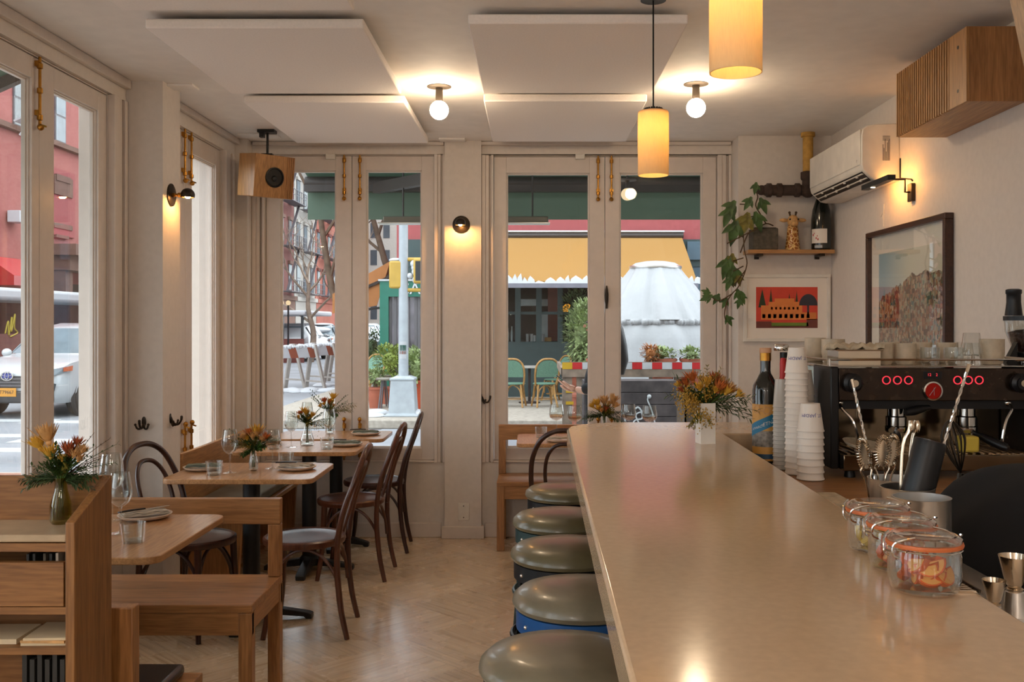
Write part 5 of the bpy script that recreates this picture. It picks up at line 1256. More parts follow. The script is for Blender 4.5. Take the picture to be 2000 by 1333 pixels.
for s in (0, 1):
    pts = [Vector((.822+.006*s, 2.175, LZ+.006)), PX(1762+16*s, 890, 2.19), PX(1776+10*s, 840, 2.19), PX(1778+10*s, 822, 2.19)]
    MB().tube(curve_pts(pts, 5), .0042, 8, flat=.5).build('arm', M['warm_steel'], t)
    q = PX(1781+12*s, 834, 2.185); MB().ball(q, .009, .6, .5, 1.6, 10, 8).build('tip', M['warm_steel'], t)
p, q = Vector((.812, 2.15, LZ+.016)), PX(1817, 862, 2.165)
t = thing('muddler', 'thick black muddler leaning in the middle canister', 'muddler', p)
d = (q-p).normalized(); MB().tube([p, p+d*.02, q-d*.012, q], [.028,.035,.035,.0335], 28).build('shaft', M['black_plastic'], t)
MB().tube([q+d*.0003, q+d*.0015], [.031,.031], 28).build('end_face', M['bent_dark'], t)
# dark rounded cover, knock box cloth
b = MB().ball((1.27, 2.36, .90), .28, 1.1, .95, .98, 36, 24)
for i, v in enumerate(b.v):
    x, y, z = v; b.v[i] = (x+.012*math.sin(y*30+z*18), y+.01*math.sin(x*25), max(z+.012*math.sin(x*18+y*11), .9005))
cov = one('appliance_cover', b, M['black_cloth'], 'black rounded cloth cover in front of the espresso machine', 'cover', smooth=80)
b = MB().box(1.0, 1.6, 2.08, 2.62, 0, .90)
struct('trim_3', b, M['black_cloth'], 'black counter block under the covered appliance', 'counter')
t = thing('whisk', 'dark wire whisk leaning behind the black cover', 'whisk', (1.16, 2.30, .955))
b = MB()
for k in range(7):
    a = PI*k/7; b.tube(curve_pts([(0,0,0), (.02*math.cos(a), .02*math.sin(a), .05), (.028*math.cos(a), .028*math.sin(a), .10), (0,0,.14), (-.028*math.cos(a), -.028*math.sin(a), .10), (-.02*math.cos(a), -.02*math.sin(a), .05), (0,0,0)], 4), .0016, 5)
Mw = Matrix.Translation(PX(1876, 925, 2.5)) @ Matrix.Rotation(R(-12), 4, 'Y'); b.v = [tuple(Mw @ Vector(v)) for v in b.v]
b.build('wire_loops', M['dark_bronze'], t)
q = Mw @ Vector((0,0,0)); MB().tube([q, (q.x-.02, q.y, .931)], .008, 8).build('handle', M['dark_bronze'], t)
p = PX(1890, 874, my0)
one('sponge_tub', MB().box(p.x-.03, p.x+.03, my0-.03, my0+.03, CZ+.0895, CZ+.145), M['yellow_cloth'], 'small yellow tub in front of the espresso machine', 'tub', bev=.008)
p = Vector((XX(1697,3.40), 3.40, CZ+.105))
one('round_saucer', MB().lathe([(.0005, 0), (.08, 0), (.092, .012), (.089, .012), (.078, .004), (.0005, .004)], n=36, M=Matrix.Translation(p) @ Matrix.Rotation(R(9), 4, 'Y') @ Matrix.Rotation(R(6), 4, 'X')), M['towel'], 'pale round saucer lying on the machine grate behind the strainers', 'saucer')
# ================================================================ jars
def jar(fruit):
    def f():
        t = thing('clip_jar', '', '', (0,0,0)); r = .056
        MB().shell([(.0005, .002), (.046, .002), (.052, .006), (r, .022), (r, .060), (.054, .068), (.054, .074), (.052, .074), (.0525, .066), (.0535, .058), (.0535, .022), (.047, .010), (.0005, .010)], n=44).build('jar_wall', M['drink_glass'], t)
        MB().shell([(.050, .0742), (.0585, .0745), (.0595, .078), (.0585, .081), (.050, .0812), (.050, .0742)], n=40).build('rubber_seal', M['rubber_orange'], t)
        MB().lathe([(.0005, .086), (.045, .086), (.052, .0815), (.057, .0815), (.057, .087), (.050, .092), (.046, .0915), (.040, .088), (.0005, .088)], n=40).build('glass_lid', M['drink_glass'], t)
        b = MB()
        b.tube([(.057*math.cos(a), .057*math.sin(a), .0705) for a in [2*PI*k/40 for k in range(40)]], .0012, 5, closed=True)
        for s in (-1, 1): b.tube(curve_pts([(-.045, s*.030, .094), (-.060, s*.022, .090), (-.070, s*.012, .082), (-.070, s*.010, .066), (-.060, s*.012, .060)]), .0019, 6)
        b.tube([(-.070,-.012,.07), (-.070,.012,.07)], .002, 6)
        b.tube(curve_pts([(.045,-.030,.093), (.060,-.018,.089), (.064,0,.083), (.060,.018,.089), (.045,.030,.093)]), .0017, 6)
        b.build('wire_clip', M['polished_steel'], t)
        return t
    return f
JR = [(.629, 1.562, 'orange', 'clip-top glass jar of orange wedges, nearest of the three on the bar'), (.645, 1.70, 'orange', 'clip-top glass jar of citrus in the middle of the three on the bar'), (.652, 1.835, 'lemon', 'clip-top glass jar of lemon pieces, farthest of the three on the bar')]
random.seed(9)
def wedge(mt):
    def f():
        t = thing('citrus_wedge', '', '', (0,0,0)); r = .030
        vs = []; fs = []; n = 10
        for k in range(n+1):
            a = PI*k/n
            vs += [(-r*math.cos(a), 0, -r*math.sin(a)), (-r*math.cos(a)*.97, .012*math.sin(a), -r*math.sin(a)*.9), (-r*.86*math.cos(a), .001, -r*.84*math.sin(a))]
        fs = [tuple(3*k+2 for k in range(n+1))]
        MB().prism([(-r*math.cos(PI*k/n), 0, -r*math.sin(PI*k/n)) for k in range(n+1)], (0,.011,0)).build('peel', M[mt], t)
        MB().prism([(-r*.88*math.cos(PI*k/n), -.0012, -.002-r*.84*math.sin(PI*k/n)) for k in range(n+1)], (0,.0011,0)).build('flesh', M['orange_pith'] if mt != 'lemon' else M['lemon'], t)
        return t
    return f
for ji, (x, y, fr, lb) in enumerate(JR):
    place('jar', jar(fr), lb, 'jar', (x, y, BZ+.0004), R(20), 'clip-top jars on the bar')
    nw = 16 if ji == 0 else 12
    for k in range(nw):
        a = k*2.4; rr = .020+.009*(k % 2); lay = k//6
        mt = 'lemon' if fr == 'lemon' else 'orange_peel'
        o = place('wedge_'+mt, wedge(mt), ('lemon' if fr == 'lemon' else 'orange')+' wedge piled inside the %s glass jar' % ('nearest', 'middle', 'farthest')[ji], 'citrus wedge', (x+rr*math.cos(a), y+rr*math.sin(a), BZ+.037+lay*.009), a+1.3, 'citrus wedges in the %s jar' % ('nearest', 'middle', 'farthest')[ji], .82)
        tilt(o, R(random.uniform(-35, 35)), R(random.uniform(-30, 30)))
# jiggers
def jigger():
    t = thing('jigger', '', '', (0,0,0))
    MB().shell([(.0005, .052), (.010, .053), (.0165, .062), (.0285, .112), (.0275, .112), (.0155, .064), (.0005, .055)], n=32).build('large_cup', M['warm_steel'], t)
    MB().shell([(.0215, 0), (.0205, .001), (.0165, .046), (.012, .050), (.0005, .0515), (.0005, .0495), (.0205, .0)], n=32).build('small_cup', M['steel'], t)
    MB().lathe([(.013, .049), (.0165, .0515), (.013, .054)], n=24).build('waist_band', M['warm_steel'], t)
    return t
place('jig', jigger, 'tall double-ended steel jigger at the right edge of the bar', 'jigger', (.897, 1.81, LZ), 0, 'steel jiggers')
place('jig', jigger, 'small short steel jigger left of the tall one', 'jigger', (.835, 1.76, LZ), 0, 'steel jiggers', .72)
t = thing('drip_mat', 'ribbed wire drip mat on the inner edge of the bar', 'mat', (.688, 1.62, BZ))
for k in range(12): MB().box(.672, .709, 1.55+k*.012, 1.556+k*.012, BZ+.0003, BZ+.0035).build('rib', M['warm_steel'], t, smooth=0)
MB().box(.7095, .7125, 1.545, 1.695, BZ+.0003, BZ+.006).build('edge_wire', M['dark_bronze'], t)
# ================================================================ outside: ground
SZ, RZ = -.12, -.27
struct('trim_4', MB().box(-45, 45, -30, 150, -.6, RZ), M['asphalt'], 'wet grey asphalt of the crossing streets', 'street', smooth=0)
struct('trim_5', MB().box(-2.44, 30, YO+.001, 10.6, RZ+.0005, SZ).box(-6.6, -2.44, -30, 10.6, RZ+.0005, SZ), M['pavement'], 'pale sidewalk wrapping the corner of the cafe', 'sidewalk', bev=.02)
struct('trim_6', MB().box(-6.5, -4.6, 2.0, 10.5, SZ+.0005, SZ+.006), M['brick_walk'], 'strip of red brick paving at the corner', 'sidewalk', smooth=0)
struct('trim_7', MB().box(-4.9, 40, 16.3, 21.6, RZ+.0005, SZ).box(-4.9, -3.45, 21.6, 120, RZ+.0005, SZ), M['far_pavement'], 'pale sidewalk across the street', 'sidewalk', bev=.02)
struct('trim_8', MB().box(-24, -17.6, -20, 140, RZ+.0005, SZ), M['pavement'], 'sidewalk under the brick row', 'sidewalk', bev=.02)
for k, (x, y, L) in enumerate(((25,822,1.6), (10,852,1.2), (140,825,1.7), (150,862,1.9), (30,880,1.4), (640,760,2.4), (590,800,2.0))):
    p = GX(x, y, RZ)
    one('crosswalk_stripe', MB().box(p.x-L/2, p.x+L/2, p.y-.22, p.y+.22, RZ+.0005, RZ+.006), M['road_paint'], 'white painted road stripe outside, %s' % ('left of the front side window near the car', 'lowest at the left edge of the view', 'right under the white car', 'right pane of the front side window below the car', 'near the brick strip at the left edge', 'before the snowy barricades', 'on the street beyond the rear tables')[k], 'road stripe', smooth=0, group='white road stripes')
for k, (x, y) in enumerate(((615,785), (575,808))):
    p = GX(x, y, RZ); one('manhole_cover', MB().lathe([(.45, RZ+.0005), (.45, RZ+.008)], (p.x, p.y, 0), 24), M['car_grey'], 'round dark manhole cover on the street, %s' % ('nearer the barricades', 'nearer the cafe')[k], 'manhole cover')
# own building mass and awnings
struct('wall_upper', MB().box(XL-.3, 12, YO-.02, YO, 3.5, 9).box(XR+.2, 14, YR, YO, ZC+.3, 9).box(XR+.201, 12, YO-.2, YO, -.2, 3.5), M['pale_stone'], 'outer face of the cafe building above the awnings', smooth=0)
t = thing('green_awning', 'dark green awning over the street windows with a dark front bar', 'awning', (.5, 7.8, 2.4))
ax0, ax1 = XX(600, 8.5), 3.2
MB().prism([(ax0, YO+.02, 3.12), (ax0, 8.5, 2.80), (ax0, 8.5, 2.785), (ax0, YO+.02, 3.105)], (ax1-ax0,0,0)).build('canopy_cloth', M['awning_green'], t, smooth=0)
MB().box(ax0, ax1, 8.52, 8.535, 2.41, 2.80).build('valance', M['awning_green'], t, smooth=0)
MB().lathe([(.055, 0), (.055, ax1-ax0)], (ax0, 8.44, 2.72), 16, Matrix.Rotation(R(90), 4, 'Y')).box(ax0, ax1, 8.39, 8.48, 2.64, 2.70).build('front_bar', M['awning_frame'], t)
MB().bar((XX(735,8.35), 8.35, 2.66), (-.45, YO+.05, 2.62), .07, .09).bar((2.2, 8.35, 2.66), (2.9, YO+.05, 2.62), .07, .09).build('folding_arm', M['awning_frame'], t)
t = thing('side_awning', 'pale green awning outside the side window at the left edge', 'awning', (-2.9, 2, 2.4))
MB().prism([(-2.40, 1.6, 2.72), (-3.5, 1.6, 2.25), (-3.5, 1.6, 2.235), (-2.40, 1.6, 2.705)], (0,3.02,0)).build('canopy_cloth', M['awning_green'], t, smooth=0)
MB().box(-3.52, -3.46, 1.6, 4.62, 2.2, 2.26).bar((-3.46, 4.58, 2.2), (-2.40, 4.58, 2.67), .04, .05).build('awning_bar', M['awning_frame'], t)
t = thing('patio_heater', 'long flat electric patio heater under the green awning', 'heater', (-.53, 7.9, 2.29))
MB().box(XX(750,7.9), XX(1071,7.9), 7.84, 7.96, 2.315, 2.365).build('heater_body', M['heater_grey'], t, bev=.01)
MB().box(XX(740,7.9), XX(1074,7.9), 7.83, 7.97, 2.306, 2.3145).build('reflector_rim', M['steel'], t, smooth=0)
for x in (-1.05, .0): MB().tube([(x, 7.9, 2.36), (x, 7.9, 2.9)], .008, 6).build('hanger', M['awning_frame'], t)
t = thing('outdoor_globe_lamp', 'single globe lamp hanging below the green awning', 'lamp', (XX(1225,7.8), 7.8, 2.7))
x = XX(1225,7.8)
MB().lathe([(.075, 2.645), (.075, 2.655)], (x, 7.8, 0), 28).lathe([(.018, 2.58), (.018, 2.645)], (x, 7.8, 0), 14).tube([(x, 7.8, 2.65), (x, 7.8, 2.93)], .01, 6).build('stem', M['awning_frame'], t)
MB().ball((x, 7.8, 2.535), .05, n=20, m=14).build('globe', M['street_bulb'], t)
# pale board seen through the narrow side window
one('shed_wall', MB().box(-3.3, -3.22, 7.6, 10.4, SZ, 3.4).box(-3.34, -3.3, 7.6, 7.68, SZ, 3.4).box(-3.34, -3.3, 10.3, 10.4, SZ, 3.4), M['cream_board'], 'tall pale board wall outside the narrow side window', 'shed wall', smooth=0)
# ================================================================ light pole and signal
P0 = GX(788, 812, SZ); px_, py_ = P0.x, P0.y
t = thing('street_light_pole', 'pale grey street light pole with a square base at the corner', 'street light pole', (px_, py_, SZ))
b = MB(); w0, w1, h = .30, .20, .62
b.add([(px_+sx*w, py_+sy*w, z) for (w, z) in ((w0, SZ), (w0, SZ+.03), (.235, SZ+.05), (w1, SZ+h), (w1*1.08, SZ+h+.01), (w1*1.08, SZ+h+.04), (.12, SZ+h+.08)) for (sx, sy) in ((-1,-1), (1,-1), (1,1), (-1,1))],
      [tuple(reversed((0,1,2,3)))]+[(i*4+k, i*4+(k+1) % 4, (i+1)*4+(k+1) % 4, (i+1)*4+k) for i in range(6) for k in range(4)]+[(24,25,26,27)])
b.build('pole_base', M['pole_paint'], t, bev=.01, smooth=0)
MB().lathe([(.088, SZ+.70), (.082, 2.2), (.075, 7.5)], (px_, py_, 0), 20).build('shaft', M['pole_paint'], t)
for (za, zb_, m) in ((ZZ(762,py_)+.55, ZZ(762,py_)+.85, 'reflect_white'), (1.02, 1.12, 'bright_green'), (.96, 1.015, 'petal_rust')): MB().lathe([(.0895, za), (.0895, zb_)], (px_, py_, 0), 14, None, R(230), R(310)).build('sticker', M[m], t)
t = thing('walk_signal', 'yellow pedestrian signal housing left of the pole', 'pedestrian signal', (px_-.3, py_, 2.1))
def sig(t, xc, ya, zc, w, h):
    MB().box(xc-w, xc+w, ya-.12, ya+.1, zc-h, zc+h).build('signal_housing', M['signal_yellow'], t, bev=.03)
sig(t, XX(774,py_), py_+.05, ZZ(537,py_), .12, .24)
MB().box(XX(776,py_), px_-.07, py_-.02, py_+.02, ZZ(515,py_)-.02, ZZ(515,py_)+.02).build('bracket_arm', M['signal_yellow'], t)
MB().ball((XX(772,py_), py_+.05, ZZ(537,py_)+.26), .1, 1.2, 1, .4, 12, 8).build('snow_cap', M['snow'], t)
t = thing('walk_signal', 'yellow framed pedestrian signal right of the pole, seen from the front', 'pedestrian signal', (px_+.3, py_, 2.1))
xs = XX(823, py_); 
sig(t, xs, py_, ZZ(530,py_), .13, .22)
MB().box(xs-.09, xs+.09, py_-.1275, py_-.1195, ZZ(530,py_)-.17, ZZ(530,py_)+.17).build('signal_face', M['car_black'], t, smooth=0)
for y in (507, 567): MB().tube([(px_+.07, py_, ZZ(y,py_)), (xs, py_, ZZ(y,py_))], .035, 10).build('bracket_arm', M['signal_yellow'], t)
random.seed(2)
for k in range(5): MB().ball((px_+.16+random.uniform(-.05,.08), py_-.03, ZZ(556,py_)+.08+.07*k), random.uniform(.05,.08), n=10, m=8).build('snow_clump', M['snow'], t)
# ================================================================ restaurant across the street
FY = 21.5
t = thing('restaurant_building', 'corner restaurant with a dark green shopfront and pink upper wall', 'building', (3, FY, SZ))
MB().box(-2.75, 14, FY, FY+.25, 3.35, 9.5).box(-3.0, -2.75, FY, FY+30, SZ, 9.5).build('upper_wall', M['pink_wall'], t, smooth=0)
MB().box(-3.42, 14, FY-.06, FY+.2, SZ, ZZ(668,FY)).build('stall_riser', M['facade_green'], t, smooth=0)
MB().box(-2.75, 14, FY-.08, FY+.2, 2.75, 3.35).build('fascia', M['facade_green'], t, smooth=0)
MB().box(3.4, 6.0, FY-.14, FY-.0805, 2.9, 3.3).build('cornice_board', M['slate_blue'], t, smooth=0)
zb_ = ZZ(668, FY)
for (a, c) in ((-2.75,-2.0), (985,990), (1006,1017), (1047,1058), (1089,1099), (1180,1190), (1250,1262)):
    a, c = (a, c) if a < 0 else (XX(a,FY), XX(c,FY)); MB().box(a, c, FY-.07, FY+.1, zb_+.001, 2.749).build('pilaster', M['facade_green'], t, smooth=0)
MB().box(XX(1262,FY)+.001, 14, FY-.05, FY+.1, zb_+.001, 2.749).build('shutter_wall', M['slate_blue'], t, smooth=0)
MB().box(-1.99, XX(1250,FY), FY-.05, FY+.05, ZZ(612,FY)-.03, ZZ(612,FY)+.03).build('transom', M['facade_green'], t, smooth=0)
MB().box(-1.99, XX(1250,FY), FY-.02, FY-.01, zb_+.002, 2.748).build('window_glass', M['pane'], t, smooth=0)
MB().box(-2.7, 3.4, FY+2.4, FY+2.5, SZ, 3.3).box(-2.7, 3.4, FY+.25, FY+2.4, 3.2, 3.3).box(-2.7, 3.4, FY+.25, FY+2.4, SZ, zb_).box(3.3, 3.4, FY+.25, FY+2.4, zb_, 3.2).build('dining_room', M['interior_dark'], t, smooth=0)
MB().box(XX(1017,FY+1.2), XX(1076,FY+1.2), FY+1.1, FY+1.3, ZZ(598,FY+1.2), ZZ(585,FY+1.2)).build('extract_hood', M['blind'], t, smooth=0)
MB().box(XX(1058,FY+.8), XX(1070,FY+.8), FY+.8, FY+.9, zb_, ZZ(612,FY)).build('inner_post', M['blind'], t, smooth=0)
MB().box(XX(1070,FY+.9), XX(1090,FY+.9), FY+.9, FY+1.0, zb_, 2.7).build('inner_brick', M['dark_brick'], t, smooth=0)
for k, (x, y) in enumerate(((1108,604), (1165,592))):
    p = PX(x, y, FY+.9); MB().lathe([(.07, -.1), (.1, -.03), (.1, .06), (.03, .12)], p, 14).build('pendant_light', M['amber_lamp'], t)
for k, (x, h, r, m) in enumerate(((992,.30,.03,'blind'), (1000,.34,.03,'blind'), (1030,.17,.035,'reflect_white'), (1038,.17,.035,'reflect_white'), (1044,.14,.03,'reflect_white'), (1061,.17,.03,'reflect_white'))):
    one('window_bottle' if h > .2 else 'stacked_cups', MB().lathe([(r, 0), (r, h*.6), (r*.45 if h > .2 else r*1.1, h*.8), (r*.45 if h > .2 else r*1.1, h)], (XX(x,FY+.3), FY+.3, zb_+.001), 12), M[m], ('clear bottle' if h > .2 else 'white cup stack')+' on the restaurant window sill, %s from the left' % ('first','second','third','fourth','fifth','sixth')[k], 'bottle' if h > .2 else 'cups')
one('crate', MB().box(XX(1060,FY+.3), XX(1077,FY+.3), FY+.35, FY+.6, zb_+.001, zb_+.09), M['rattan'], 'small tan crate on the restaurant window sill', 'crate')
# green corner front with sign
t = thing('corner_entrance', 'bright green corner entrance with a white-lettered sign', 'shopfront', (-2.6, 21.2, SZ))
gx0, gx1 = XX(743,21.3), XX(858,21.3); gz = ZZ(547,21.3)
MB().box(gx0, XX(760,21.3), 21.2, 21.43, SZ, gz).build('side_jamb', M['bright_green'], t, smooth=0)
MB().box(XX(760,21.3), gx1, 21.2, 21.43, ZZ(580,21.3), gz).build('sign_board', M['bright_green'], t, smooth=0)
MB().box(gx0-.03, gx1, 21.17, 21.1995, gz-.03, gz+.01).build('sign_trim', M['reflect_white'], t, smooth=0)
MB().box(XX(760,21.3), gx1, 21.34, 21.36, SZ, ZZ(580,21.3)).build('door_glass', oplain('door_glass', srgb(140,130,140), .15, var=.3, scale=1.5), t, smooth=0)
for x in (762, 772, 797, 812, 818): MB().box(XX(x,21.3)-.03, XX(x,21.3)+.03, 21.3, 21.339, SZ, ZZ(580,21.3)).build('door_stile', M['window_frame_grey'], t, smooth=0)
b = MB().mesh(text_mesh('CAF', .36, .01), Matrix.Translation((XX(807,21.2), 21.185, ZZ(565,21.2))) @ Matrix.Rotation(R(90), 4, 'X')); b.build('sign_letter', M['snow'], t, smooth=0)
MB().box(XX(760,21.3), XX(822,21.3), 21.205, 21.335, SZ, ZZ(735,21.3)).build('kick_panel', M['bright_green'], t, smooth=0)
t = thing('orange_awning', 'sloping orange awning on the side of the corner restaurant', 'awning', (-3.6, 23, 2))
MB().prism([(-2.74, 21.9, 3.16), (-4.5, 21.9, 2.16), (-4.5, 21.9, 2.10), (-2.74, 21.9, 3.10)], (0,5,0)).build('canopy_cloth', M['awning_orange'], t, smooth=0)
MB().prism([(-3.2, 21.88, 2.90), (-4.5, 21.88, 2.16), (-4.5, 21.88, 1.72), (-3.5, 21.88, 1.9)], (0,.02,0)).build('end_flap', M['awning_orange'], t, smooth=0)
MB().bar((-2.76, 21.85, 2.98), (-3.3, 21.85, 2.5), .06, .06).bar((-3.3, 21.85, 2.5), (-4.4, 21.85, 2.02), .06, .06).bar((-3.02, 21.85, 1.9), (-4.2, 21.85, 1.75), .05, .05).build('folding_arm', M['interior_dark'], t)
# yellow awning
t = thing('yellow_awning', 'wide ochre awning with snow along its lower edge', 'awning', (.8, 20.2, 2.3))
yx0, yx1 = -1.6, 3.28; yb0, yf0 = FY-.1, 19.4
zt_, zl = ZZ(462, yb0), ZZ(549, yf0)
MB().prism([(yx0, yb0, zt_), (yx0, yf0, zl), (yx0, yf0, zl-.02), (yx0, yb0, zt_-.02)], (yx1-yx0,0,0)).build('canopy_cloth', M['awning_yellow'], t, smooth=0)
MB().lathe([(.06, 0), (.06, yx1-yx0+.06)], (yx0-.03, yb0-.05, zt_+.02), 14, Matrix.Rotation(R(90), 4, 'Y')).build('roller_tube', M['awning_frame'], t)
MB().box(yx0-.03, yx1+.05, yb0-.12, yb0+.02, zt_+.08, zt_+.12).build('snow_strip', M['snow'], t, bev=.015)
MB().box(yx0, yx1+.02, yf0-.06, yf0, zl-.14, zl-.05).build('front_rail', oplain('rail_grey', srgb(150,148,160), .5), t)
random.seed(12); b = MB(); x = yx0
while x < yx1:
    w = random.uniform(.10,.3); h = random.uniform(.03,.17)
    b.prism([(x, yf0-.05, zl-.06), (x+w, yf0-.05, zl-.06), (x+w*.9, yf0-.04, zl-.06+h*.5), (x+w*random.uniform(.3,.7), yf0-.03, zl-.04+h), (x+w*.1, yf0-.04, zl-.06+h*.6)], (0,.12,.03)); x += w*.85
b.build('snow_fringe', M['snow'], t)
# rattan chairs
def rattan_chair():
    t = thing('rattan_chair', '', '', (0,0,0))     # faces +Y (back towards the viewer)
    MB().lathe([(.0005, .46), (.20, .455), (.22, .445), (.215, .43), (.0005, .43)], n=24).build('seat', M['woven_green'], t)
    hp = curve_pts([(-.20,-.12,.42), (-.23,-.20,.62), (-.21,-.26,.80), (-.12,-.29,.90), (0,-.30,.92), (.12,-.29,.90), (.21,-.26,.80), (.23,-.20,.62), (.20,-.12,.42)], 4)
    MB().tube(hp, .019, 8).build('back_hoop', M['rattan'], t)
    vs = []; n = len(hp); c_ = Vector((0,-.235,.66))
    MB().prism([p+(c_-p)*.1 for p in hp[3:-3]], (0,-.012,-.004)).build('back_panel', M['woven_green'], t)
    for sx in (-1, 1):
        for sy in (-1, 1):
            MB().tube([(sx*.15, sy*.14, .43), (sx*.17, sy*.16, .22), (sx*.20, sy*(.20 if sy > 0 else .24), 0)], .019, 8).build('leg', M['rattan'], t)
    for (p, q) in (((-.16,-.15), (.16,-.15)), ((-.16,.15), (.16,.15)), ((-.16,-.15), (-.16,.15)), ((.16,-.15), (.16,.15))):
        m_ = ((p[0]+q[0])/2, (p[1]+q[1])/2)
        MB().tube(curve_pts([(p[0], p[1], .16), (p[0]*.8+m_[0]*.2, p[1]*.8+m_[1]*.2, .33), (m_[0], m_[1], .42), (q[0]*.8+m_[0]*.2, q[1]*.8+m_[1]*.2, .33), (q[0], q[1], .16)], 3), .012, 6).build('brace', M['rattan'], t)
    b = MB(); b.tube([(.17*math.cos(2*PI*k/20), .17*math.sin(2*PI*k/20), .15) for k in range(20)], .009, 6, closed=True).build('stretcher_ring', M['rattan'], t)
    return t
YC = 18.9
SCc = 1.02
place('rat', rattan_chair, 'green woven rattan chair at the left edge of the right-hand street window', 'chair', (XX(1004,YC), YC, SZ), R(-8), 'woven rattan chairs outside', SCc)
place('rat', rattan_chair, 'green woven rattan chair turned sideways, nearest the wooden barrier', 'chair', (XX(1063,YC), YC, SZ), R(14), 'woven rattan chairs outside', SCc)
place('rat', rattan_chair, 'green woven rattan chair behind the others, against the shopfront', 'chair', (XX(1083,20.4), 20.3, SZ), R(120), 'woven rattan chairs outside', SCc)
place('rat', rattan_chair, 'yellow rattan chair left of the green corner entrance', 'chair', (XX(731,21.0), 20.2, SZ), R(150), 'woven rattan chairs outside', 1.05)
t = thing('bistro_table', 'pale topped bistro table between the rattan chairs', 'table', (XX(1034,20.3), 19.8, SZ))
MB().box(XX(1015,19.8), XX(1056,19.8), 19.5, 20.1, SZ+.72, SZ+.75).build('table_top', M['pavement'], t)
MB().lathe([(.22, 0), (.22, .02), (.03, .04), (.03, .72)], (XX(1034,19.8), 19.8, SZ), 14).build('pedestal', M['interior_dark'], t)
def bistro_stool():
    t = thing('round_stool', '', '', (0,0,0))
    MB().lathe([(.20, .55), (.21, .56), (.21, .58), (.19, .59)], n=24).build('stool_top', M['heater_grey'], t)
    for k in range(4): a = R(45+90*k); MB().tube([(.12*math.cos(a), .12*math.sin(a), .55), (.2*math.cos(a), .2*math.sin(a), 0)], .014, 6).build('leg', M['window_frame_grey'], t)
    return t
place('bst', bistro_stool, 'grey metal stool beside the light pole, nearer one', 'stool', (XX(757,17.9), 17.9, SZ), 0, 'grey stools by the light pole', 1.05)
place('bst', bistro_stool, 'grey metal stool by the light pole, farther left one', 'stool', (XX(742,18.8), 18.8, SZ), .3, 'grey stools by the light pole', 1.05)
# shrubs
def shrub(name, label, c, rx, ry, rz, mat, n=380, L=.12, seed=1, pot=None, potm='terracotta', stemz=None):
    n = int(n*2.4); L *= .68
    random.seed(seed); t = thing(name, label, 'shrub', (c[0], c[1], stemz if stemz is not None else SZ))
    b = MB()
    for k in range(n):
        u, v = random.uniform(-1,1), random.uniform(0, 2*PI); s = math.sqrt(1-u*u); rr = random.uniform(.55, 1.03)
        d = Vector((s*math.cos(v), s*math.sin(v), u)); p = Vector((c[0]+d.x*rx*rr, c[1]+d.y*ry*rr, c[2]+d.z*rz*rr))
        b.leaf(p, d+Vector((random.uniform(-.7,.7), random.uniform(-.7,.7), random.uniform(-.3,.9))), (0,0,1), L*random.uniform(.7,1.3), L*.5, .2, 2)
    b.ball(c, 1, rx*.5, ry*.5, rz*.5, 10, 8)
    b.build('foliage', M[mat], t)
    z0 = stemz if stemz is not None else SZ
    if pot: MB().lathe([(pot[0]*.75, 0), (pot[0], pot[1]), (pot[0]*1.08, pot[1]), (pot[0]*1.08, pot[1]+.04), (pot[0]*.9, pot[1]+.04)], (c[0], c[1], z0), 20).build('pot', M[potm], t); z0 += pot[1]
    MB().tube([(c[0], c[1], z0), (c[0], c[1], c[2])], .03, 6).build('stem', M['bark'], t)
    return t
shrub('potted_shrub', 'rounded yellow-green shrub left of the light pole', (XX(763,19.6), 19.6, ZZ(705,19.6)), .36, .34, .34, 'shrub_green', seed=3, pot=(.22,.3), potm='terracotta')
shrub('potted_shrub', 'broad-leaved pale shrub in an orange tub right of the light pole', (XX(818,18.6), 18.6, ZZ(722,18.6)), .34, .34, .42, 'shrub_pale', seed=4, pot=(.27,.5), potm='orange_plastic', L=.16)
shrub('potted_shrub', 'bushy green shrub left of the green entrance, farther up the side street', (XX(726,27), 27, ZZ(682,27)), .45, .5, .55, 'shrub_dark', seed=5, pot=(.28,.4))
shrub('potted_shrub', 'terracotta potted sprig by the yellow rattan chair', (XX(734,18.6), 18.6, ZZ(735,18.6)), .16, .16, .14, 'shrub_pale', n=120, seed=6, pot=(.16,.36))
shrub('potted_shrub', 'tall bright green shrub behind the left end of the barrier', (XX(1138,15.6), 15.6, ZZ(655,15.6)), .27, .27, .56, 'shrub_pale', n=520, seed=7, pot=(.25,.45), L=.13)
shrub('potted_shrub', 'dark evergreen bush in front of the restaurant window', (XX(1124,20.5), 20.5, ZZ(618,20.5)), .32, .3, .62, 'shrub_dark', n=420, seed=8, pot=(.25,.5))
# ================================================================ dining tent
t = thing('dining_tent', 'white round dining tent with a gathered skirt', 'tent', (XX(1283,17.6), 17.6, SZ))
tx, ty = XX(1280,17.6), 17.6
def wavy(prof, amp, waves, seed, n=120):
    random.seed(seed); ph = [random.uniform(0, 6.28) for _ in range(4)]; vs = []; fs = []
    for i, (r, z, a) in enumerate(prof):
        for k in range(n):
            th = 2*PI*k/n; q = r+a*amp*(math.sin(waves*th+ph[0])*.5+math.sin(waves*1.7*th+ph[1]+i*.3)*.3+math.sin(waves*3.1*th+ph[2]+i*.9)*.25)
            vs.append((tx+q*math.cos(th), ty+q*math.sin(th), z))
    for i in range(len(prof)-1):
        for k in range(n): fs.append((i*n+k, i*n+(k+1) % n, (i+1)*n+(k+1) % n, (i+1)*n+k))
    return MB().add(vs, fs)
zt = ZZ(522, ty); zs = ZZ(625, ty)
wavy([(1.10, zs, 1), (1.02, zs+.12, 1), (.86, zs+.36, .8), (.68, zs+.62, .6), (.52, zs+.82, .3), (.44, zt-.01, .1)], .11, 8, 1).build('tent_roof', M['tent_cloth'], t, smooth=60)
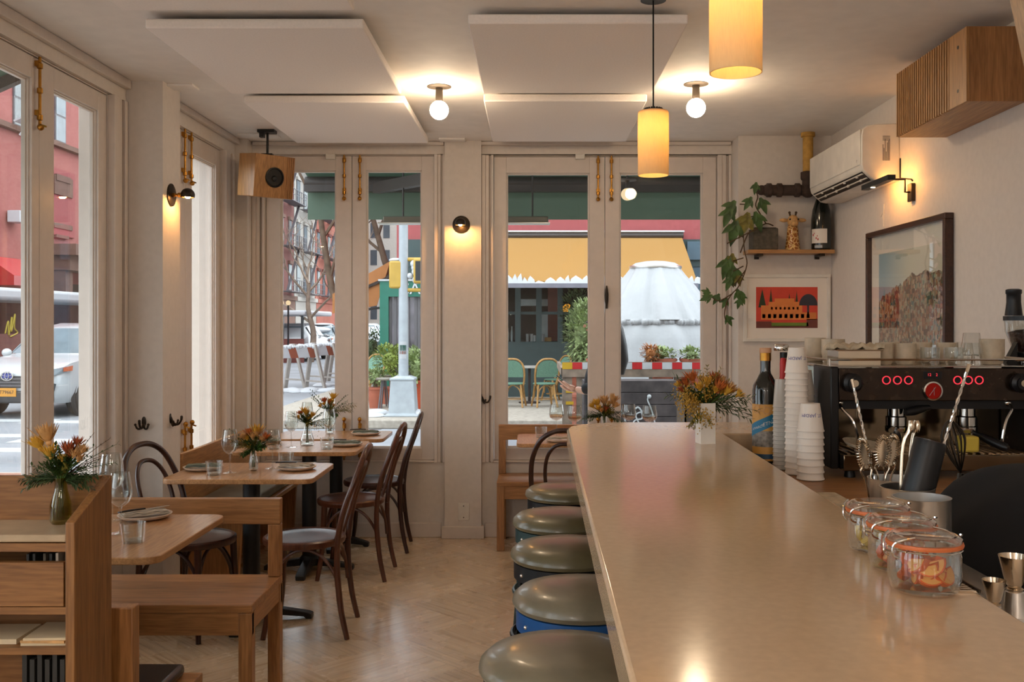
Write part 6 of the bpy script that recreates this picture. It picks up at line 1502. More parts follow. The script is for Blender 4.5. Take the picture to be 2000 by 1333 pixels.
wavy([(1.42, SZ, 1), (1.34, SZ+.5, 1), (1.22, zs-.35, .9), (1.12, zs-.13, .7), (1.06, zs-.06, .3)], .09, 7, 2).build('tent_wall', M['tent_cloth'], t, smooth=60)
b = wavy([(1.07, zs-.10, 1), (1.12, zs-.07, 2), (1.13, zs-.02, 2), (1.10, zs+.01, 1)], .022, 34, 3, 600); b.build('gathered_skirt', M['tent_cloth'], t, smooth=170)
MB().lathe([(.47, zt-.03), (.475, zt), (.46, zt+.02)], (tx, ty, 0), 40).build('top_ring', M['steel'], t)
MB().lathe([(.44, zt+.02), (.36, zt+.07), (.2, zt+.10), (.0005, zt+.115)], (tx, ty, 0), 40).build('top_cap', M['tent_cloth'], t)
# ================================================================ barrier with planters
BY = 13.9
t = thing('roadway_barrier', 'wooden roadside barrier with red and white reflective strips', 'barrier', (3, BY, RZ))
bx0 = XX(1098, BY); zr = ZZ(716, BY)
MB().box(bx0, 6.5, BY, BY+.45, ZZ(737,BY), ZZ(722,BY)).build('top_rail', M['weathered_wood'], t)
MB().box(bx0, bx0+.05, BY+.05, BY+3.0, ZZ(737,BY), ZZ(722,BY)).build('side_rail', M['weathered_wood'], t)
for x in (1108, 1136, 1328, 1420): MB().box(XX(x,BY)-.07, XX(x,BY)+.07, BY+.03, BY+.13, RZ+.0005, ZZ(737,BY)-.0005).build('post', M['weathered_wood'], t)
w = (XX(1353,BY)-XX(1314,BY))/2
x = XX(1118,BY)-.001
MB().box(bx0, x-.001, BY-.004, BY-.0005, ZZ(721.5,BY), ZZ(708.5,BY)).build('reflector', M['reflect_yellow'], t, smooth=0)
k = 0
while x < 6.3:
    MB().box(x, x+w-.002, BY-.004, BY-.0005, ZZ(721.5,BY), ZZ(708.5,BY)).build('reflector', M['reflect_red' if k % 2 == 0 else 'reflect_white'], t, smooth=0); x += w; k += 1
for y in (785, 762): MB().box(XX(1108,BY)-.02, XX(1108,BY)+.09, BY+.02, BY+.0295, ZZ(y+6,BY), ZZ(y,BY)).build('reflector', M['reflect_yellow'], t, smooth=0)
MB().box(bx0, 6.5, BY+.0, BY+.03, ZZ(722,BY), ZZ(707.5,BY)).build('strip_board', M['weathered_wood'], t, smooth=0)
t = thing('plank_box', 'dark plank box with white graffiti under the barrier', 'planter box', (2, BY-.5, RZ))
dx0, dx1, dy = XX(1140,13.3), XX(1322,13.3), 13.3
for k in range(6): MB().box(dx0, dx1, dy, dy+.45, RZ+.001+.165*k, RZ+.16+.165*k).build('plank', M['dark_planks'], t, bev=.006)
def gp(x, y): return PX(x, y, dy-.006)
b = MB(); b.tube(curve_pts([gp(1232,838), gp(1240,822), gp(1254,818), gp(1252,806), gp(1242,812), gp(1250,830), gp(1262,842)]), .011, 6)
b.tube(curve_pts([gp(1268,775), gp(1265,782), gp(1272,800), gp(1278,822), gp(1282,845)]), .011, 6).tube(curve_pts([gp(1240,800), gp(1246,796), gp(1252,802), gp(1256,812)]), .013, 6).ball(gp(1268,775), .03, n=10, m=8)
b.tube(curve_pts([gp(1210,800), gp(1218,810), gp(1222,826), gp(1230,836)]), .012, 6)
b.build('graffiti', M['white_spray'], t)
for k, (x, rw) in enumerate(((1175,.22), (1292,.22), (1352,.18), (1228,.2))):
    if k == 3: continue
    xx = XX(x, 14.75)
    shrub('planter_with_snow', 'terracotta planter with small plants %s on the barrier' % ('behind the person', 'in the middle', 'farthest right')[k], (xx, 14.75, ZZ(693,14.75)), rw*1.05, .2, .10, 'shrub_pale', n=160, seed=30+k, L=.09, pot=(rw, ZZ(706,14.75)-ZZ(752,14.75)), stemz=ZZ(752,14.75))
    one('planter_shelf', MB().box(xx-.34, xx+.34, 14.5, 15.0, RZ+.001, ZZ(752,14.75)-.001), M['weathered_wood'], 'wooden block under the %s terracotta planter behind the barrier' % ('left', 'middle', 'right')[k], 'block', smooth=0)
random.seed(5)
for k, x in enumerate((1158, 1170, 1232, 1300, 1330, 1362)):
    p = PX(x, 700, BY+.2); b = MB()
    for q in range(5): b.ball((p.x+random.uniform(-.16,.16), p.y+random.uniform(-.1,.1), ZZ(721,BY)+.03), random.uniform(.05,.08), 1.4, 1, .6, 10, 8)
    b.v = [(v[0], v[1], max(v[2], ZZ(722,BY)+.0005)) for v in b.v]
    one('snow_heap', b, M['snow'], 'low heap of snow on the barrier shelf, %s from the left' % ('first','second','third','fourth','fifth','sixth')[k], 'snow', group='snow heaps on the barrier')
p = PX(1270, 690, 14.6)
shrub('dried_plant', 'rust brown dried plant standing on the barrier', (p.x, 14.55, p.z), .15, .15, .13, 'awning_orange', n=160, seed=44, L=.07, stemz=ZZ(722,BY)-.25)
# ================================================================ person with a phone
def skin(name, pts, edges, rad, mat, parent, root=0, sub=2):
    me = bpy.data.meshes.new(name); off = WLOC[parent.name]
    me.from_pydata([tuple(Vector(p)-off) for p in pts], edges, []); o = bpy.data.objects.new(name, me); COL.objects.link(o)
    me.materials.append(mat); s = o.modifiers.new('skin', 'SKIN'); s.use_smooth_shade = True
    sv = me.skin_vertices[0].data
    for i, r in enumerate(rad): sv[i].radius = (r, r) if not isinstance(r, tuple) else r
    sv[root].use_root = True
    b = o.modifiers.new('sub', 'SUBSURF'); b.levels = sub; b.render_levels = sub
    o.parent = parent; KIDS.setdefault(parent.name, []).append(o); WLOC[o.name] = off; return o
PYp = 8.7; hx = XX(1170, PYp)
t = thing('person', 'person with long dark hair and a dark coat looking at a phone outside', 'person', (hx, PYp, SZ))
g = SZ
def bp(dx, dy, z): return (hx+dx, PYp+dy, g+z)
pts = [bp(.02,0,.92), bp(.03,0,1.10), bp(.03,0,1.28), bp(.02,0,1.38), bp(.0,0,1.46), bp(-.015,0,1.53), bp(-.03,0,1.60), bp(-.02,0,1.655),
       bp(.03,-.17,1.35), bp(.05,-.22,1.08), bp(-.12,-.15,1.02), bp(-.22,-.10,1.045), bp(.03,.17,1.35), bp(.05,.22,1.10), bp(-.10,.12,1.00), bp(-.20,.02,1.02),
       bp(.02,-.09,.86), bp(-.03,-.09,.48), bp(.03,-.09,.08), bp(-.10,-.10,.03), bp(.02,.09,.86), bp(.06,.09,.48), bp(.12,.09,.08), bp(-.01,.10,.03)]
ed = [(0,1),(1,2),(2,3),(3,4),(4,5),(5,6),(6,7),(3,8),(8,9),(9,10),(10,11),(3,12),(12,13),(13,14),(14,15),(0,16),(16,17),(17,18),(18,19),(0,20),(20,21),(21,22),(22,23)]
rd = [(.12,.15),(.11,.14),(.12,.16),(.09,.12),.05,(.075,.07),(.09,.075),(.07,.06),.055,.044,.034,.024,.055,.044,.034,.024,.085,.06,.042,.035,.085,.06,.042,.035]
skin('body', pts, ed, rd, M['skin'], t)
cp = [bp(.02,0,.62), bp(.02,0,.92), bp(.03,0,1.15), bp(.03,0,1.32), bp(.02,0,1.41), bp(.03,-.18,1.345), bp(.05,-.225,1.08), bp(-.165,-.13,1.035), bp(.03,.18,1.345), bp(.05,.225,1.10), bp(-.15,.075,1.012)]
skin('coat', cp, [(0,1),(1,2),(2,3),(3,4),(3,5),(5,6),(6,7),(3,8),(8,9),(9,10)], [(.15,.19),(.15,.18),(.145,.175),(.11,.15),.06,.075,.062,.052,.075,.062,.052], M['coat_dark'], t, 1)
tp = [bp(.02,0,.90), bp(.02,-.09,.84), bp(-.03,-.09,.48), bp(.03,-.09,.10), bp(.02,.09,.84), bp(.06,.09,.48), bp(.12,.09,.10)]
skin('trousers', tp, [(0,1),(1,2),(2,3),(0,4),(4,5),(5,6)], [.13,.10,.075,.058,.10,.075,.058], M['coat_dark'], t)
for (dx, dy) in ((.0,-.09), (.09,.09)): MB().ball(bp(dx-.06, dy, .045), .05, 2.7, .95, .85, 16, 10).build('shoe', M['car_black'], t)
hb = MB().ball(bp(.01,0,1.615), .108, 1.0, .92, 1.05, 20, 14)
hb.v = [(v[0] if v[0] > hx-.05 or v[2] > g+1.66 else hx-.03, v[1], v[2]) for v in hb.v]
hb.tube([bp(.05,0,1.62), bp(.12,0,1.52), bp(.165,0,1.40), bp(.19,0,1.28), bp(.195,0,1.16)], [.085,.075,.06,.05,.02], 14, flat=1.5)
hb.build('hair', M['hair_black'], t)
MB().leaf(bp(-.115,-.0,1.605), (-1,0,-.6), (0,1,0), .035, .03, .0, 3).build('nose', M['skin'], t)
for s in (-1, 1): MB().ball(bp(-.105, s*.033, 1.63), .009, n=8, m=6).build('eye', M['car_black'], t)
MB().ball(bp(-.108, 0, 1.56), .018, .35, 1.2, .35, 10, 6).build('mouth', M['petal_rust'], t)
def hand(c, d, n_):
    c = Vector(c); d = Vector(d).normalized(); n_ = Vector(n_).normalized(); s = d.cross(n_)
    P = [c-d*.02, c+d*.035, c+d*.07]; E = [(0,1),(1,2)]; Rr = [(.022,.022),(.026,.02),(.028,.014)]
    for k, L in enumerate((.062,.07,.066,.052)):
        q = c+d*.075+s*(-.024+.016*k); i = len(P); P += [q, q+d*L*.5+n_*.012, q+d*L*.8+n_*.038]; E += [(2,i),(i,i+1),(i+1,i+2)]; Rr += [.0095,.009,.008]
    i = len(P); q = c+d*.03-s*.03; P += [q, q-s*.022+d*.03+n_*.015, q-s*.02+d*.055+n_*.03]; E += [(1,i),(i,i+1),(i+1,i+2)]; Rr += [.012,.0105,.009]
    return P, E, Rr
P, E, Rr = hand(bp(-.235,-.10,1.05), (-.8,.25,.25), (-.3,.3,.8)); skin('hand', P, E, Rr, M['skin'], t)
P, E, Rr = hand(bp(-.215,.015,1.02), (-.8,-.3,.1), (-.3,-.1,.8)); skin('hand', P, E, Rr, M['skin'], t)
Mp = Matrix.Translation(bp(-.325,-.06,1.115)) @ Matrix.Rotation(R(38), 4, 'Y')
one('mobile_phone', MB().box(-.075, .075, -.037, .037, -.004, .004, Mp), M['car_black'], 'dark mobile phone held by the person outside', 'phone', bev=.003)
# ================================================================ street row across on the left (wall plane at FX)
FX = -20.0
def townhouse(label, y0, y1, h, wall, rows, cols, ww=.85, hh=1.9, floor0=4.6, fh=3.9, trim='brownstone', ground='brownstone', skip=()):
    t = thing('townhouse', label, 'building', (FX-4, (y0+y1)/2, SZ), 'brick houses along the street')
    MB().box(FX-8, FX, y0+.01, y1-.01, SZ, h).build('wall', M[wall], t, smooth=0)
    MB().box(FX+.001, FX+.45, y0+.01, y1-.01, h-.7, h).box(FX+.001, FX+.25, y0+.01, y1-.01, h-1.1, h-.7).build('cornice', M[trim], t, smooth=0)
    if ground: MB().box(FX+.001, FX+.12, y0+.01, y1-.01, SZ, 3.4).box(FX+.001, FX+.3, y0+.01, y1-.01, 3.4, 3.75).build('ground_floor_trim', M[ground], t, smooth=0)
    for r in range(rows):
        z = floor0+r*fh
        for c_ in range(cols):
            if (r, c_) in skip: continue
            yc = y0+(y1-y0)*(c_+.5)/cols
            f = MB().box(FX+.001, FX+.06, yc-ww/2-.06, yc+ww/2+.06, z-.06, z+hh+.06).build('window', M['window_frame_grey'], t, smooth=0)
            MB().box(FX+.0605, FX+.07, yc-ww/2, yc+ww/2, z, z+hh*.48).box(FX+.0605, FX+.075, yc-ww/2, yc+ww/2, z+hh*.52, z+hh).build('pane', M['car_glass'] if (r+c_) % 3 else M['blind'], f, smooth=0)
            MB().box(FX+.001, FX+.2, yc-ww/2-.22, yc+ww/2+.22, z+hh+.08, z+hh+.34).box(FX+.001, FX+.15, yc-ww/2-.15, yc+ww/2+.15, z-.2, z-.07).build('window_surround', M[trim], t, smooth=0)
    return t
def spans(x): return 20*1900/(1040-x)
# facade seen through the front side window
tp = townhouse('pink brick corner building with stone cornices seen through the front side window', 20, 46, 20, 'pink_brick', 4, 8, .8, 2.1, 5.3, 3.9, 'brownstone', None, skip=((0,5),))
ye = spans(140)
MB().box(FX+.001, FX+1.4, ye-2.6, ye+2.6, 4.3, 4.75).box(FX+.001, FX+1.0, ye-2.3, ye+2.3, 3.7, 4.3).box(FX+.001, FX+.8, ye-2.2, ye-1.6, SZ, 3.7).box(FX+.001, FX+.8, ye+1.6, ye+2.2, SZ, 3.7).build('stone_portal', M['brownstone'], tp, smooth=0)
MB().box(FX+.001, FX+.05, ye-1.5, ye+1.5, SZ, 3.2).build('portal_door', M['interior_dark'], tp, smooth=0)
yp = spans(118)
MB().box(FX+.001, FX+.1, yp-1.1, yp+1.1, 5.2, 8.0).build('relief_panel', M['pink_wall'], tp, smooth=0)
MB().box(FX+.1005, FX+.16, yp-.8, yp+.8, 6.9, 7.7).box(FX+.1005, FX+.15, yp-.8, yp+.8, 5.5, 5.7).build('relief_carving', M['brownstone'], tp, smooth=0)
for k, z in enumerate((8.15, 12.05)): MB().box(FX+.001, FX+.25, 20.01, 45.99, z+.75, z+.95).build('string_course', M['brownstone'], tp, smooth=0)
for k in range(6): MB().box(FX+.001, FX+.06, 21.5+4*k, 23.5+4*k, SZ+.3, 2.7).build('shop_window', M['window_dark'], tp, smooth=0)
for (x, lb) in ((5, 'red shop awning at the left edge of the front side window'), (185, 'red shop awning right of the stone portal')):
    yy = spans(x) if x < 100 else 44.5
    one('shop_awning', MB().prism([(FX+.03, yy-1.25, 4.0), (FX+1.1, yy-1.25, 3.25), (FX+1.1, yy-1.25, 2.9), (FX+.03, yy-1.25, 2.9)], (0,2.5,0)), M['reflect_red'], lb, 'awning', smooth=0)
y = spans(20); MB().box(FX+.07, FX+.55, y-.35, y+.35, 5.35, 5.8).build('window_air_conditioner', M['snow'], tp, bev=.02)
y = spans(18); MB().bar((FX+.3, y, 9.2), (FX+1.0, y, 9.5), .5, .06).bar((FX+1.0, y, 9.5), (FX+.4, y, 8.7), .06, .06).build('window_bracket', M['snow'], tp)
townhouse('dark red brick house at the left of the street view over the barricades', 46.5, 81.5, 17, 'dark_brick', 4, 13, .9, 2.0, 4.3, 3.6)
townhouse('white painted house in the middle of the street view', 81.7, 89.4, 18, 'pale_stone', 4, 3, 1.1, 2.1, 4.3, 3.6, 'pale_stone', 'pale_stone')
townhouse('orange red brick house right of the white house', 89.6, 99, 17, 'red_brick', 4, 4, .9, 2.0, 4.3, 3.6, 'dark_brick', 'red_brick')
townhouse('red brick house farthest along the left side of the street', 99.2, 118, 17.5, 'red_brick', 4, 7, .9, 2.0, 4.3, 3.6)
for k, (y0, y1) in enumerate(((76, 81), (83, 88), (91, 97))):
    t = thing('fire_escape', 'black iron fire escape on the %s house of the street row' % ('dark red', 'white', 'orange red')[k], 'fire escape', (FX+.6, (y0+y1)/2, 4), 'black iron fire escapes')
    for r in range(4):
        z = 4.0+3.6*r
        MB().box(FX+.21, FX+1.2, y0, y1, z, z+.06).build('platform', M['hazed_iron'], t, smooth=0)
        b = MB().bar((FX+1.2, y0, z+.95), (FX+1.2, y1, z+.95), .05, .05).bar((FX+1.2, y0, z+.5), (FX+1.2, y1, z+.5), .04, .04)
        for q in range(9): b.box(FX+1.18, FX+1.22, y0+(y1-y0)*q/8-.02, y0+(y1-y0)*q/8+.02, z+.06, z+.95)
        b.build('railing', M['hazed_iron'], t, smooth=0)
        if r < 3: MB().bar((FX+.7, y0+.6, z+.06), (FX+.7, y1-.6, z+3.6), .2, .04).build('stair', M['hazed_iron'], t)
# distant block at the end of the street
for (x0, x1, yy, h, m, lb) in ((-24, -16.5, 122, 30, 'pale_stone', 'pale distant building at the end of the side street'), (-16.4, -6, 124, 26, 'brownstone', 'hazy brick building at the far end of the side street')):
    t = thing('distant_building', lb, 'building', ((x0+x1)/2, yy, RZ))
    MB().box(x0, x1, yy, yy+8, RZ, h).build('wall', M[m], t, smooth=0)
    for r in range(6):
        for c_ in range(int((x1-x0)/1.6)):
            MB().box(x0+.5+1.6*c_, x0+1.3+1.6*c_, yy-.05, yy-.001, 2+3.4*r, 3.9+3.4*r).build('window', M['window_dark'], t, smooth=0)
# dining sheds
t = thing('dining_shed', 'brick-red street dining shed with a white snowy roof behind the white car', 'dining shed', (-15.5, 30, RZ))
MB().box(-16.8, -14.6, 21, 38, 2.15, 2.5).build('snowy_roof', M['snow'], t, bev=.1)
MB().box(-16.5, -14.8, 21.5, 29.5, RZ, 1.2).box(-16.5, -16.4, 21.5, 37.5, RZ, 2.14).build('shed_wall', M['dark_brick'], t, smooth=0)
for y in (21.6, 26, 29.4, 33, 37.3): MB().box(-14.9, -14.75, y-.08, y+.08, RZ, 2.149).build('post', M['window_frame_grey'], t, smooth=0)
xg = -14.79
def sg(x, y): Yq = -xg*1900/(1040-x); return Vector((xg, Yq, HC-(y-CY)*Yq/F))
b = MB(); b.tube(curve_pts([sg(10,652), sg(16,628), sg(17,655), sg(23,620), sg(22,648), sg(29,614), sg(28,640), sg(34,650), sg(20,658)]), .022, 5); b.build('graffiti', M['yellow_spray'], t)
t = thing('dining_shed', 'small street shed with a white roof and brown fence at the left of the barricades', 'dining shed', (-11.4, 45, RZ))
MB().box(-13, -10.3, 44, 50, ZZ(617,45), ZZ(607,45)).build('snowy_roof', M['snow'], t, bev=.08)
for x in (-12.9, -11.4, -10.5): MB().box(x, x+.12, 44.1, 44.2, RZ, ZZ(617,45)-.001).build('post', M['car_black'], t, smooth=0)
MB().box(-13, -10.25, 43.6, 43.7, RZ, ZZ(662,44)).build('fence', M['dark_brick'], t, smooth=0)
for k, x in enumerate((550, 563)):
    p = PX(x, 592, 43); t2 = thing('street_globe', 'round lit street globe above the small shed, %s of two' % ('left', 'right')[k], 'lamp', (p.x, p.y, RZ), 'lit street globes')
    MB().ball(p, .11, n=14, m=10).build('globe', M['street_bulb'], t2); MB().tube([(p.x, p.y, RZ), (p.x, p.y, p.z-.1)], .04, 8).build('post', M['car_black'], t2)
# ================================================================ barricades
def barricade():
    t = thing('barricade', '', '', (0,0,0))
    MB().box(-.95, .95, -.03, .03, .78, 1.02).build('board', M['snow'], t, bev=.01)
    for x in (-.80, -.1, .6): MB().prism([(x, -.034, .78), (x+.28, -.034, .78), (x+.16, -.034, 1.02), (x-.12, -.034, 1.02)], (0,.003,0)).build('orange_stripe', M['terracotta'], t, smooth=0)
    for x in (-.78, .78):
        for s in (-1, 1): MB().bar((x-.03, s*.05, 1.08), (x+.05, s*.34, .0), .11, .06).build('leg', M['pale_stone'], t, bev=.01)
        MB().bar((x, -.3, .22), (x, .3, .22), .06, .04).build('cross_strut', M['pale_stone'], t)
    random.seed(3); b = MB()
    for k in range(40): b.ball((-.95+1.9*k/39, random.uniform(-.03,.03), 1.03), random.uniform(.03,.06), n=8, m=6)
    b.build('snow_cap', M['snow'], t)
    return t
for k, (x, y, rz) in enumerate(((572, 766, .85), (612, 757, .9), (650, 750, .85), (690, 744, .9))):
    p = GX(x, y, RZ); place('barr', barricade, 'snow-covered wooden barricade with orange stripes, %s across the street' % ('leftmost', 'second from the left', 'third from the left', 'rightmost')[k], 'barricade', (p.x, p.y, RZ), rz, 'snowy barricades', (.85, 1.25, 1.12))
random.seed(8)
for k, (x, y, s) in enumerate(((560,768,.5), (600,766,.6), (640,755,.5), (800,815,.7), (720,770,.35))):
    p = GX(x, y, RZ if k < 3 else SZ); b = MB()
    for q in range(10): b.ball((p.x+random.uniform(-s,s), p.y+random.uniform(-.3,.3)+.3, p.z+.01), random.uniform(.08,.16), 1.6, 1.2, .6, 10, 8)
    b.v = [(v[0], v[1], max(v[2], p.z+.0005)) for v in b.v]
    one('snow_bank', b, M['snow'], 'dirty white snow bank on the ground %s' % ('under the left barricade', 'under the middle barricade', 'under the right barricade', 'at the foot of the light pole', 'left of the stools')[k], 'snow')
# ================================================================ trees
def tree(label, pts, rad, mat, seed, nb=5, lv=3, L0=1.4, spread=.8, trunk_r=None):
    random.seed(seed); t = thing('bare_tree', label, 'tree', pts[0], 'bare street trees')
    P = curve_pts(pts, 5); n = len(P)
    MB().tube(P, [rad*(1-.55*i/(n-1)) for i in range(n)], 10).build('trunk', M[mat], t)
    def grow(b, p, d, L, r, lev):
        pts = [Vector(p)]; dd = Vector(d).normalized()
        for i in range(4): dd = (dd+Vector((random.uniform(-.25,.25), random.uniform(-.25,.25), random.uniform(-.1,.25)))).normalized(); pts.append(pts[-1]+dd*(L/4))
        b.tube(pts, [r*(1-.5*i/4) for i in range(5)], 5)
        if lev > 0:
            for k in range(random.choice((2,3))):
                q = pts[random.choice((2,3,4))]; nd_ = (dd+Vector((random.uniform(-1,1)*spread, random.uniform(-1,1)*spread, random.uniform(-.3,.6)))).normalized(); grow(b, q, nd_, L*.68, r*.55, lev-1)
    for k in range(nb):
        b = MB(); i = int(n*(.45+.5*k/max(1, nb-1))); i = min(i, n-1)
        a = k*2.4+seed; grow(b, P[i], (math.cos(a)*spread, math.sin(a)*spread*.5, .75), L0*(1-.06*k), rad*.42, lv); b.build('branch', M[mat], t)
    return t
p = GX(606, 708, RZ); 
tree('slender pale bare tree behind the barricades', [(p.x, p.y, RZ), (p.x+.15, p.y, 1.0), (p.x-.1, p.y, 2.2), (p.x-.05, p.y, 3.3)], .16, 'bark_pale', 3, 6, 3, 2.6, .95)
tree('dark leaning bare tree cut by the green awning, left pane', [(XX(690,24), 24, RZ), (XX(668,24), 24, 1.5), (XX(648,24), 24, ZZ(560,24)), (XX(634,24), 24, ZZ(480,24)), (XX(624,24), 24, ZZ(400,24)), (XX(622,24), 24, ZZ(300,24))], .11, 'bark', 5, 4, 2, 2.0, .8)
tree('leaning bare tree beyond the orange awning, right pane', [(XX(768,33), 33, RZ), (XX(764,33), 33, ZZ(560,33)), (XX(750,33), 33, ZZ(505,33)), (XX(735,33), 33, ZZ(450,33)), (XX(718,33), 33, ZZ(390,33)), (XX(712,33), 33, ZZ(330,33))], .14, 'bark', 9, 5, 3, 2.2, .9)
# ================================================================ cars
def car(body, dark=False):
    def f():
        t = thing('parked_car', '', '', (0,0,0))       # nose towards -Y, length 4.6
        st = [(-2.30,.34,.78,.80,.72,.72), (-2.22,.28,.86,.88,.86,.80), (-1.9,.26,.97,.985,.93,.86), (-1.2,.26,1.05,1.07,.93,.84), (-.95,.26,1.07,1.11,.93,.82), (-.25,.26,1.08,1.60,.93,.66), (.3,.26,1.09,1.69,.93,.64), (1.1,.26,1.11,1.68,.93,.64), (1.75,.28,1.14,1.60,.92,.64), (2.15,.32,1.12,1.20,.88,.76), (2.30,.42,1.0,1.02,.80,.74)]
        vs = []; fs = []; m_ = 12
        for (y, zb, zm, zr, wb, wr) in st:
            half = [(wb*.9, zb), (wb, zb+.18), (wb*1.02, (zb+zm)/2+.05), (wb*.97, zm), (wr, max(zr-.10, zm+.005)), (wr*.86, zr)]
            ring = half+[(-x, z) for x, z in reversed(half)]
            vs += [(x, y, z) for x, z in ring]
        for i in range(len(st)-1):
            for k in range(m_): fs.append((i*m_+k, (i+1)*m_+k, (i+1)*m_+(k+1) % m_, i*m_+(k+1) % m_))
        fs += [tuple(range(m_)), tuple(reversed([(len(st)-1)*m_+k for k in range(m_)]))]
        MB().add(vs, fs).build('body', M[body], t, smooth=50)
        def q4(pts, nm, mat, par=t): return MB().add(pts+[(p[0]*1.004, p[1]+(.004 if p[1] > 1.5 else -.004), p[2]+.004) for p in pts], [(0,3,2,1),(4,5,6,7),(0,1,5,4),(1,2,6,5),(2,3,7,6),(3,0,4,7)]).build(nm, mat, par, smooth=0)
        q4([(-.78,-.93,1.12), (.78,-.93,1.12), (.62,-.28,1.585), (-.62,-.28,1.585)], 'windshield', M['car_glass'])
        q4([(.74,2.12,1.16), (-.74,2.12,1.16), (-.60,1.79,1.57), (.60,1.79,1.57)], 'rear_window', M['car_glass'])
        for s in (-1, 1):
            for (a, c_) in ((-.62,.25), (.32,1.05), (1.12,1.65)):
                x0, x1 = .915, .675; pts = [(s*x0, a-.1 if a < 0 else a, 1.13), (s*x0, c_, 1.14), (s*x1, c_-.03, 1.57), (s*x1, a+.25 if a < 0 else a, 1.56)]
                MB().add(pts+[(p[0]+s*.012, p[1], p[2]+.004) for p in pts], [(0,3,2,1),(4,5,6,7),(0,1,5,4),(1,2,6,5),(2,3,7,6),(3,0,4,7)]).build('side_window', M['car_glass'], t, smooth=0)
            MB().ball((s*1.03,-.72,1.12), .11, .9, .6, .75, 12, 8).build('mirror', M[body], t)
            MB().prism([(s*.50,-2.30,.82), (s*.80,-2.28,.88), (s*.93,-2.05,.92), (s*.93,-2.06,.82), (s*.82,-2.28,.77), (s*.52,-2.30,.75)], (s*.01,-.03,0)).build('headlight', M['car_glass'], t, smooth=0)
            MB().prism([(s*.90,-2.13,.90), (s*.955,-1.92,.93), (s*.955,-1.94,.84), (s*.90,-2.14,.83)], (s*.02,-.03,.0)).build('turn_lamp', M['petal_rust'], t, smooth=0)
            MB().prism([(s*.66,-2.31,.68), (s*.86,-2.29,.62), (s*.82,-2.30,.44), (s*.70,-2.31,.48)], (0,-.03,0)).build('bumper_duct', M['car_black'], t, smooth=0)
            for y in (-1.42, 1.42):
                My_ = Matrix.Rotation(R(90), 4, 'Y')
                MB().shell([(.40, -.02), (.42, .0), (.42, .05), (.40, .06), (.40, -.02)], (s*.90-.02, y, .345), 32, My_).build('wheel_arch', M['car_black'], t)
                w = MB().lathe([(.22, -.11), (.34, -.11), (.355, -.08), (.355, .08), (.34, .11), (.22, .11)], (s*.83, y, .355), 32, My_).build('wheel', M['tire'], t)
                b = MB()
                for k in range(5):
                    a = 2*PI*k/5; b.bar((s*.945, y, .355), (s*.935, y+.2*math.cos(a), .355+.2*math.sin(a)), .03, .07, (1,0,0))
                b.shell([(.20, 0), (.225, .005), (.225, .02), (.20, .02), (.20, 0)], (s*.935-.01, y, .355), 28, My_); b.build('alloy_rim', M['steel'], w)
        MB().box(-.55, .55, -2.325, -2.29, .55, .76).build('grille', M['car_black'], t, bev=.01)
        for k in range(3): MB().box(-.52, .52, -2.332, -2.326, .58+.06*k, .60+.06*k).build('grille_bar', M['window_frame_grey'], t, smooth=0)
        MB().box(-.80, .80, -2.34, -2.22, .28, .50).build('bumper', M['car_black'], t, bev=.03)
        e = MB().shell([(.07, 0), (.085, 0), (.085, .012), (.07, .012), (.07, 0)], (0,-2.335,.76), 28, Matrix.Rotation(R(90), 4, 'X') @ Matrix.Diagonal((1.35,1,1,1))).shell([(.03, 0), (.038, 0), (.038, .014), (.03, .014), (.03, 0)], (0,-2.335,.765), 20, Matrix.Rotation(R(90), 4, 'X') @ Matrix.Diagonal((1,1.8,1,1))).shell([(.05, 0), (.058, 0), (.058, .013), (.05, .013), (.05, 0)], (0,-2.335,.79), 20, Matrix.Rotation(R(90), 4, 'X') @ Matrix.Diagonal((1.7,.6,1,1)))
        e.build('emblem', M['polished_steel'], t)
        MB().lathe([(.0005, .002), (.07, .002), (.07, .0)], (0,-2.328,.76), 24, Matrix.Rotation(R(90), 4, 'X') @ Matrix.Diagonal((1.35,1,1,1))).build('emblem_field', M['blue_paint'], t)
        pl = MB().box(-.17, .17, -2.352, -2.341, .40, .55).build('number_plate', M['plate_orange'], t, smooth=0)
        MB().mesh(text_mesh('T79667', .085, .001), Matrix.Translation((0,-2.3535,.475)) @ Matrix.Rotation(R(90), 4, 'X')).build('plate_text', M['car_black'], pl, smooth=0)
        return t
    return f
pc = GX(170, 805, RZ)
place('carw', car('car_white'), 'white sport utility car with an orange number plate at the left edge', 'car', (XX(36,18.0), 18.0+2.4, RZ), R(-4), 'cars outside', (1.06,1.06,1.05))
def snow_car(px, Yc, lb, body, rz=0):
    o = place('car_'+body, car(body), lb, 'car', (XX(px, Yc), Yc, RZ), rz, 'cars outside')
    b = MB().ball((0,-1.55,1.06), .1, 7.5, 5.5, .7, 14, 8).ball((0,.7,1.70), .1, 6, 10, .9, 14, 8)
    b.ball((0,-.6,1.38), .1, 6.4, 3.6, 1.8, 14, 8)
    s = b.build('snow_cover', M['snow'], None); s.parent = o; KIDS.setdefault(o.name, []).append(s)
snow_car(628, 58, 'dark car with snow on its windshield, parked by the red houses', 'car_grey', R(3))
p2 = place('carw', car('car_white'), 'white car parked left of the snowy dark car', 'car', (XX(585,47), 47, RZ), R(180), 'cars outside')
place('carw', car('car_white'), 'white car parked far up the side street near the green shrub', 'car', (XX(722,66), 66, RZ), R(180), 'cars outside')
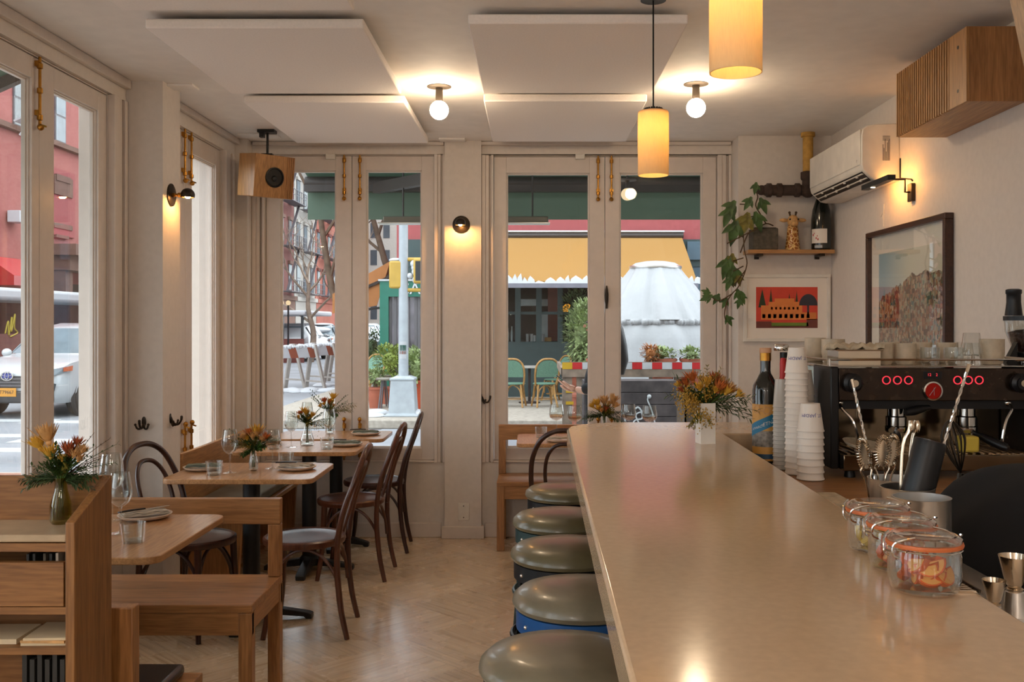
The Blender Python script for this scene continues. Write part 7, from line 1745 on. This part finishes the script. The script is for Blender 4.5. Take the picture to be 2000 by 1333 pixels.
# ================================================================ camera, sky, colour
cam = bpy.data.cameras.new('camera'); co = bpy.data.objects.new('camera', cam); COL.objects.link(co)
co.location = (0, 0, HC); co.rotation_euler = (R(90), 0, 0)
cam.sensor_width = 36; cam.lens = F/2000*36; cam.clip_start = .05; cam.clip_end = 400
cam.shift_x = -(CX-1000)/2000; cam.shift_y = (CY-666.5)/2000
sc.camera = co
sc.cycles.transparent_max_bounces = 32
w = bpy.data.worlds.new('overcast'); sc.world = w; w.use_nodes = True
bg = w.node_tree.nodes['Background']; bg.inputs[0].default_value = (.86, .93, 1.0, 1); bg.inputs[1].default_value = 4.2
vs = sc.view_settings; vs.view_transform = 'Standard'; vs.look = 'None'; vs.exposure = 0.0; vs.gamma = 1; vs.use_curve_mapping = False
for o in list(COL.objects):
    if o.type in ('MESH', 'EMPTY') and o.parent is None and 'label' not in o.keys(): print('UNLABELLED', o.name)
